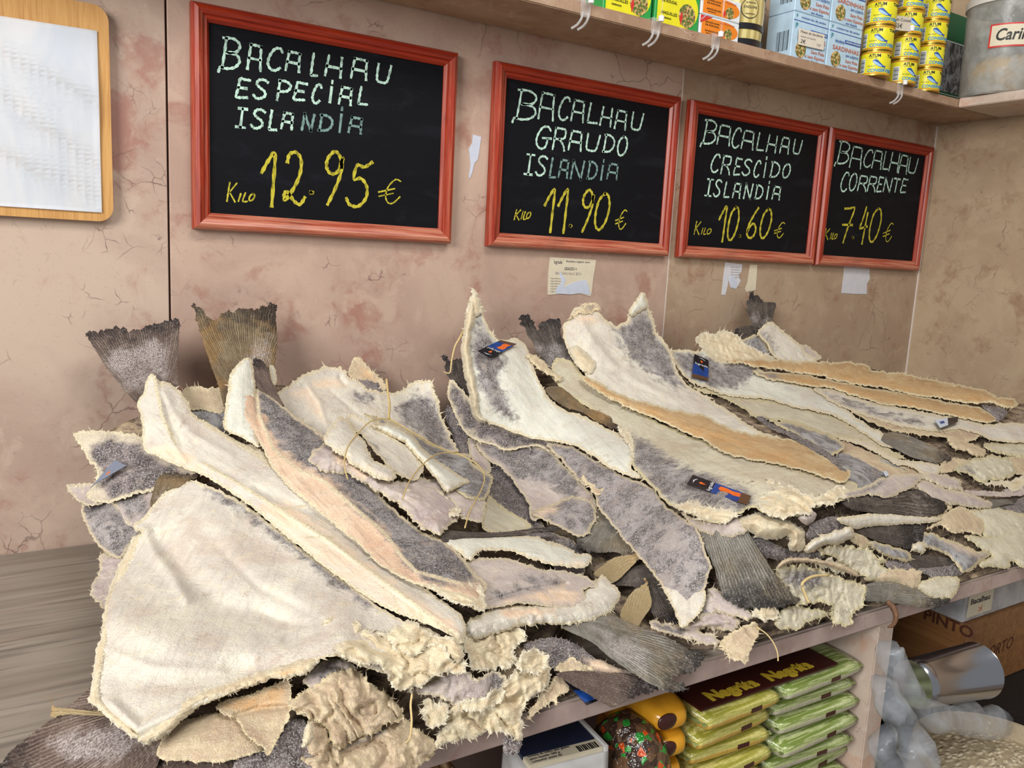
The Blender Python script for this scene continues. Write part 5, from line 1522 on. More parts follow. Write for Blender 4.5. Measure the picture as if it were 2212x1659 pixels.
fish('dried_codfish', 'dried fish', 'cod with white pointed grey-skinned wing and rusty top, upright against the wall', 'M',
     ('body', 0, '1215,705 1225,695 1240,668 1265,658 1290,668 1310,690 1328,703 1350,695 1362,670 1376,645 1386,632 1395,640 1401,665 1412,690 1415,708 1422,725 1438,742 1450,760 1458,785 1470,810 1486,830 1515,850 1570,885 1640,930 1725,957 1690,968 1640,965 1560,935 1460,905 1370,880 1310,848 1272,820 1262,805 1245,790 1232,770 1222,745', 'pale', 5.2,
      dict(rag=1.0, th=10, curl=5, bulge=5, step=6.5, axis=(0, '1280,690 1680,950'), skin=(5, '1500,340 1600,300 1680,200 1750,190 1820,330 1920,510 1990,680 2110,810 1960,790 1740,660 1620,540 1540,450'),
           amber=[(5, '1200,230 1280,215 1340,230 1370,270 1300,290 1210,270')], ridge=[(5, '1240,280 1330,420 1500,620 1700,760 2000,900', 8, 8), (5, '1180,260 1250,400 1400,600', 6, 5)], groove=[(5, '1330,320 1450,500 1560,640', 12, 6)])),
     ('curled_head', 5, '1150,260 1190,190 1250,165 1290,118 1350,122 1388,160 1392,192 1330,200 1300,220 1230,215', 'tan', 5.9, dict(rag=1.6, th=9, crump=5, curl=4, skin=(5, '1260,120 1350,118 1360,150 1280,160'))),
     ('flesh_lump', 5, '1150,490 1220,475 1300,540 1350,600 1348,660 1300,692 1240,665 1185,590', 'crumb', 6.0, dict(rag=1.2, th=12, bulge=10, crump=2)),
     ('wing_tip', 5, '1620,190 1660,120 1700,60 1725,40 1752,60 1770,150 1740,180 1700,200 1650,240', 'white', 6.0, dict(rag=0.6, th=9, bulge=8)))
fish('cod_loin', 'dried fish', 'amber cod loin slice lying in the centre of the middle heap, white lower rim', 'M',
     ('flesh', 0, '1254,810 1270,815 1300,829 1327,845 1365,861 1408,872 1462,886 1520,897 1565,919 1613,935 1661,942 1725,954 1770,980 1799,996 1821,1012 1836,1018 1831,1036 1815,1043 1776,1030 1747,1020 1693,1007 1629,995 1565,979 1517,950 1470,931 1425,908 1370,887 1320,864 1285,842 1262,824', 'amber', 7.0,
      dict(rag=0.9, th=14, bulge=16, axis=(0, '1260,815 1830,1030'), rimw=3.5, amber=(0, '1262,815 1330,846 1430,880 1540,915 1640,950 1710,985 1760,1018 1690,1006 1600,986 1500,944 1400,898 1300,850'))),
     ('skin_edge', 9, '380,110 500,170 640,250 720,310 790,390 830,420 800,440 745,390 680,330 560,260 430,190 350,140', 'dskin', 7.9, dict(rag=0.6, th=7, rim=0.1)))
fish('cod_loin', 'dried fish', 'short curled grey cod loin with black skin edge, beside the middle amber slice', 'M',
     ('flesh', 6, '690,770 770,788 840,790 960,830 1080,870 1152,920 1150,955 1100,985 1050,985 970,930 880,880 760,815', 'bskin', 6.2, dict(rag=0.8, th=14, bulge=14, axis=(6, '700,780 1140,950'))),
     ('skin_edge', 6, '638,770 680,763 720,800 800,840 900,890 980,935 960,945 880,905 780,860 700,820', 'dskin', 7.2, dict(rag=0.6, th=7, rim=0)))
fish('dried_codfish', 'dried fish', 'pale blue-grey cod surface behind the frayed rim, between middle and right heaps', 'M',
     ('dried_codfish', 9, '700,340 760,280 900,320 1080,420 1160,460 1080,520 900,560 800,520 700,480', 'bskin', 3.2, dict(rag=0.6, th=8, rim=0.3)))
fish('cod_loin', 'dried fish', 'short lilac and cream cod piece turned up above the dark feathery fin', 'M',
     ('cod_loin', 9, '780,600 860,570 1000,528 1150,460 1300,445 1395,458 1405,490 1352,545 1270,585 1150,635 1000,605 900,625 800,630', 'lilac', 4.6, dict(rag=0.9, th=13, bulge=12, curl=3, axis=(9, '800,600 1400,480'), skin=(9, '800,600 1000,540 1130,480 1100,540 950,600'))))
fish('cod_fin', 'dried fish', 'dark feathery folded fin below the upturned lilac cod piece', 'M',
     ('cod_fin', 9, '770,640 880,610 1000,600 1100,620 1250,590 1380,570 1490,610 1605,690 1572,745 1450,775 1250,775 1000,745 850,715', 'dfin', 3.4, dict(rag=0.8, th=7, axis=(9, '760,650 1600,720'), curl=4, bulge=6, ridge=[(9, '860,640 1050,700 1240,640 1300,600', 6, 6)])))
fish('dried_codfish', 'dried fish', 'thin cream cod edge with a beige tip, under the dark feathery fin', 'M',
     ('dried_codfish', 9, '740,795 900,768 1100,748 1250,758 1450,778 1575,790 1500,822 1350,835 1150,845 980,860 880,870', 'pale', 3.0, dict(rag=0.8, th=12, bulge=8, axis=(9, '750,800 1570,790'))))
fish('cod_fin', 'dried fish', 'dark triangular fin hanging under the thin cream edge with the beige tip', 'M',
     ('cod_fin', 9, '885,870 1100,838 1250,828 1442,838 1435,890 1405,965 1325,1025 1200,1005 1000,945', 'dfin', 2.2, dict(rag=0.8, th=7, axis=(9, '900,850 1340,1010'), bulge=6)))

# ------------------------------------------------------------------ RIGHT HEAP
fish('cod_tail', 'dried fish', 'dark upright cod tail curling against the wall, rightmost upright tail', 'R',
     ('tail_fin', 6, '608,38 640,58 700,88 752,95 742,150 735,205 770,260 720,300 660,290 630,270 598,190 578,130 585,78', 'dfin', 2.4, dict(rag=0.9, th=6, axis=(6, '700,290 640,40'), amber=(6, '620,180 700,190 740,240 680,260'))),
     ('body', 6, '640,270 680,225 735,205 800,260 870,320 930,380 990,435 900,450 800,450 740,410 695,335 660,300', 'pale', 3.0, dict(rag=0.8, th=9, bulge=8, axis=(6, '680,230 950,430'), skin=(6, '640,260 680,260 730,360 760,420 730,420 690,350'))))
fish('cod_fin', 'dried fish', 'dark drooping fin scrap left of the rightmost upright tail', 'R',
     ('cod_fin', 6, '508,255 540,235 640,228 650,262 600,285 560,302 520,288', 'dfin', 1.6, dict(rag=0.8, th=6, axis=(6, '640,240 510,270'))))
fish('cod_scrap', 'dried fish', 'grey cod scrap under the rightmost upright tail', 'R',
     ('cod_scrap', 6, '545,315 600,295 645,275 690,330 735,390 750,425 660,430 590,390', 'bskin', 1.4, dict(rag=0.8, th=7)))
fish('cod_scrap', 'dried fish', 'small pale cod corner behind the amber slices at the wall', 'R',
     ('cod_scrap', 6, '888,345 930,338 1000,388 1025,425 940,425 895,390', 'lilac', 1.4, dict(rag=0.8, th=7)))
fish('dried_codfish', 'dried fish', 'frilly cream cod edge against the wall above the card on the right heap', 'R',
     ('dried_codfish', 6, '268,302 310,278 370,272 430,262 520,278 560,310 640,368 720,400 750,430 640,450 560,440 470,460 400,450 330,380 300,335', 'crumb', 1.8, dict(rag=1.8, th=9, crump=4, curl=4)))
fish('dried_codfish', 'dried fish', 'greenish cream cod below the card-bearing cod, second layer of the right heap', 'R',
     ('dried_codfish', 6, '185,512 260,580 330,592 480,640 700,662 940,722 1100,762 1250,852 1400,942 1520,1010 1440,1000 1300,930 1180,890 1060,880 860,800 640,770 540,705 420,645 280,605', 'green', 1.8, dict(rag=0.8, th=9, curl=3, axis=(6, '200,520 1500,1000'))))
fish('dried_codfish', 'dried fish', 'brownish shaded cod flank above the pale blue-grey surface between middle and right heaps', 'R',
     ('dried_codfish', 9, '700,230 800,190 950,250 1150,330 1370,420 1440,470 1400,500 1200,470 1080,425 900,330 760,290', 'tan', 1.0, dict(rag=0.6, th=8, rim=0.2)))
fish('dried_codfish', 'dried fish', 'cream thin-rimmed cod with a coiled end, low in the right heap', 'R',
     ('dried_codfish', 9, '740,165 860,170 980,190 1100,260 1220,330 1300,340 1400,350 1535,370 1555,420 1500,462 1420,452 1340,400 1200,370 1080,300 940,225', 'pale', 2.2, dict(rag=0.9, th=11, curl=4, bulge=4, axis=(9, '760,170 1540,420'))))
fish('dried_codfish', 'dried fish', 'pale grey cod bearing the upright picture card, its right end a dark fin', 'R',
     ('body', 6, '138,372 280,378 340,370 400,425 480,440 560,425 640,460 700,510 820,560 950,590 1050,640 1180,730 1300,815 1400,870 1450,930 1380,935 1250,850 1100,762 940,722 800,692 700,662 480,642 330,592 240,552 190,502 158,440', 'white', 3.0,
      dict(rag=0.9, th=9, curl=4, bulge=4, axis=(6, '180,400 1420,920'), skin=(6, '160,380 300,390 420,440 560,450 640,500 520,600 400,600 300,570 220,520'))),
     ('fin', 6, '1370,900 1440,850 1600,900 1710,960 1795,1010 1700,1034 1560,1004 1470,960', 'gfin', 3.6, dict(rag=0.8, th=6, axis=(6, '1380,870 1780,1010'))))
fish('dried_codfish', 'dried fish', 'long cream cod under the amber slices with a frayed thick right end', 'R',
     ('dried_codfish', 6, '970,598 1100,605 1250,655 1450,700 1650,740 1850,775 1990,805 2120,795 2240,815 2240,905 2150,915 2000,895 1950,872 1830,838 1700,850 1500,822 1330,775 1190,725 1090,680', 'pale', 4.0,
      dict(rag=1.0, th=12, curl=3, bulge=5, axis=(6, '1000,610 2200,860'), skin=(6, '1050,630 1200,680 1400,740 1600,790 1620,815 1400,775 1180,710'))))
fish('dried_codfish', 'dried fish', 'cream-rimmed cod edge with a dark shaded underside, beneath the long cream cod', 'R',
     ('dried_codfish', 6, '1180,715 1330,768 1500,815 1700,842 1850,828 1945,848 1952,885 1870,915 1780,895 1700,878 1500,858 1340,810', 'tan', 3.4, dict(rag=1.0, th=9, curl=4, axis=(6, '1200,725 1930,880'))))
fish('cod_loin', 'dried fish', 'upper amber cod slice on top of the right heap along the wall', 'R',
     ('cod_loin', 6, '458,440 520,422 640,425 800,430 960,440 1150,440 1290,460 1330,488 1500,508 1700,548 1850,576 2010,616 2060,648 2150,655 2178,690 2120,712 2000,684 1850,682 1700,652 1600,642 1430,602 1300,582 1150,560 1000,522 860,502 660,472 520,452', 'amber', 6.0,
      dict(rag=0.9, th=13, bulge=14, axis=(6, '470,440 2150,690'), rimw=3.2, amber=(6, '620,440 1000,478 1300,530 1600,585 1900,632 2080,660 1900,678 1650,640 1350,590 1050,530 750,485 600,455'))))
fish('cod_loin', 'dried fish', 'lower amber cod slice with a dark curled end on top of the right heap', 'R',
     ('flesh', 6, '618,498 700,500 900,512 1000,532 1150,562 1300,592 1450,612 1650,652 1850,692 1960,712 2052,770 2042,792 1980,802 1850,772 1700,742 1550,712 1400,692 1250,652 1100,602 950,582 820,562 700,542', 'amber', 5.2,
      dict(rag=0.9, th=13, bulge=13, axis=(6, '630,505 2030,790'), rimw=3.2, amber=(6, '760,520 1000,550 1300,612 1600,682 1900,745 1990,785 1850,768 1550,708 1250,648 950,578'), skin=(6, '620,496 760,500 780,540 700,545'))),
     ('curled_end', 6, '1960,695 2050,705 2105,720 2114,752 2062,792 2045,775 2010,740', 'dskin', 5.8, dict(rag=0.8, th=10, bulge=8, rim=0.2)))
# stacked right-hand front layers
L_ = fish
L_('dried_codfish', 'dried fish', 'cream rounded cod end just under the small white-blue card on the right heap', 'R',
   ('dried_codfish', 9, '1600,150 1680,165 1800,212 1900,255 1914,302 1870,315 1750,272 1650,235', 'tan', 2.8, dict(rag=1.0, th=19, bulge=16)))
L_('dried_codfish', 'dried fish', 'beige cod layer at the frame edge below the long cream cod', 'R',
   ('dried_codfish', 9, '1880,212 2000,205 2260,215 2260,330 2100,300 1950,270', 'green', 2.4, dict(rag=1.0, th=17, bulge=12)))
L_('dried_codfish', 'dried fish', 'crumpled pale cod end with a dark slit, right of the drooping dark fin', 'R',
   ('dried_codfish', 9, '1640,420 1700,370 1790,335 1900,305 2000,305 2125,338 2145,430 2065,485 1960,495 1862,515 1800,470 1720,440', 'green', 2.2, dict(rag=1.7, th=20, crump=6, bulge=12, skin=(9, '1660,400 1790,400 1800,440 1700,440'))))
L_('dried_codfish', 'dried fish', 'shaded beige cod layer right of the crumpled end with the dark slit', 'R',
   ('dried_codfish', 9, '2060,330 2140,300 2260,300 2260,450 2190,460 2140,440', 'tan', 1.6, dict(rag=0.8, th=17, bulge=10)))
L_('cod_scrap', 'dried fish', 'cream shredded cod rim under the crumpled end with the dark slit', 'R',
   ('cod_scrap', 9, '1865,525 2000,502 2120,495 2215,445 2260,460 2260,530 2110,575 2060,540 1960,540', 'crumb', 1.8, dict(rag=1.8, th=14, crump=4)))
L_('dried_codfish', 'dried fish', 'pinkish cod end with ragged lower lip, left of the thin lilac layer', 'R',
   ('dried_codfish', 9, '1360,455 1440,440 1540,438 1700,488 1725,550 1745,585 1690,580 1600,562 1480,505', 'lilac', 1.8, dict(rag=1.2, th=17, bulge=13)))
L_('dried_codfish', 'dried fish', 'thin lilac cod layer pinched between cream layers of the right heap', 'R',
   ('dried_codfish', 9, '1735,578 1880,578 2050,588 2105,622 1950,618 1800,608', 'lilac', 1.2, dict(rag=0.6, th=12, rim=0.2)))
L_('dried_codfish', 'dried fish', 'flat lilac layer at the frame edge beside the thin pinched layer', 'R',
   ('dried_codfish', 9, '2040,570 2140,555 2260,530 2260,600 2120,620', 'lilac', 1.0, dict(rag=0.6, th=13, rim=0.2)))
L_('dried_codfish', 'dried fish', 'pale cod with a dark-tipped point reaching right, at mid height of the right heap', 'R',
   ('body', 9, '1345,510 1450,500 1600,560 1760,592 1900,640 1960,655 1960,700 1850,712 1700,692 1520,662 1440,600', 'lilac', 2.4, dict(rag=0.9, th=16, bulge=13, axis=(9, '1360,510 2100,670'))),
   ('fin_tip', 9, '1930,650 2020,645 2145,648 2135,672 2040,690 1950,705', 'gfin', 2.9, dict(rag=0.8, th=7, axis=(9, '1930,680 2140,655'))))
L_('dried_codfish', 'dried fish', 'dark grey cod layer at the frame edge below the dark-tipped point', 'R',
   ('dried_codfish', 9, '2000,700 2120,660 2260,620 2260,760 2100,740', 'dskin', 1.0, dict(rag=0.7, th=14, rim=0.2)))
L_('dried_codfish', 'dried fish', 'brownish cod with a frayed square end, below the dark-tipped point', 'R',
   ('dried_codfish', 9, '1440,880 1560,790 1640,720 1720,700 1780,735 1895,815 1885,925 1860,930 1800,905 1720,900 1740,912 1640,905 1560,850', 'tan', 1.6, dict(rag=1.3, th=16, bulge=12, crump=2, axis=(9, '1650,720 1870,900'))))
L_('dried_codfish', 'dried fish', 'yellow-brown ragged cod layer at the frame edge right of the frayed square end', 'R',
   ('dried_codfish', 9, '1760,745 1860,712 1960,700 2100,720 2260,800 2260,900 2135,955 2070,945 2000,960 1900,925 1880,830', 'green', 1.0, dict(rag=1.6, th=16, bulge=12, crump=3)))
L_('dried_codfish', 'dried fish', 'grey cod side with cream point and dark spot at the counter edge', 'R',
   ('body', 9, '1430,1010 1400,930 1450,890 1600,950 1800,1025 1950,1075 1870,1130 1862,1150 1740,1222 1690,1162 1600,1080', 'bskin', 1.4, dict(rag=1.0, th=16, bulge=12, axis=(9, '1430,930 1860,1130'), amber=(9, '1560,950 1800,1030 1900,1080 1700,1040'))),
   ('dark_patch', 9, '1775,1085 1820,1080 1852,1110 1800,1130 1772,1115', 'dskin', 2.2, dict(rag=0.6, th=9, rim=0)))
L_('dried_codfish', 'dried fish', 'broad pale-green cod at the frame edge, lowest above the counter front', 'R',
   ('dried_codfish', 9, '1740,930 1850,925 1950,930 2260,900 2260,1190 2180,1170 2110,1135 2085,1180 1960,1172 1870,1165 1850,1130 1950,1085 1880,1030', 'green', 0.8, dict(rag=1.2, th=17, bulge=14, axis=(9, '1800,950 2200,1120'))))
L_('dried_codfish', 'dried fish', 'greenish-grey shaded cod strip deep under the dark triangular fin', 'R',
   ('dried_codfish', 9, '975,975 1100,980 1250,1030 1335,1090 1295,1135 1200,1105 1050,1045', 'bskin', 1.2, dict(rag=1.0, th=14, bulge=10)))
L_('cod_scrap', 'dried fish', 'cream cod nub beside the dark triangular fin', 'R',
   ('cod_scrap', 9, '1335,985 1420,978 1438,1062 1335,1045', 'pale', 2.0, dict(rag=1.2, th=17, bulge=12)))
L_('cod_fin', 'dried fish', 'dark low fin in the shade left of the cream point with the dark spot', 'R',
   ('cod_fin', 9, '1300,1085 1400,1075 1600,1095 1690,1145 1500,1178 1350,1175', 'dfin', 0.8, dict(rag=0.8, th=10, axis=(9, '1300,1100 1690,1150'))))
L_('dried_codfish', 'dried fish', 'beige cod slab above the blue-grey pointed tail at the counter edge', 'R',
   ('dried_codfish', 9, '960,1270 1100,1200 1130,1185 1250,1185 1405,1205 1395,1285 1365,1345 1200,1300', 'tan', 0.8, dict(rag=1.2, th=16, bulge=11)))
L_('dried_codfish', 'dried fish', 'pale translucent cod tip on the counter edge, right end of the beige slab', 'R',
   ('dried_codfish', 9, '1360,1320 1480,1255 1600,1235 1705,1268 1655,1402 1540,1425 1430,1380', 'green', 0.6, dict(rag=0.9, th=13, bulge=9)))

for nm_, lb_, gp_, s_, st_, ly_, kw_ in (
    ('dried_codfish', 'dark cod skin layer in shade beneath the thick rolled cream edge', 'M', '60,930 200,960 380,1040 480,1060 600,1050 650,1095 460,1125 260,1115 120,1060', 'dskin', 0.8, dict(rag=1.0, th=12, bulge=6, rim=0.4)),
    ('cod_scrap', 'brownish cod wedge between the curled cream lobe and the dark triangular fin', 'M', '850,890 900,900 990,955 975,1015 900,1000 860,960', 'tan', 1.4, dict(rag=1.2, th=12, bulge=6)),
    ('cod_scrap', 'cream shreds beneath the arched straw-coloured rib', 'M', '560,1110 700,1110 800,1140 890,1190 800,1230 700,1190 600,1160', 'crumb', 1.2, dict(rag=2.2, th=10, crump=5)),
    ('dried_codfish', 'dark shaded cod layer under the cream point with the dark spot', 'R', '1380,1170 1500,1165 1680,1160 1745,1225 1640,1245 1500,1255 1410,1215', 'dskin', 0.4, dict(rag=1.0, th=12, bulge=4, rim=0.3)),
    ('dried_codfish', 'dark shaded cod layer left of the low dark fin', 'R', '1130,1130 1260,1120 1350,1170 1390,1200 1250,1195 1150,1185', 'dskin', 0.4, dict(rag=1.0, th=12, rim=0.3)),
    ('dried_codfish', 'thin tan cod layer between the dark feathery fin and the frayed square end', 'R', '1480,610 1560,640 1640,700 1600,745 1560,800 1480,790 1430,775 1560,745 1600,695', 'tan', 1.2, dict(rag=1.2, th=12, bulge=5)),
    ('dried_codfish', 'lilac thick cod layer under the pinkish end with the ragged lip', 'R', '1330,460 1420,510 1480,560 1440,600 1380,570 1290,570 1340,530', 'lilac', 1.4, dict(rag=1.0, th=14, bulge=6)),
    ('dried_codfish', 'beige cod layer under the drooping dark fin of the card-bearing cod', 'R', '1560,340 1680,330 1780,345 1720,400 1640,430 1560,430', 'tan', 1.4, dict(rag=1.2, th=14, bulge=6)),
    ('dried_codfish', 'grey cod layer under the dark tan edge left of the drooping fin', 'R', '1060,300 1200,350 1330,410 1290,440 1180,400 1080,360', 'bskin', 0.9, dict(rag=0.8, th=10, bulge=4))):
    fish(nm_, 'dried fish', lb_, gp_, (nm_, 9, s_, st_, ly_, kw_))

# ------------------------------------------------------------------ picture cards on the fish
def card(label, zone, corners, layer, parts, texts=()):
    """corners: top-left, top-right, bottom-right, bottom-left of the card as it reads"""
    P = parse(zone, corners)
    w, dn = to_world(P, layer * DELTA)
    o0 = w.mean(0)
    root = empty('picture_card', o0)
    tag(root, label, 'card', 'dark blue picture cards on the cod')
    nrm = np.cross(w[1] - w[0], w[3] - w[0])
    nrm /= np.linalg.norm(nrm)
    if nrm @ -dn.mean(0) < 0:
        nrm = -nrm

    def pt(u, v, k=0.0):
        a = w[0] + (w[1] - w[0]) * u
        b = w[3] + (w[2] - w[3]) * u
        return a + (b - a) * v + nrm * k - o0

    par = None

    def patch(nm, quad, mat, k0, k1):
        bm = bmesh.new()
        lo = [bm.verts.new(pt(u, v, k0)) for u, v in quad]
        hi = [bm.verts.new(pt(u, v, k1)) for u, v in quad]
        bm.faces.new(lo)
        bm.faces.new(hi)
        N = len(lo)
        for i in range(N):
            bm.faces.new((lo[i], lo[(i + 1) % N], hi[(i + 1) % N], hi[i]))
        return link(nm, bm_mesh(bm, nm), mat, par or root)
    par = patch('card_sheet', [(0, 0), (1, 0), (1, 1), (0, 1)], M_cardk, 0, 0.0008)
    for nm, quad, mat in parts:
        patch(nm, quad, mat, 0.0008, 0.0011)
    for body, u, v, hgt, wid in texts:
        a, b, c = pt(u, v, 0.0012), pt(u + wid, v, 0.0012), pt(u, v - hgt, 0.0012)
        text('lettering', body, np.linalg.norm(c - a) * 1.3, M_cardw, a + o0, b - a, c - a, par, o0, np.linalg.norm(b - a))


M_cardk = plain('card_black', (22, 22, 30), 0.3, 0.5)
M_cardb = plain('card_blue', (28, 66, 136), 0.3, 0.5, 0, 0.35, 90)
M_cardo = plain('card_orange', (226, 104, 34), 0.3, 0.5, 0, 0.2, 120)
M_cardw = plain('card_white_print', (216, 218, 224), 0.5)
M_cardg = plain('card_brown', (92, 64, 44), 0.4)
ST = [('sea_panel', [(0.0, .42), (1, .42), (1, .86), (0, .86)], M_cardb), ('land_panel', [(0, .86), (1, .86), (1, 1), (0, 1)], M_cardg),
      ('boat_emblem', [(.42, .55), (.6, .5), (.85, .52), (.88, .62), (.8, .72), (.88, .85), (.5, .86), (.42, .76), (.52, .68)], M_cardo),
      ('flame_emblem', [(.42, .2), (.52, .17), (.62, .2), (.52, .3)], M_cardo), ('wave_line', [(.3, .08), (.55, .06), (.8, .12), (.55, .085)], M_cardw)]
card('picture card tilted on the tall spiked cod at the wall', 5, '410,510 520,568 722,455 592,424', 7.0, [(a, [(v, u) if 0 else (u, v) for u, v in q], c) for a, q, c in ST], [('lugrade', .1, .4, .1, .8)])
card('upright picture card with an orange boat on the right heap', 6, '272,395 355,432 352,552 257,530', 5.2, ST, [('lugrade', .08, .41, .09, .84)])
card('long picture card lying across the grey flap of the flat middle cod', 7, '1045,460 1085,395 1480,540 1452,600', 7.0, ST, [('lugrade', .06, .4, .07, .88)])
card('blue picture card half hidden under the brown tail at the counter edge', 8, '370,850 470,870 620,985 530,1024', 0.5, [('sea_panel', [(0.0, .42), (1, .42), (1, .9), (0, .9)], M_cardb), ('wave_line', [(.1, .6), (.9, .64), (.9, .67), (.1, .63)], M_cardw)])
M_cardl = plain('card_pale_back', (196, 204, 216), 0.4)
M_cardn = plain('card_navy', (44, 52, 74), 0.4)
r = fish  # small folded cards
P3 = [('sea_panel', [(0, 0), (.55, 0), (.45, 1), (0, 1)], M_cardl), ('emblem', [(.15, .3), (.35, .3), (.35, .6), (.15, .6)], M_cardb)]
card('small folded white and navy card on the long cream cod of the right heap', 9, '1508,28 1692,2 1690,42 1552,92', 8.5, P3)
card('tiny white card scrap on the pale blue-grey cod surface', 9, '1105,432 1130,425 1155,458 1128,472', 6.0, [('paper_face', [(0, 0), (1, 0), (1, 1), (0, 1)], M_cardl)])
card('grey folded card on the dark purple flap beneath the leftmost upright tail', 1, '350,1530 545,1305 640,1350 400,1490', 3.5, [('grey_face', [(0, 0), (1, 0), (1, 1), (0, 1)], plain('card_grey', (120, 124, 138), 0.3)), ('orange_mark', [(.45, .45), (.6, .4), (.62, .55), (.5, .6)], M_cardo)])

# ================================================================== GOODS ON THE WALL SHELF
M_white = plain('carton_white', (214, 220, 224), 0.5)
M_green = plain('carton_green', (40, 150, 70), 0.4)
M_yel = plain('label_yellow', (222, 214, 40), 0.35)
M_orange = plain('label_orange', (224, 128, 36), 0.35)
M_redp = plain('label_red', (200, 48, 44), 0.4)
M_black = plain('black_print', (34, 34, 30), 0.5)
M_blue = plain('print_blue', (40, 84, 160), 0.4)
M_cyan = plain('print_sky_blue', (36, 132, 196), 0.4)
M_teal = plain('print_teal', (36, 140, 150), 0.4)
M_rust = plain('print_rust', (196, 104, 70), 0.5)
M_ice = plain('carton_ice_blue', (178, 204, 222), 0.5, 0.4, 0, 0.12, 40)
M_tagp = plain('price_tag_paper', (214, 206, 190), 0.5)
M_gold = plain('gold_tin_rim', (196, 160, 70), 0.28, 0.5, 0.9)
n = NT('plate_of_food')
v_ = n.n('ShaderNodeTexVoronoi')
n.put(v_.inputs['Vector'], n.obj())
v_.inputs['Scale'].default_value = 150
M_dish = n.out(n.mix(n.ramp(n.noise(n.obj(), 140, 3), 0.4, 0.6), n.mix(n.ramp(v_.outputs['Distance'], 0.2, 0.6), lin((120, 74, 48)), lin((214, 180, 120))), lin((84, 104, 46))), 0.4)
FY = S * (0.892 - 1)            # front of the goods, a little behind the shelf edge


def disc(r, cx, cz, k=28, sx=1.0):
    return [(cx + sx * r * math.cos(2 * math.pi * i / k), cz + r * math.sin(2 * math.pi * i / k)) for i in range(k)]


def carton(name, label, cat, grp, x0, x1, z0, h, depth, mat, y=FY):
    r = empty(name, ((x0 + x1) / 2, y, z0))
    tag(r, label, cat, grp)
    r['body_name'] = box('carton_body', (x0, y, z0 + 0.0003), (x1, y + depth, z0 + h), mat, r, 0.0015, r.location, 1).name
    return r


def ftext(r, body, x, z, size, mat, width=None, y=FY, rot=0.0, align='LEFT', k=0.0011):
    text('lettering', body, size, mat, (x, y - k, z), (math.cos(rot), 0, math.sin(rot)), (-math.sin(rot), 0, math.cos(rot)), bpy.data.objects[r['body_name']], r.location, width, 0, align)


def eel(name, label, x0, x1, z0, h, edge, panel, second=False):
    r = carton(name, label, 'carton', 'eel cartons on the wall shelf', x0, x1, z0, h, 0.06, edge)
    w = x1 - x0
    ol = [(x0 + 0.006, z0 + 0.004), (x0 + w * 0.62, z0 + 0.004)] + [(x0 + w * 0.62 + math.cos(a) * w * 0.35, z0 + h * 0.5 + math.sin(a) * (h * 0.5 - 0.004)) for a in np.linspace(-1.5, 1.5, 14)] + [(x0 + w * 0.62, z0 + h - 0.004), (x0 + 0.006, z0 + h - 0.004)]
    prism('front_panel', ol, FY - 0.0006, FY + 0.0004, panel, r, r.location)
    prism('dish_picture', disc(min(w, h) * 0.27, x0 + w * 0.72, z0 + h * 0.36), FY - 0.0011, FY - 0.0005, M_dish, r, r.location)
    prism('ribbon_picture', [(x0 + w * .55, z0 + h * .3), (x0 + w * .60, z0 + h * .45), (x0 + w * .62, z0 + h * .28), (x0 + w * .58, z0 + h * .12)], FY - 0.0014, FY - 0.001, M_redp, r, r.location)
    ftext(r, 'ENGUIAS', x0 + w * .13, z0 + h * .68, h * .1, M_black, w * .34)
    ftext(r, 'DE ROUGAL', x0 + w * .13, z0 + h * .55, h * .1, M_black, w * .34)
    ftext(r, 'ANGUILLES', x0 + w * .13, z0 + h * .28, h * .1, M_black, w * .36)
    ftext(r, 'da Murtosa', x0 + w * .50, z0 + h * .78, h * .13, M_rust if second else M_black, w * .36)
    ftext(r, 'MARINADAS', x0 + w * .16, z0 + h * .18, h * .06, M_black, w * .2)
    if second:
        prism('corner_mark', [(x0 + 0.001, z0 + h * .62), (x0 + w * .3, z0 + h * .97), (x0 + 0.001, z0 + h * .97)], FY - 0.0012, FY - 0.0004, M_redp, r, r.location)
        ftext(r, 'Comur', x0 + w * .03, z0 + h * .72, h * .12, M_white, w * .2, rot=0.7, k=0.0014)
    return r


u = lambda q: q * S
eel('eel_carton', 'green and yellow eel carton, left one at the shelf edge', u(0.667), u(0.748), ZS1, 0.085, M_green, M_yel)
eel('eel_carton', 'green and yellow eel carton beside the orange cartons', u(0.754), u(0.834), ZS1, 0.085, M_green, M_yel)
eel('eel_carton', 'orange and white eel carton, lower of two, beside the barrel-shaped tin', u(0.8365), u(0.914), ZS1, 0.043, M_white, M_orange, True)
eel('eel_carton', 'orange and white eel carton, upper of two', u(0.8365), u(0.914), ZS1 + 0.0435, 0.043, M_white, M_orange, True)

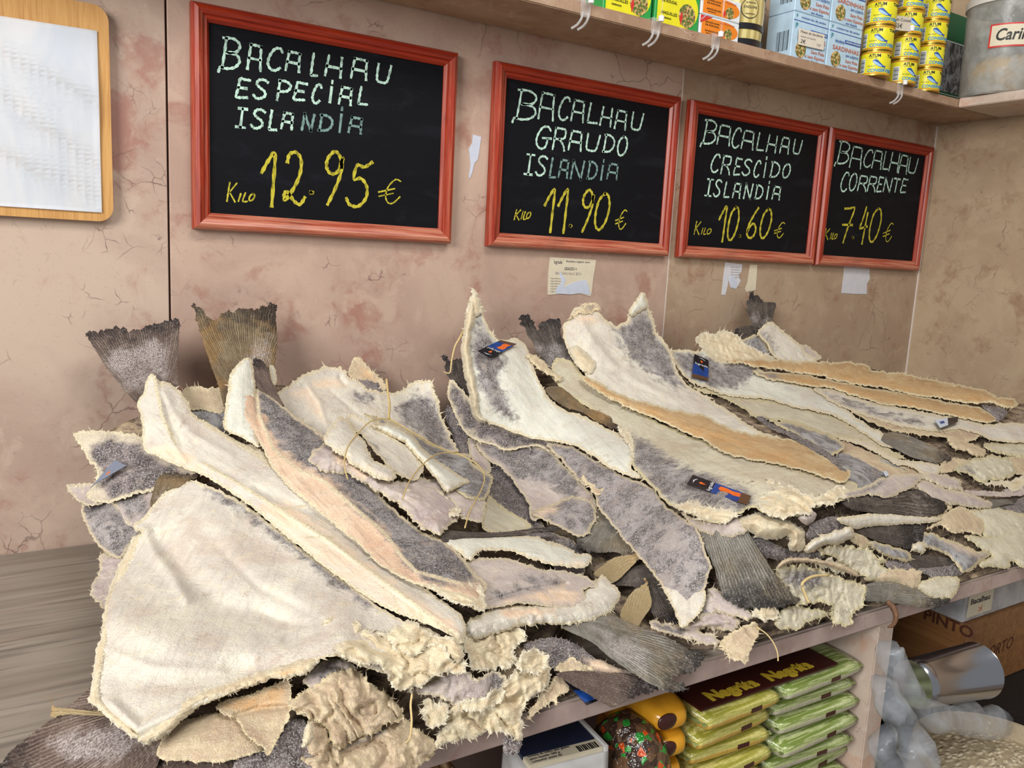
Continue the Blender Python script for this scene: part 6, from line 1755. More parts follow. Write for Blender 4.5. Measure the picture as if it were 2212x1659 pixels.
# barrel-shaped tin
n = NT('printed_barrel_staves')
n_o = n.n('ShaderNodeTexWave', wave_type='BANDS', bands_direction='X')
n.put(n_o.inputs['Vector'], n.obj())
n_o.inputs['Scale'].default_value = 18
M_stave = n.out(n.mix(n.ramp(n_o.outputs[1], 0.2, 0.8), lin((176, 158, 96)), lin((206, 192, 132))), 0.2, 0.5)
M_band = plain('black_band', (26, 24, 28), 0.2, 0.5)
rb = u(0.0345)
bc = (u(0.945), FY + rb - 0.004, ZS1)
bt = empty('barrel_tin', bc)
tag(bt, 'barrel-shaped yellow tin with black hoops between orange and pale blue cartons', 'tin')
lathe('tin_body', [(rb * .93, 0.0005), (rb * .97, 0.004), (rb, 0.03), (rb * 1.03, 0.075), (rb, 0.125), (rb * .96, 0.150), (rb * .9, 0.152)], M_stave, bt)
for z_, h_ in ((0.004, 0.016), (0.038, 0.014), (0.107, 0.014), (0.134, 0.016)):
    rr = rb * (1.035 if 0.03 < z_ < 0.12 else 1.005)
    lathe('hoop', [(rr - .002, z_), (rr + .0006, z_ + .001), (rr + .0006, z_ + h_ - .001), (rr - .002, z_ + h_)], M_band, bt, closed=False)
lathe('tin_rim', [(rb * .93, 0), (rb * .955, 0.0005), (rb * .955, 0.003), (rb * .93, 0.004)], M_gold, bt)


def bend(o, r, az, dr):
    """wraps a flat part (x along the wall, z up, y=0) round a vertical cylinder of radius r, facing azimuth az"""
    me = o.data
    bm = bmesh.new()
    bm.from_mesh(me)
    for _ in range(2):
        lg = [e for e in bm.edges if abs(e.verts[0].co.x - e.verts[1].co.x) > r * 0.14]
        if lg:
            bmesh.ops.subdivide_edges(bm, edges=lg, cuts=2)
    bmesh.ops.triangulate(bm, faces=bm.faces)
    for v in bm.verts:
        a = az + v.co.x / r
        rad = r + dr - v.co.y
        v.co = Vector((rad * math.cos(a), rad * math.sin(a), v.co.z))
    bm.to_mesh(me)
    bm.free()


def flat(name, outline, mat, parent, y0=-0.0003, y1=0.0):
    return prism(name, outline, y0, y1, mat, parent)


ba = math.atan2(CAM[1] - bc[1], CAM[0] - bc[0]) + 0.42
e_ = flat('emblem', disc(0.021, 0, 0.081, 36), M_black, bt); bend(e_, rb * 1.03, ba, 0.0004)
e_ = flat('emblem_face', disc(0.0195, 0, 0.081, 36), M_stave, bt, -0.0006, -0.0003); bend(e_, rb * 1.03, ba, 0.0004)
for tx, zz, sz in (('ENGUIAS', .081, .0075), ('da Murtosa', .091, .005), ('MARINADAS', .068, .004)):
    e_ = text('lettering', tx, sz, M_black, (0, -0.0007, zz), (1, 0, 0), (0, 0, 1), bt, (0, 0, 0), None, 0, 'CENTER'); bend(e_, rb * 1.03, ba, 0.0005)


# sardine cartons
def sardine(label, x0, x1, z0, h):
    r = carton('sardine_carton', label, 'carton', 'pale blue sardine cartons on the shelf', x0, x1, z0, h, 0.075, M_ice)
    w = x1 - x0
    prism('fold_line', [(x0 + .001, z0 + h * .815), (x1 - .001, z0 + h * .815), (x1 - .001, z0 + h * .83), (x0 + .001, z0 + h * .83)], FY - 0.0006, FY, M_blue, r, r.location)
    prism('blue_stripe', [(x0 + w * .5, z0 + h * .62), (x1 - .001, z0 + h * .62), (x1 - .001, z0 + h * .70), (x0 + w * .5, z0 + h * .70)], FY - 0.0006, FY, M_blue, r, r.location)
    ftext(r, 'SARDINHA ARTESANAL', x0 + w * .52, z0 + h * .64, h * .055, M_white, w * .45)
    ftext(r, 'P', x0 + w * .06, z0 + h * .66, h * .16, M_teal)
    ftext(r, 'PROPEIXE', x0 + w * .2, z0 + h * .60, h * .075, M_blue, w * .27)
    ftext(r, 'P', x0 + w * .06, z0 + h * .88, h * .1, M_teal)
    ftext(r, 'conservas de peixe', x0 + w * .2, z0 + h * .89, h * .06, M_blue, w * .7)
    ftext(r, 'SARDINHAS', x0 + w * .14, z0 + h * .44, h * .135, M_rust, w * .8)
    ftext(r, 'EM AZEITE', x0 + w * .56, z0 + h * .34, h * .07, M_blue, w * .38)
    ftext(r, 'Sem Pele', x0 + w * .56, z0 + h * .22, h * .10, M_rust, w * .38)
    ftext(r, 'e sem Espinha', x0 + w * .40, z0 + h * .11, h * .10, M_rust, w * .56)
    ftext(r, 'em Azeite', x0 + w * .45, z0 + h * .03, h * .07, M_blue, w * .35)
    prism('dish_picture', disc(h * .17, x0 + w * .27, z0 + h * .24, 24, 1.0), FY - 0.0008, FY, M_dish, r, r.location)
    for k in range(9):
        yy = FY + 0.010 + k * 0.004
        box('barcode', (x0 - 0.0005, yy, z0 + h * .2), (x0 + 0.0004, yy + (0.001 if k % 3 else 0.002), z0 + h * .62), M_black, r, 0, r.location)
    return r


hs = 0.104
for x0, x1, nm in ((1.0265, 1.1075, 'left'), (1.110, 1.191, 'right')):
    for k in range(2):
        sardine('pale blue sardine carton, %s of the %s stack%s' % (('bottom', 'top')[k], nm, ' next to the barrel tin' if nm == 'left' else ' next to the yellow tins'), u(x0), u(x1), ZS1 + k * (hs + .0004), hs)


# tuna tins
M_blueF = plain('fish_print_blue', (34, 80, 158), 0.3)
M_pale = plain('fish_print_belly', (150, 186, 216), 0.3)
RT, HT = 0.0352, 0.0585


def tuna_tin():
    r = empty('tuna_tin')
    tag(r, 'x', 'tin', 'yellow tuna tins on the shelf')
    lathe('tin_body', [(RT * .97, 0.0003), (RT, 0.0025), (RT, HT - .0025), (RT * .97, HT - .0003)], M_yel, r)
    for z_ in (0.0, HT - 0.0038):
        lathe('tin_rim', [(RT - .001, z_), (RT + .0011, z_ + .0006), (RT + .0011, z_ + .0032), (RT - .001, z_ + .0038)], M_gold, r)
    for z_ in (0.0048, HT - 0.0062):
        lathe('red_line', [(RT - .001, z_), (RT + .0003, z_), (RT + .0003, z_ + .0013), (RT - .001, z_ + .0013)], M_redp, r, closed=False)
    for tx, zz, sz, mt, xx in (('ATUM', .0430, .0100, M_black, -.014), ('TUNA', .0430, .0095, M_black, .030), ('em oleo vegetal', .0400, .003, M_black, -.013), ('CONSERVEIRA', .0085, .0105, M_cyan, -.0145), ('PESO LIQUIDO', .021, .0028, M_black, -.0150), ('ATUM', .0430, .0100, M_black, .075)):
        e = text('lettering', tx, sz, mt, (xx, 0, zz), (1, 0, 0), (0, 0, 1), r, (0, 0, 0), None, 0.12 if tx == 'CONSERVEIRA' else 0, 'LEFT', 0.0002, 0.0003 if sz > .008 else 0)
        bend(e, RT, 0, 0.0003)
    fb = [(-.004, .0355), (.002, .0375), (.006, .0365), (.012, .031), (.018, .026), (.0235, .0225), (.0285, .0235), (.0265, .020), (.0275, .016), (.0225, .019), (.015, .0195), (.008, .022), (.002, .026), (-.003, .031)]
    e = flat('fish_picture', catmull([np.array(q) for q in fb], 3, True), M_blueF, r); bend(e, RT, 0, 0.0002)
    bl = [(-.003, .0325), (.004, .0315), (.012, .0265), (.019, .0215), (.013, .0205), (.006, .0235), (.001, .027)]
    e = flat('fish_belly_picture', catmull([np.array(q) for q in bl], 3, True), M_pale, r, -0.0006, -0.0003); bend(e, RT, 0, 0.0002)
    e = flat('barcode_label', [(-.037, .008), (-.022, .008), (-.022, .041), (-.037, .041)], M_white, r); bend(e, RT, 0, 0.0002)
    for k in range(9):
        z0 = .010 + k * .0033
        e = flat('barcode', [(-.0355, z0), (-.0235, z0), (-.0235, z0 + .0012 + .0008 * (k % 3 == 0)), (-.0355, z0 + .0012 + .0008 * (k % 3 == 0))], M_black, r, -0.0006, -0.0003); bend(e, RT, 0, 0.0002)
    return r


proto = tuna_tin()
kids = list(proto.children)
first = True
where = ('bottom', 'second', 'third', 'fourth', 'fifth')
for cx, cy, rz, cnt, nm in ((1.224, .880, -.1, 4, 'left stack, beside the sardine cartons'), (1.303, .884, .42, 4, 'middle stack, behind the price tag'), (1.382, .889, .12, 5, 'right stack, beside the green carton')):
    cx, cy = u(cx), u(cy - 1) + RT * 0.8 - 0.02
    for k in range(cnt):
        if first:
            t, first = proto, False
        else:
            t = proto.copy()
            COL.objects.link(t)
            for c in kids:
                d = c.copy()
                COL.objects.link(d)
                d.parent = t
        base = math.atan2(CAM[1] - cy, CAM[0] - cx)
        t.location = (cx + 0.0008 * math.sin(k * 3), cy + 0.0008 * math.cos(k * 5), ZS1 + k * (HT + .0002))
        rk = rz + 0.05 * math.sin(k * 2.3 + cx)
        if nm.startswith('right') and k == 1:
            rk += 0.35
        if nm.startswith('middle') and k >= 2:
            rk -= 0.3
        t.rotation_euler = (0, 0, base + rk)
        t['label'] = 'yellow tuna tin, %s from below in the %s' % (where[k], nm) if k else 'yellow tuna tin at the bottom of the %s' % nm

# green carton with a grey picture, behind
gx = at_y(2030, 120, -0.055)[0]
g = empty('picture_carton', (gx + .07, -0.05, ZS1))
tag(g, 'tall dark green carton with a grey picture band behind the tub', 'carton')
box('carton_body', (gx, -0.055, ZS1 + .0003), (gx + .15, -0.015, ZS1 + .27), plain('dark_green_card', (10, 92, 56), 0.4), g, .001, g.location)
n = NT('grey_photo_print')
M_photo = n.out(n.mix(n.ramp(n.noise(n.scale(n.obj(), (40, 40, 22)), 1.0, 6, 0.7, 1.0), 0.44, 0.6), lin((70, 74, 78)), lin((176, 182, 186))), 0.4)
box('picture_panel', (gx + .002, -0.0558, ZS1 + .055), (gx + .148, -0.0545, ZS1 + .19), M_photo, g, 0, g.location)
box('white_line', (gx + .002, -0.0558, ZS1 + .191), (gx + .148, -0.0545, ZS1 + .194), M_white, g, 0, g.location)
box('white_line', (gx + .002, -0.0558, ZS1 + .048), (gx + .148, -0.0545, ZS1 + .050), M_white, g, 0, g.location)

# curry tub
rt = u(0.07)
tc = (u(1.521), u(.839 - 1), ZS1 + .0022)
tb = empty('curry_tub', tc)
tag(tb, 'big translucent round tub labelled Caril with a yellow bag inside, on the side shelf', 'tub')
M_tub = clear_plastic('milky_grey_plastic', (0.50, 0.52, 0.51), 0.34, 0.22)
lathe('tub_wall', [(rt * .93, .0), (rt * .95, .003), (rt, .235), (rt * .985, .235), (rt * .935, .006), (rt * .0 + .001, .005)], M_tub, tb, 64, True, False)
lathe('lid', [(rt * .9, .228), (rt * 1.035, .228), (rt * 1.035, .247), (rt * 1.0, .251), (rt * .2, .251)], plain('lid_white', (214, 212, 206), 0.4), tb, 64)
bm = bmesh.new()
bmesh.ops.create_uvsphere(bm, u_segments=40, v_segments=24, radius=1)
cs = np.array([v.co[:] for v in bm.verts])
nz_ = fbm(cs * 2.3 + 4, 4)
for v, q in zip(bm.verts, nz_):
    k = 1 + 0.22 * q
    v.co = Vector((v.co.x * rt * .86 * min(k, 1.04), v.co.y * rt * .86 * min(k, 1.04), max(.0075, .056 + v.co.z * .056 * k * (1 if v.co.z < 0 else 1.15))))
link('curry_bag', bm_mesh(bm, 'curry_bag', True), plain('curry_powder_bag', (206, 164, 78), 0.3, 0.5, 0, 0.25, 30), tb)
ta = math.atan2(CAM[1] - tc[1], CAM[0] - tc[0]) + 0.02
lw, l0, l1 = .046, .112, .170
lb_ = e_ = flat('label_border', [(-lw, l0), (lw, l0), (lw, l1), (-lw, l1)], M_redp, tb); bend(e_, rt * .985, ta, 0.0002)
e_ = flat('label_paper', [(-lw + .004, l0 + .004), (lw - .004, l0 + .004), (lw - .004, l1 - .004), (-lw + .004, l1 - .004)], M_lab, lb_, -0.0006, -0.0003); bend(e_, rt * .985, ta, 0.0003)
e_ = text('lettering', 'Caril', .040, M_black, (0, -0.0008, l0 + .017), (1, 0, 0), (0, 0, 1), lb_, (0, 0, 0), .066, .22, 'CENTER', 0.0002, 0.0008); bend(e_, rt * .985, ta, 0.0004)

# price tag clips on the shelf edge
M_clr = clear_plastic('clear_acrylic', (0.72, 0.70, 0.68), 0.20, 0.1)
M_knob = plain('white_knob', (226, 226, 228), 0.4)


def clip(label, pxx, pyy, rod, topknob=False):
    p = at_y(pxx, pyy, YS - 0.004)
    c = empty('tag_clip', (p[0], YS, ZS0))
    tag(c, label, 'clip', 'clear tag clips on the shelf edge')
    o = np.array(c.location)
    x = p[0]
    cl = box('clamp', (x - .011, YS - .006, ZS0 - .004), (x + .011, YS - .001, ZS1 + .004), M_clr, c, .0015, o)
    box('clamp_lip', (x - .011, YS - .001, ZS1 + .0005), (x + .011, YS + .016, ZS1 + .004), M_clr, cl, .001, o)
    for s_ in (-.007, .007):
        tube('clamp_leg', [(x + s_, YS - .004, ZS0 + .004), (x + s_ - .004, YS - .008, ZS0 - .008), (x + s_ - .010, YS - .004, ZS0 - .020), (x + s_ - .018, YS + .004, ZS0 - .027)], .0026, M_clr, cl, 6, None, o)
    k0 = lathe('knob', [(.0001, 0), (.0055, .001), (.006, .011), (.0001, .013)], M_knob, c, 14)
    k0.location = Vector((x + .006, YS - .011, ZS1 - .004)) - c.location
    tube('rod', [(x + .006, YS - .011, ZS1 + .008), (x + .008, YS - .011, ZS1 + .008 + rod)], .0021, M_clr, c, 8, None, o)
    if topknob:
        k1 = lathe('knob', [(.0001, 0), (.0055, .001), (.006, .013), (.0001, .015)], M_knob, c, 14)
        k1.location = Vector((x + .008, YS - .011, ZS1 + .006 + rod)) - c.location
    return c, x


clip('clear tag clip in front of the green eel cartons', 1418, 45, .09)
clip('clear tag clip in front of the orange eel cartons', 1547, 78, .09)
clip('clear tag clip cut by the top of the picture, leftmost on the shelf', 1266, 8, .06)
c, x = clip('clear tag clip carrying the tuna price tag on a rod', 1945, 190, .118, True)


def price_tag(label, zone, quad, yy, lines):
    q = parse(zone, quad)
    P = [at_y(a, b, yy) for a, b in q]
    o0 = np.mean(P, 0)
    r = empty('price_tag', o0)
    tag(r, label, 'price tag', 'printed price tags on the shelf')
    prism('tag_card', [(p[0], p[2]) for p in P], yy - .0008, yy, M_tagp, r, r.location)
    tl, tr, bl = P[0], P[1], P[3]
    for body, uu, vv, hh, ww, mt in lines:
        a = tl + (tr - tl) * uu + (bl - tl) * vv
        text('lettering', body, hh * np.linalg.norm(bl - tl) * 1.35, mt, (a[0], yy - .0009, a[2]), tr - tl, tl - bl, r, o0, ww * np.linalg.norm(tr - tl), .18)
    return r


price_tag('cream price tag reading Atum Conserveira 4.55, above the clip rod', 12, '1040,125 1312,160 1306,285 1037,252', YS - .0095, [('Atum Conserveira', .05, .36, .22, .9, M_ink), ('4.55€', .07, .84, .32, .36, M_black), ('logo', .78, .82, .2, .16, M_inkr)])
price_tag('cream price tag reading Filete de Sardinha 2 euro, on the left sardine stack', 12, '262,243 484,300 476,436 256,385', FY - .0030, [('Filete de Sardinha', .06, .24, .16, .86, M_ink), ('espada portuguesa', .07, .5, .12, .58, M_inkr), ('2€', .07, .86, .24, .2, M_black), ('logo', .7, .8, .18, .16, M_inkr)])

# ================================================================== GOODS UNDER THE COUNTER
def pack_mat(name, top, side, lines):
    n = NT(name)
    o = n.obj()
    sx = n.n('ShaderNodeSeparateXYZ')
    n.t.links.new(o, sx.inputs[0])
    st = n.noise(n.scale(o, (9, 150, 260)), 1.0, 4, 0.6, 0.8)
    up = n.ramp(n.math('ADD', sx.outputs[2], n.math('MULTIPLY', n.noise(o, 20, 2), 0.008)), 0.0165, 0.0215)
    ct_ = n.mix(n.ramp(st, 0.42, 0.58), lin(top), lin(lines))
    n.bump(n.noise(n.scale(o, (90, 30, 40)), 1.0, 4), 0.5, 0.004)
    return n.out(n.mix(up, lin(side), ct_), 0.22, 0.55)


M_pg = pack_mat('green_biscuit_wrapper', (116, 136, 62), (190, 184, 166), (186, 194, 140))
M_py = pack_mat('yellow_biscuit_wrapper', (152, 150, 56), (198, 158, 70), (204, 196, 120))
M_pgs = plain('pack_seal_green', (190, 200, 130), 0.25, 0.6)
M_choc = plain('chocolate_brown', (62, 26, 22), 0.25, 0.5)
M_neg = plain('gold_lettering', (206, 176, 54), 0.35)
M_oran = plain('orange_wrapper', (214, 152, 38), 0.22, 0.6, 0, 0.2, 30)
PH, PD = 0.0310, 0.15


def pack(name, w, mat):
    """flow-wrapped pack lying flat: origin at its base centre, front end towards -y"""
    r = empty(name)
    bm = bmesh.new()
    nx, na = 18, 28
    rings = []
    for i in range(nx + 1):
        f = i / nx
        x = (f - .5) * w
        e = 1 - abs(2 * f - 1) ** 7 * 0.32
        ring = []
        for k in range(na):
            a = 2 * math.pi * k / na
            ca, sa = math.cos(a), math.sin(a)
            yy = math.copysign(abs(ca) ** 0.45, ca) * PD / 2 * (0.97 + .03 * e)
            zz = math.copysign(abs(sa) ** 0.6, sa) * PH / 2 * e
            ring.append(bm.verts.new((x, yy, PH / 2 + zz)))
        rings.append(ring)
    for a, b in zip(rings, rings[1:]):
        for k in range(na):
            bm.faces.new((a[k], a[(k + 1) % na], b[(k + 1) % na], b[k]))
    bm.faces.new(rings[0])
    bm.faces.new(rings[-1])
    link('wrapper', bm_mesh(bm, 'wrapper', True), mat, r)
    for s_ in (-1, 1):
        bm = bmesh.new()
        g0, g1 = [], []
        for k in range(26):
            yy = (k / 25 - .5) * PD * .96
            zz = PH * .5 + .0016 * math.sin(k * 2.2)
            g0.append(bm.verts.new((s_ * (w / 2 - .001), yy, zz)))
            g1.append(bm.verts.new((s_ * (w / 2 + .009), yy, zz + .002 * math.sin(k * 1.3))))
        for k in range(25):
            bm.faces.new((g0[k], g0[k + 1], g1[k + 1], g1[k]))
        bmesh.ops.solidify(bm, geom=list(bm.faces), thickness=.0006)
        link('end_seal', bm_mesh(bm, 'end_seal', True), M_pgs, r)
    box('date_mark', (.012, -PD / 2 - .0008, PH * .36), (.034, -PD / 2 + .003, PH * .58), M_choc, r)
    return r


def put_pack(src, loc, rz, label, grp):
    t = src.copy()
    COL.objects.link(t)
    for c in src.children:
        d = c.copy()
        COL.objects.link(d)
        d.parent = t
    t.location, t.rotation_euler = loc, (0, 0, rz)
    tag(t, label, 'biscuit pack', grp)
    return t


YP = u(.490 - 1)
ztop = CAMZ - 0.3935 * S
order = ('topmost', 'second', 'third', 'fourth', 'fifth', 'sixth', 'seventh', 'eighth', 'ninth', 'tenth')
srcs = {}
for nm, xa, xb, mat, tint in (('stack against the stone support', .645, .778, M_pg, 'green-striped'), ('stack beside the green ones', .530, .641, M_py, 'yellow-green striped')):
    w = u(xb - xa) - .016
    src = pack('biscuit_pack', w, mat)
    cnt = int((ztop - LOW) / (PH + .0003))
    for k in range(cnt):
        z = LOW + .0004 + (cnt - 1 - k) * (PH + .0003)
        loc = (u((xa + xb) / 2) + .006 * math.sin(k * 2.1 + xa * 5), YP + PD / 2 + .007 * math.sin(k * 1.7 + xa * 9), z)
        lb = '%s biscuit pack, %s of the %s' % (tint, (order[k] + ('' if k == 0 else ' from the top') if k < len(order) else 'number %d from the top' % (k + 1)), nm)
        if k == 0:
            src.location, src.rotation_euler = loc, (0, 0, .03)
            tag(src, lb, 'biscuit pack', 'biscuit packs under the counter')
        else:
            put_pack(src, loc, .06 * math.sin(k * 2.6 + xa * 11), lb, 'biscuit packs under the counter')
    ztp = LOW + .0004 + cnt * (PH + .0003)
# dark-brown lettered carton front lying on the packs
za = ztp + .0006
A0 = at_z(1525, 1482, za)
A1 = at_z(1765, 1412, za)
nb = empty('biscuit_box', (u(.64), YP + .05, za))
tag(nb, 'dark brown biscuit box lid lettered Negrita twice in yellow, just below the counter edge', 'box')
bl_ = box('box_lid', (u(.535), YP + .004, za), (u(.735), YP + .11, za + .004), M_choc, nb, .001, nb.location)
for xx in (.556, .638):
    text('lettering', 'Negrita', .030, M_neg, (u(xx), YP + .014, za + .0042), (1, 0, 0), (0, 1, 0), bl_, nb.location, u(.066), 0, 'LEFT', 0.0004, .0018)
    prism('emblem', [(u(xx) - .018, 0), (u(xx) - .006, 0), (u(xx) - .012, 1)], 0, 0, M_neg, nb, nb.location) if False else None
# larger orange packs at the left of the stack
for k in range(6):
    r = empty('biscuit_bag', (u(.508), YP + .085, ztop - .048 - k * .042))
    tag(r, 'orange-yellow biscuit bag with brown biscuit picture, %s in the column left of the stacks' % order[k], 'biscuit bag', 'orange biscuit bags under the counter')
    bm = bmesh.new()
    bmesh.ops.create_uvsphere(bm, u_segments=28, v_segments=16, radius=1)
    for v in bm.verts:
        c_ = v.co
        v.co = Vector((math.copysign(abs(c_.x) ** .55, c_.x) * .034, math.copysign(abs(c_.y) ** .55, c_.y) * .085, .021 + math.copysign(abs(c_.z) ** .7, c_.z) * .0205))
    link('wrapper', bm_mesh(bm, 'wrapper', True), M_oran, r)
    link('biscuit_picture', bm_mesh((lambda b_: (bmesh.ops.create_uvsphere(b_, u_segments=16, v_segments=10, radius=1), [setattr(v, 'co', Vector((-.012 + v.co.x * .016, -.0825 + v.co.y * .0045, .024 + v.co.z * .012))) for v in b_.verts], b_)[-1])(bmesh.new()), 'biscuit_picture', True), M_choc, r)
    r.rotation_euler = (0, 0, -.12 + .05 * math.sin(k * 2))


def sack(name, label, cat, x, y, zt, rx, ry, mat, rz=0.0, lump=.12, seed=1.0, zb=LOW, grp=None):
    """a filled bag standing on the lower shelf"""
    r = empty(name, (x, y, zb), rz)
    tag(r, label, cat, grp)
    bm = bmesh.new()
    bmesh.ops.create_uvsphere(bm, u_segments=48, v_segments=32, radius=1)
    q = np.array([v.co[:] for v in bm.verts])
    nn = fbm(q * 2.2 + seed, 4)
    H_ = zt - zb
    for v, k in zip(bm.verts, nn):
        c_ = v.co
        f = 1 + lump * k
        v.co = Vector((math.copysign(abs(c_.x) ** .7, c_.x) * rx * f, math.copysign(abs(c_.y) ** .7, c_.y) * ry * f, max(0.0006, H_ / 2 + math.copysign(abs(c_.z) ** .6, c_.z) * H_ / 2 * (1 + lump * .4 * k))))
    link('bag', bm_mesh(bm, 'bag', True), mat, r)
    return r


n = NT('candied_fruit_in_clear_bag')
vo = n.n('ShaderNodeTexVoronoi')
n.put(vo.inputs['Vector'], n.obj())
vo.inputs['Scale'].default_value = 120
hv = n.n('ShaderNodeSeparateColor')
n.t.links.new(vo.outputs['Color'], hv.inputs[0])
cc = n.mix(n.ramp(hv.outputs[0], 0.2, 0.8), lin((56, 40, 32)), lin((104, 76, 54)))
cc = n.mix(n.ramp(hv.outputs[1], 0.84, 0.86), cc, lin((44, 140, 52)))
cc = n.mix(n.ramp(hv.outputs[2], 0.88, 0.9), cc, lin((206, 84, 34)))
n.bump(n.noise(n.obj(), 40, 4), 0.9, 0.012)
M_fruit = n.out(cc, 0.16, 0.6)
sack('fruit_bag', 'clear bag of dark candied fruit with green and orange bits, under the counter edge', 'bag', u(.468), u(.515 - 1), CAMZ - .410 * S, .040, .060, M_fruit, .3, .16, 4.0)
n = NT('nuts_in_clear_bag')
vo = n.n('ShaderNodeTexVoronoi')
n.put(vo.inputs['Vector'], n.obj())
vo.inputs['Scale'].default_value = 60
n.bump(vo.outputs['Distance'], 0.8, 0.01)
M_nuts = n.out(n.mix(n.ramp(vo.outputs['Distance'], 0.1, 0.6), lin((196, 168, 128)), lin((120, 92, 64))), 0.25, 0.5)
sack('nut_bag', 'clear bag of pale nuts at the left below the counter edge', 'bag', u(.26), u(.545 - 1), CAMZ - .395 * S, .07, .06, M_nuts, 0, .12, 9.0)
M_navy = plain('navy_label', (34, 42, 66), 0.35, 0.5)
M_pap = plain('white_sack_paper', (206, 204, 202), 0.4)
pb = empty('printed_bag', (u(.39), u(.52 - 1), LOW), -.1)
tag(pb, 'white paper bag with navy label, printed text and barcode, below the counter edge', 'bag')
zt = CAMZ - .418 * S - LOW
bm = bmesh.new()
bmesh.ops.create_cube(bm, size=1)
bmesh.ops.subdivide_edges(bm, edges=list(bm.edges), cuts=14, use_grid_fill=True)
q = np.array([v.co[:] for v in bm.verts])
nn = fbm(q * 5 + 2, 3)
for v, k in zip(bm.verts, nn):
    c_ = v.co
    taper = 1 - .18 * max(0, c_.z) ** 2 * 4
    v.co = Vector((c_.x * .125 + .003 * k, c_.y * .07 * taper + .004 * k, (c_.z + .5) * zt + (.004 * k if c_.z > 0 else 0)))
link('bag', bm_mesh(bm, 'bag', True), M_pap, pb)
box('label', (-.055, -.012, zt - .002), (.052, .034, zt + .0055), M_navy, pb, .001)
box('text_panel', (-.055, -.032, zt - .002), (.052, -.012, zt + .0052), M_lab, pb, .001)
for k, tx in enumerate(('Farinha de milho sem gluten', 'peso liquido 500 g', 'consumir antes de')):
    text('lettering', tx, .0058, M_ink, (-.05, -.017 - k * .0058, zt + .0056), (1, 0, 0), (0, 1, 0), pb, (0, 0, 0), .06 if k == 0 else None, 0, 'LEFT', .0002)
for k in range(10):
    box('barcode', (.018 + k * .003, -.030, zt + .005), (.0195 + k * .003 + (.0008 if k % 3 == 0 else 0), -.018, zt + .0055), M_black, pb)
box('white_border', (.052, -.034, zt - .003), (.060, .034, zt + .0075), M_pap, pb, .002)

# ------------------------------------------------------------------ right of the stone support
M_crate = wood('crate_pine', (132, 90, 54), (152, 108, 66), (98, 63, 36), 1, 0, .6)
M_brand = plain('burnt_brand', (78, 40, 24), 0.7)
zb_ = CAMZ - .548 * S
bb = empty('black_bin', (u(1.2), u(.62 - 1), 0))
tag(bb, 'black plastic bin with scuffed side in the lower right corner', 'bin')
n = NT('scuffed_black_plastic')
M_bin = n.out(n.mix(n.math('MULTIPLY', n.ramp(n.noise(n.obj(), 14, 6, 0.75, 1.0), 0.6, 0.72), 0.5), lin((20, 21, 24)), lin((128, 124, 114))), 0.5, 0.4)
bx0, bx1, by0, by1 = u(1.035), u(1.42), u(.450 - 1), u(.86 - 1)
box('bin_body', (bx0, by0, .002), (bx1, by1, zb_ - .015), M_bin, bb, .006, bb.location)
box('bin_rim', (bx0 - .006, by0 - .006, zb_ - .018), (bx1 + .006, by1 + .006, zb_), M_bin, bb, .004, bb.location)
for k in range(5):
    box('bin_rib', (bx0 + .03 + k * .12, by0 - .004, .05), (bx0 + .045 + k * .12, by0 + .001, zb_ - .03), M_bin, bb, .001, bb.location)
# wine crate
cx0, cx1, cy0, cy1 = u(1.040), u(1.38), u(.525 - 1), u(.83 - 1)
zc0, zc1 = zb_ + .0005, CAMZ - .443 * S
cr = empty('wine_crate', ((cx0 + cx1) / 2, (cy0 + cy1) / 2, zc0))
tag(cr, 'pine wine crate branded PINTO, standing beneath the clear food box', 'crate')
t_ = .010
for nm, lo, hi in (('side_panel', (cx0, cy0, zc0), (cx0 + t_, cy1, zc1)), ('side_panel', (cx1 - t_, cy0, zc0), (cx1, cy1, zc1)), ('front_panel', (cx0 + t_ * 1.02, cy0, zc0), (cx1 - t_ * 1.02, cy0 + t_, zc1 - .001)), ('back_panel', (cx0 + t_ * 1.02, cy1 - t_, zc0), (cx1 - t_ * 1.02, cy1, zc1 - .001)), ('lid', (cx0 + t_, cy0 + t_, zc1 - .012), (cx1 - t_, cy1 - t_, zc1 - .003))):
    box(nm, lo, hi, M_crate, cr, .0012, cr.location)
a = at_x(2012, 1332, cx0)
b = at_x(2088, 1362, cx0)
hl = .034
text('lettering', 'PINTO', .030, M_brand, (cx0 - .0002, a[1] + .017, a[2] - .010), (0, -1, 0), (0, 0, 1), cr, cr.location, .10, 0, 'LEFT', .0004, .0008)
text('lettering', 'GRANDE', .03, M_brand, (cx0 - .0002, a[1] + .035, zc0 + .012), (0, -1, 0), (0, 0, 1), cr, cr.location, .11, 0, 'LEFT', .0004, .0006)
text('lettering', 'PORTO', .036, M_brand, (cx0 + .09, cy0 - .0002, zc0 + .06), (1, 0, .06), (0, 0, 1), cr, cr.location, .11, .2, 'LEFT', .0004)
box('brand_mark', (cx0 + .006, cy0 - .0006, zc0 + .07), (cx0 + .016, cy0 + .001, zc0 + .09), M_brand, cr, 0, cr.location)
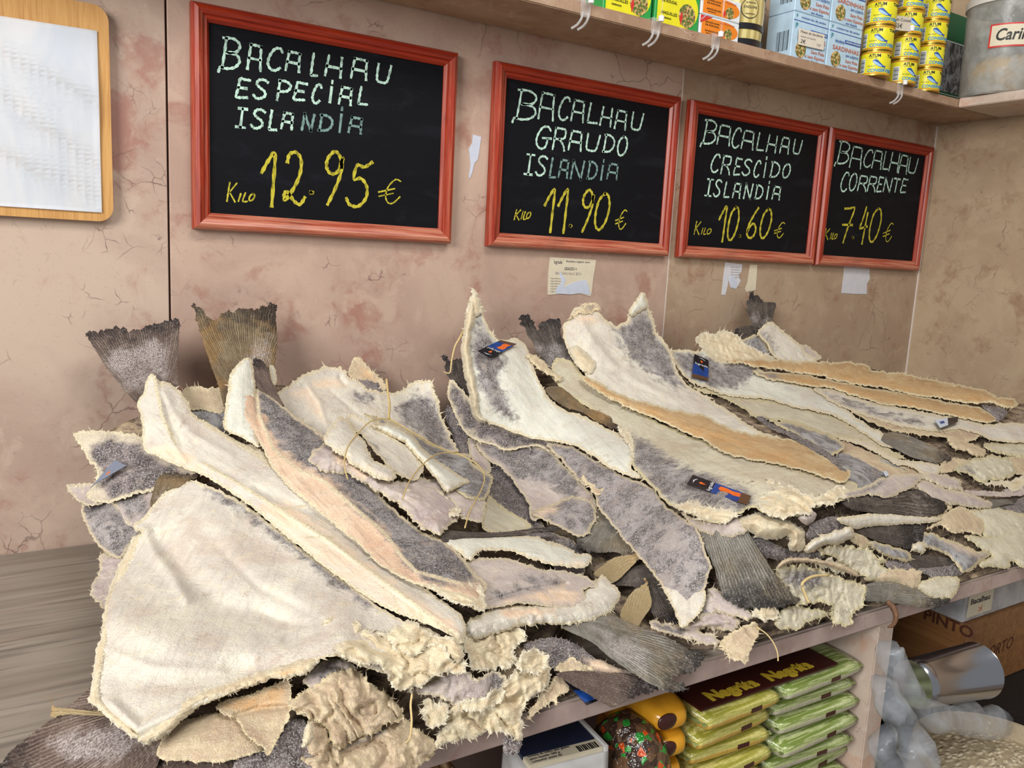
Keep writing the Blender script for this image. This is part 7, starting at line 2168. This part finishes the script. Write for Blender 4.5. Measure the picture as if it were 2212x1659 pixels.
# clear food box on the crate
fx0, fx1, fy0, fy1 = cx0 + .004, cx0 + .24, cy0 + .006, cy0 + .22
fz0, fz1 = zc1 + .0006, ZB - .012
fb_ = empty('food_box', ((fx0 + fx1) / 2, (fy0 + fy1) / 2, fz0))
tag(fb_, 'clear plastic food box with a cream price label, squeezed under the counter on the crate', 'box')
M_cl2 = clear_plastic('cloudy_clear_plastic', (0.7, 0.7, 0.72), 0.42, 0.15)
for nm, lo, hi in (('wall', (fx0, fy0, fz0), (fx0 + .003, fy1, fz1)), ('wall', (fx1 - .003, fy0, fz0), (fx1, fy1, fz1)), ('wall', (fx0 + .0031, fy0, fz0), (fx1 - .0031, fy0 + .003, fz1)), ('wall', (fx0 + .0031, fy1 - .003, fz0), (fx1 - .0031, fy1, fz1)), ('bottom', (fx0 + .0031, fy0 + .0031, fz0), (fx1 - .0031, fy1 - .0031, fz0 + .003)), ('lid', (fx0 - .004, fy0 - .004, fz1), (fx1 + .004, fy1 + .004, fz1 + .005))):
    box(nm, lo, hi, M_cl2, fb_, .001, fb_.location)
box('label', (fx0 + .012, fy0 - .0008, fz0 + .008), (fx0 + .10, fy0 - .0002, fz1 - .002), M_lab, fb_, 0, fb_.location)
text('lettering', 'Bacalhau', .016, M_ink, (fx0 + .018, fy0 - .001, fz0 + .034), (1, 0, 0), (0, 0, 1), fb_, fb_.location, .07, 0, 'LEFT', .0002, .0004)
text('lettering', '2€', .014, M_rust, (fx0 + .05, fy0 - .001, fz0 + .014), (1, 0, 0), (0, 0, 1), fb_, fb_.location, None, 0, 'LEFT', .0002)
# bean sack with plastic liner
sx_, sy_, sr_ = u(.905), u(.395 - 1), .142
zs = CAMZ - .520 * S
bs = empty('bean_sack', (sx_, sy_, 0))
tag(bs, 'open sack of dried beans with a clear plastic liner, beside the stone support', 'sack')
n = NT('woven_sack')
M_sack = n.out(n.mix(n.noise(n.scale(n.obj(), (300, 300, 300)), 1, 2), lin((150, 134, 108)), lin((186, 172, 146))), 0.8)
lathe('sack_body', [(sr_ * .8, .001), (sr_ * .98, .03), (sr_ * 1.0, .3), (sr_ * .97, zs - .01), (sr_ * .95, zs + .012), (sr_ * .90, zs + .012), (sr_ * .90, zs - .03)], M_sack, bs, 56, True, False)
n = NT('dried_beans')
vo = n.n('ShaderNodeTexVoronoi')
n.put(vo.inputs['Vector'], n.scale(n.obj(), (1, 1.6, 1)))
vo.inputs['Scale'].default_value = 75
n.bump(n.ramp(vo.outputs['Distance'], 0.0, 0.7, 1, 0), 0.6, 0.006)
M_bean = n.out(n.mix(n.ramp(vo.outputs['Distance'], 0.25, 0.7), lin((206, 192, 164)), lin((168, 152, 124))), 0.5)
bm = bmesh.new()
rr_, aa_ = 14, 40
c0 = bm.verts.new((0, 0, zs - .002))
prev = None
for i in range(1, rr_ + 1):
    f = i / rr_
    ring = [bm.verts.new((sr_ * .9 * f * math.cos(2 * math.pi * k / aa_), sr_ * .9 * f * math.sin(2 * math.pi * k / aa_), zs - .002 - .018 * f * f + .003 * math.sin(k * 1.9 + i * 2.3))) for k in range(aa_)]
    for k in range(aa_):
        if prev is None:
            bm.faces.new((c0, ring[k], ring[(k + 1) % aa_]))
        else:
            bm.faces.new((prev[k], ring[k], ring[(k + 1) % aa_], prev[(k + 1) % aa_]))
    prev = ring
bo = link('beans', bm_mesh(bm, 'beans', True), M_bean, bs)
bo['kind'] = 'stuff'
M_lin = clear_plastic('liner_plastic', (0.46, 0.49, 0.53), 0.28, 0.08)
yl = u(.42 - 1)


def fold(pts, rad, tp):
    o = tube('liner_fold', pts, rad, M_lin, bs, 18, tp, bs.location)
    q = np.array([v.co[:] for v in o.data.vertices])
    k = fbm(q * 22, 4)
    for v, kk, nv in zip(o.data.vertices, k, [v.normal.copy() for v in o.data.vertices]):
        v.co = v.co + nv * float(kk) * rad * 1.1
    return o


fold([at_y(*p, yl + d) for p, d in (((1925, 1395), .01), ((1950, 1465), .0), ((1995, 1530), -.01), ((2060, 1555), -.01), ((2148, 1560), .01))], .021, [.9, 1, .9, .95, 1.05])
fold([at_y(*p, yl + d) for p, d in (((1912, 1480), -.01), ((1935, 1540), -.02), ((1975, 1590), -.03), ((1990, 1640), -.04), ((2010, 1700), -.05))], .022, [.7, 1, 1, 1, .9])
fold([at_y(*p, yl + d) for p, d in (((1905, 1590), -.03), ((1930, 1640), -.04), ((1980, 1690), -.05))], .022, [.9, 1, 1])
# steel scoop
M_steel = NT('brushed_steel')
M_steel = M_steel.out(lin((176, 176, 182)), 0.18, 0.5, 1.0)
p0 = at_y(1995, 1490, u(.438 - 1))
p1 = at_y(2112, 1448, u(.438 - 1))
p0[1] += .02
ax_ = Vector(p1) - Vector(p0)
sc_ = empty('metal_scoop', p0)
tag(sc_, 'shiny cylindrical steel scoop resting on the plastic liner', 'scoop')
Ls, rs = ax_.length, .041
o = lathe('scoop_bowl', [(.001, 0), (rs * .9, .001), (rs * .97, .006), (rs * .95, .02), (rs * 1.1, Ls), (rs * 1.12, Ls + .001), (rs * 1.07, Ls + .001), (rs * .92, .02), (rs * .9, .008), (.001, .006)], M_steel, sc_, 48, True, False)
o.rotation_euler = ax_.to_track_quat('Z', 'Y').to_euler()
# pale grey box at the lower right corner
gb = empty('grey_box', (u(1.185), u(.300 - 1), 0), .42)
tag(gb, 'pale grey plastic box cut off by the lower right corner', 'box')
box('box_body', (-.15, -.12, .001), (.25, .12, CAMZ - .565 * S), plain('pale_grey_plastic', (176, 172, 166), 0.45), gb, .006)
box('lid', (-.155, -.125, CAMZ - .565 * S + .0004), (.255, .125, CAMZ - .565 * S + .014), plain('grey_plastic_lid', (150, 148, 146), 0.45), gb, .005)
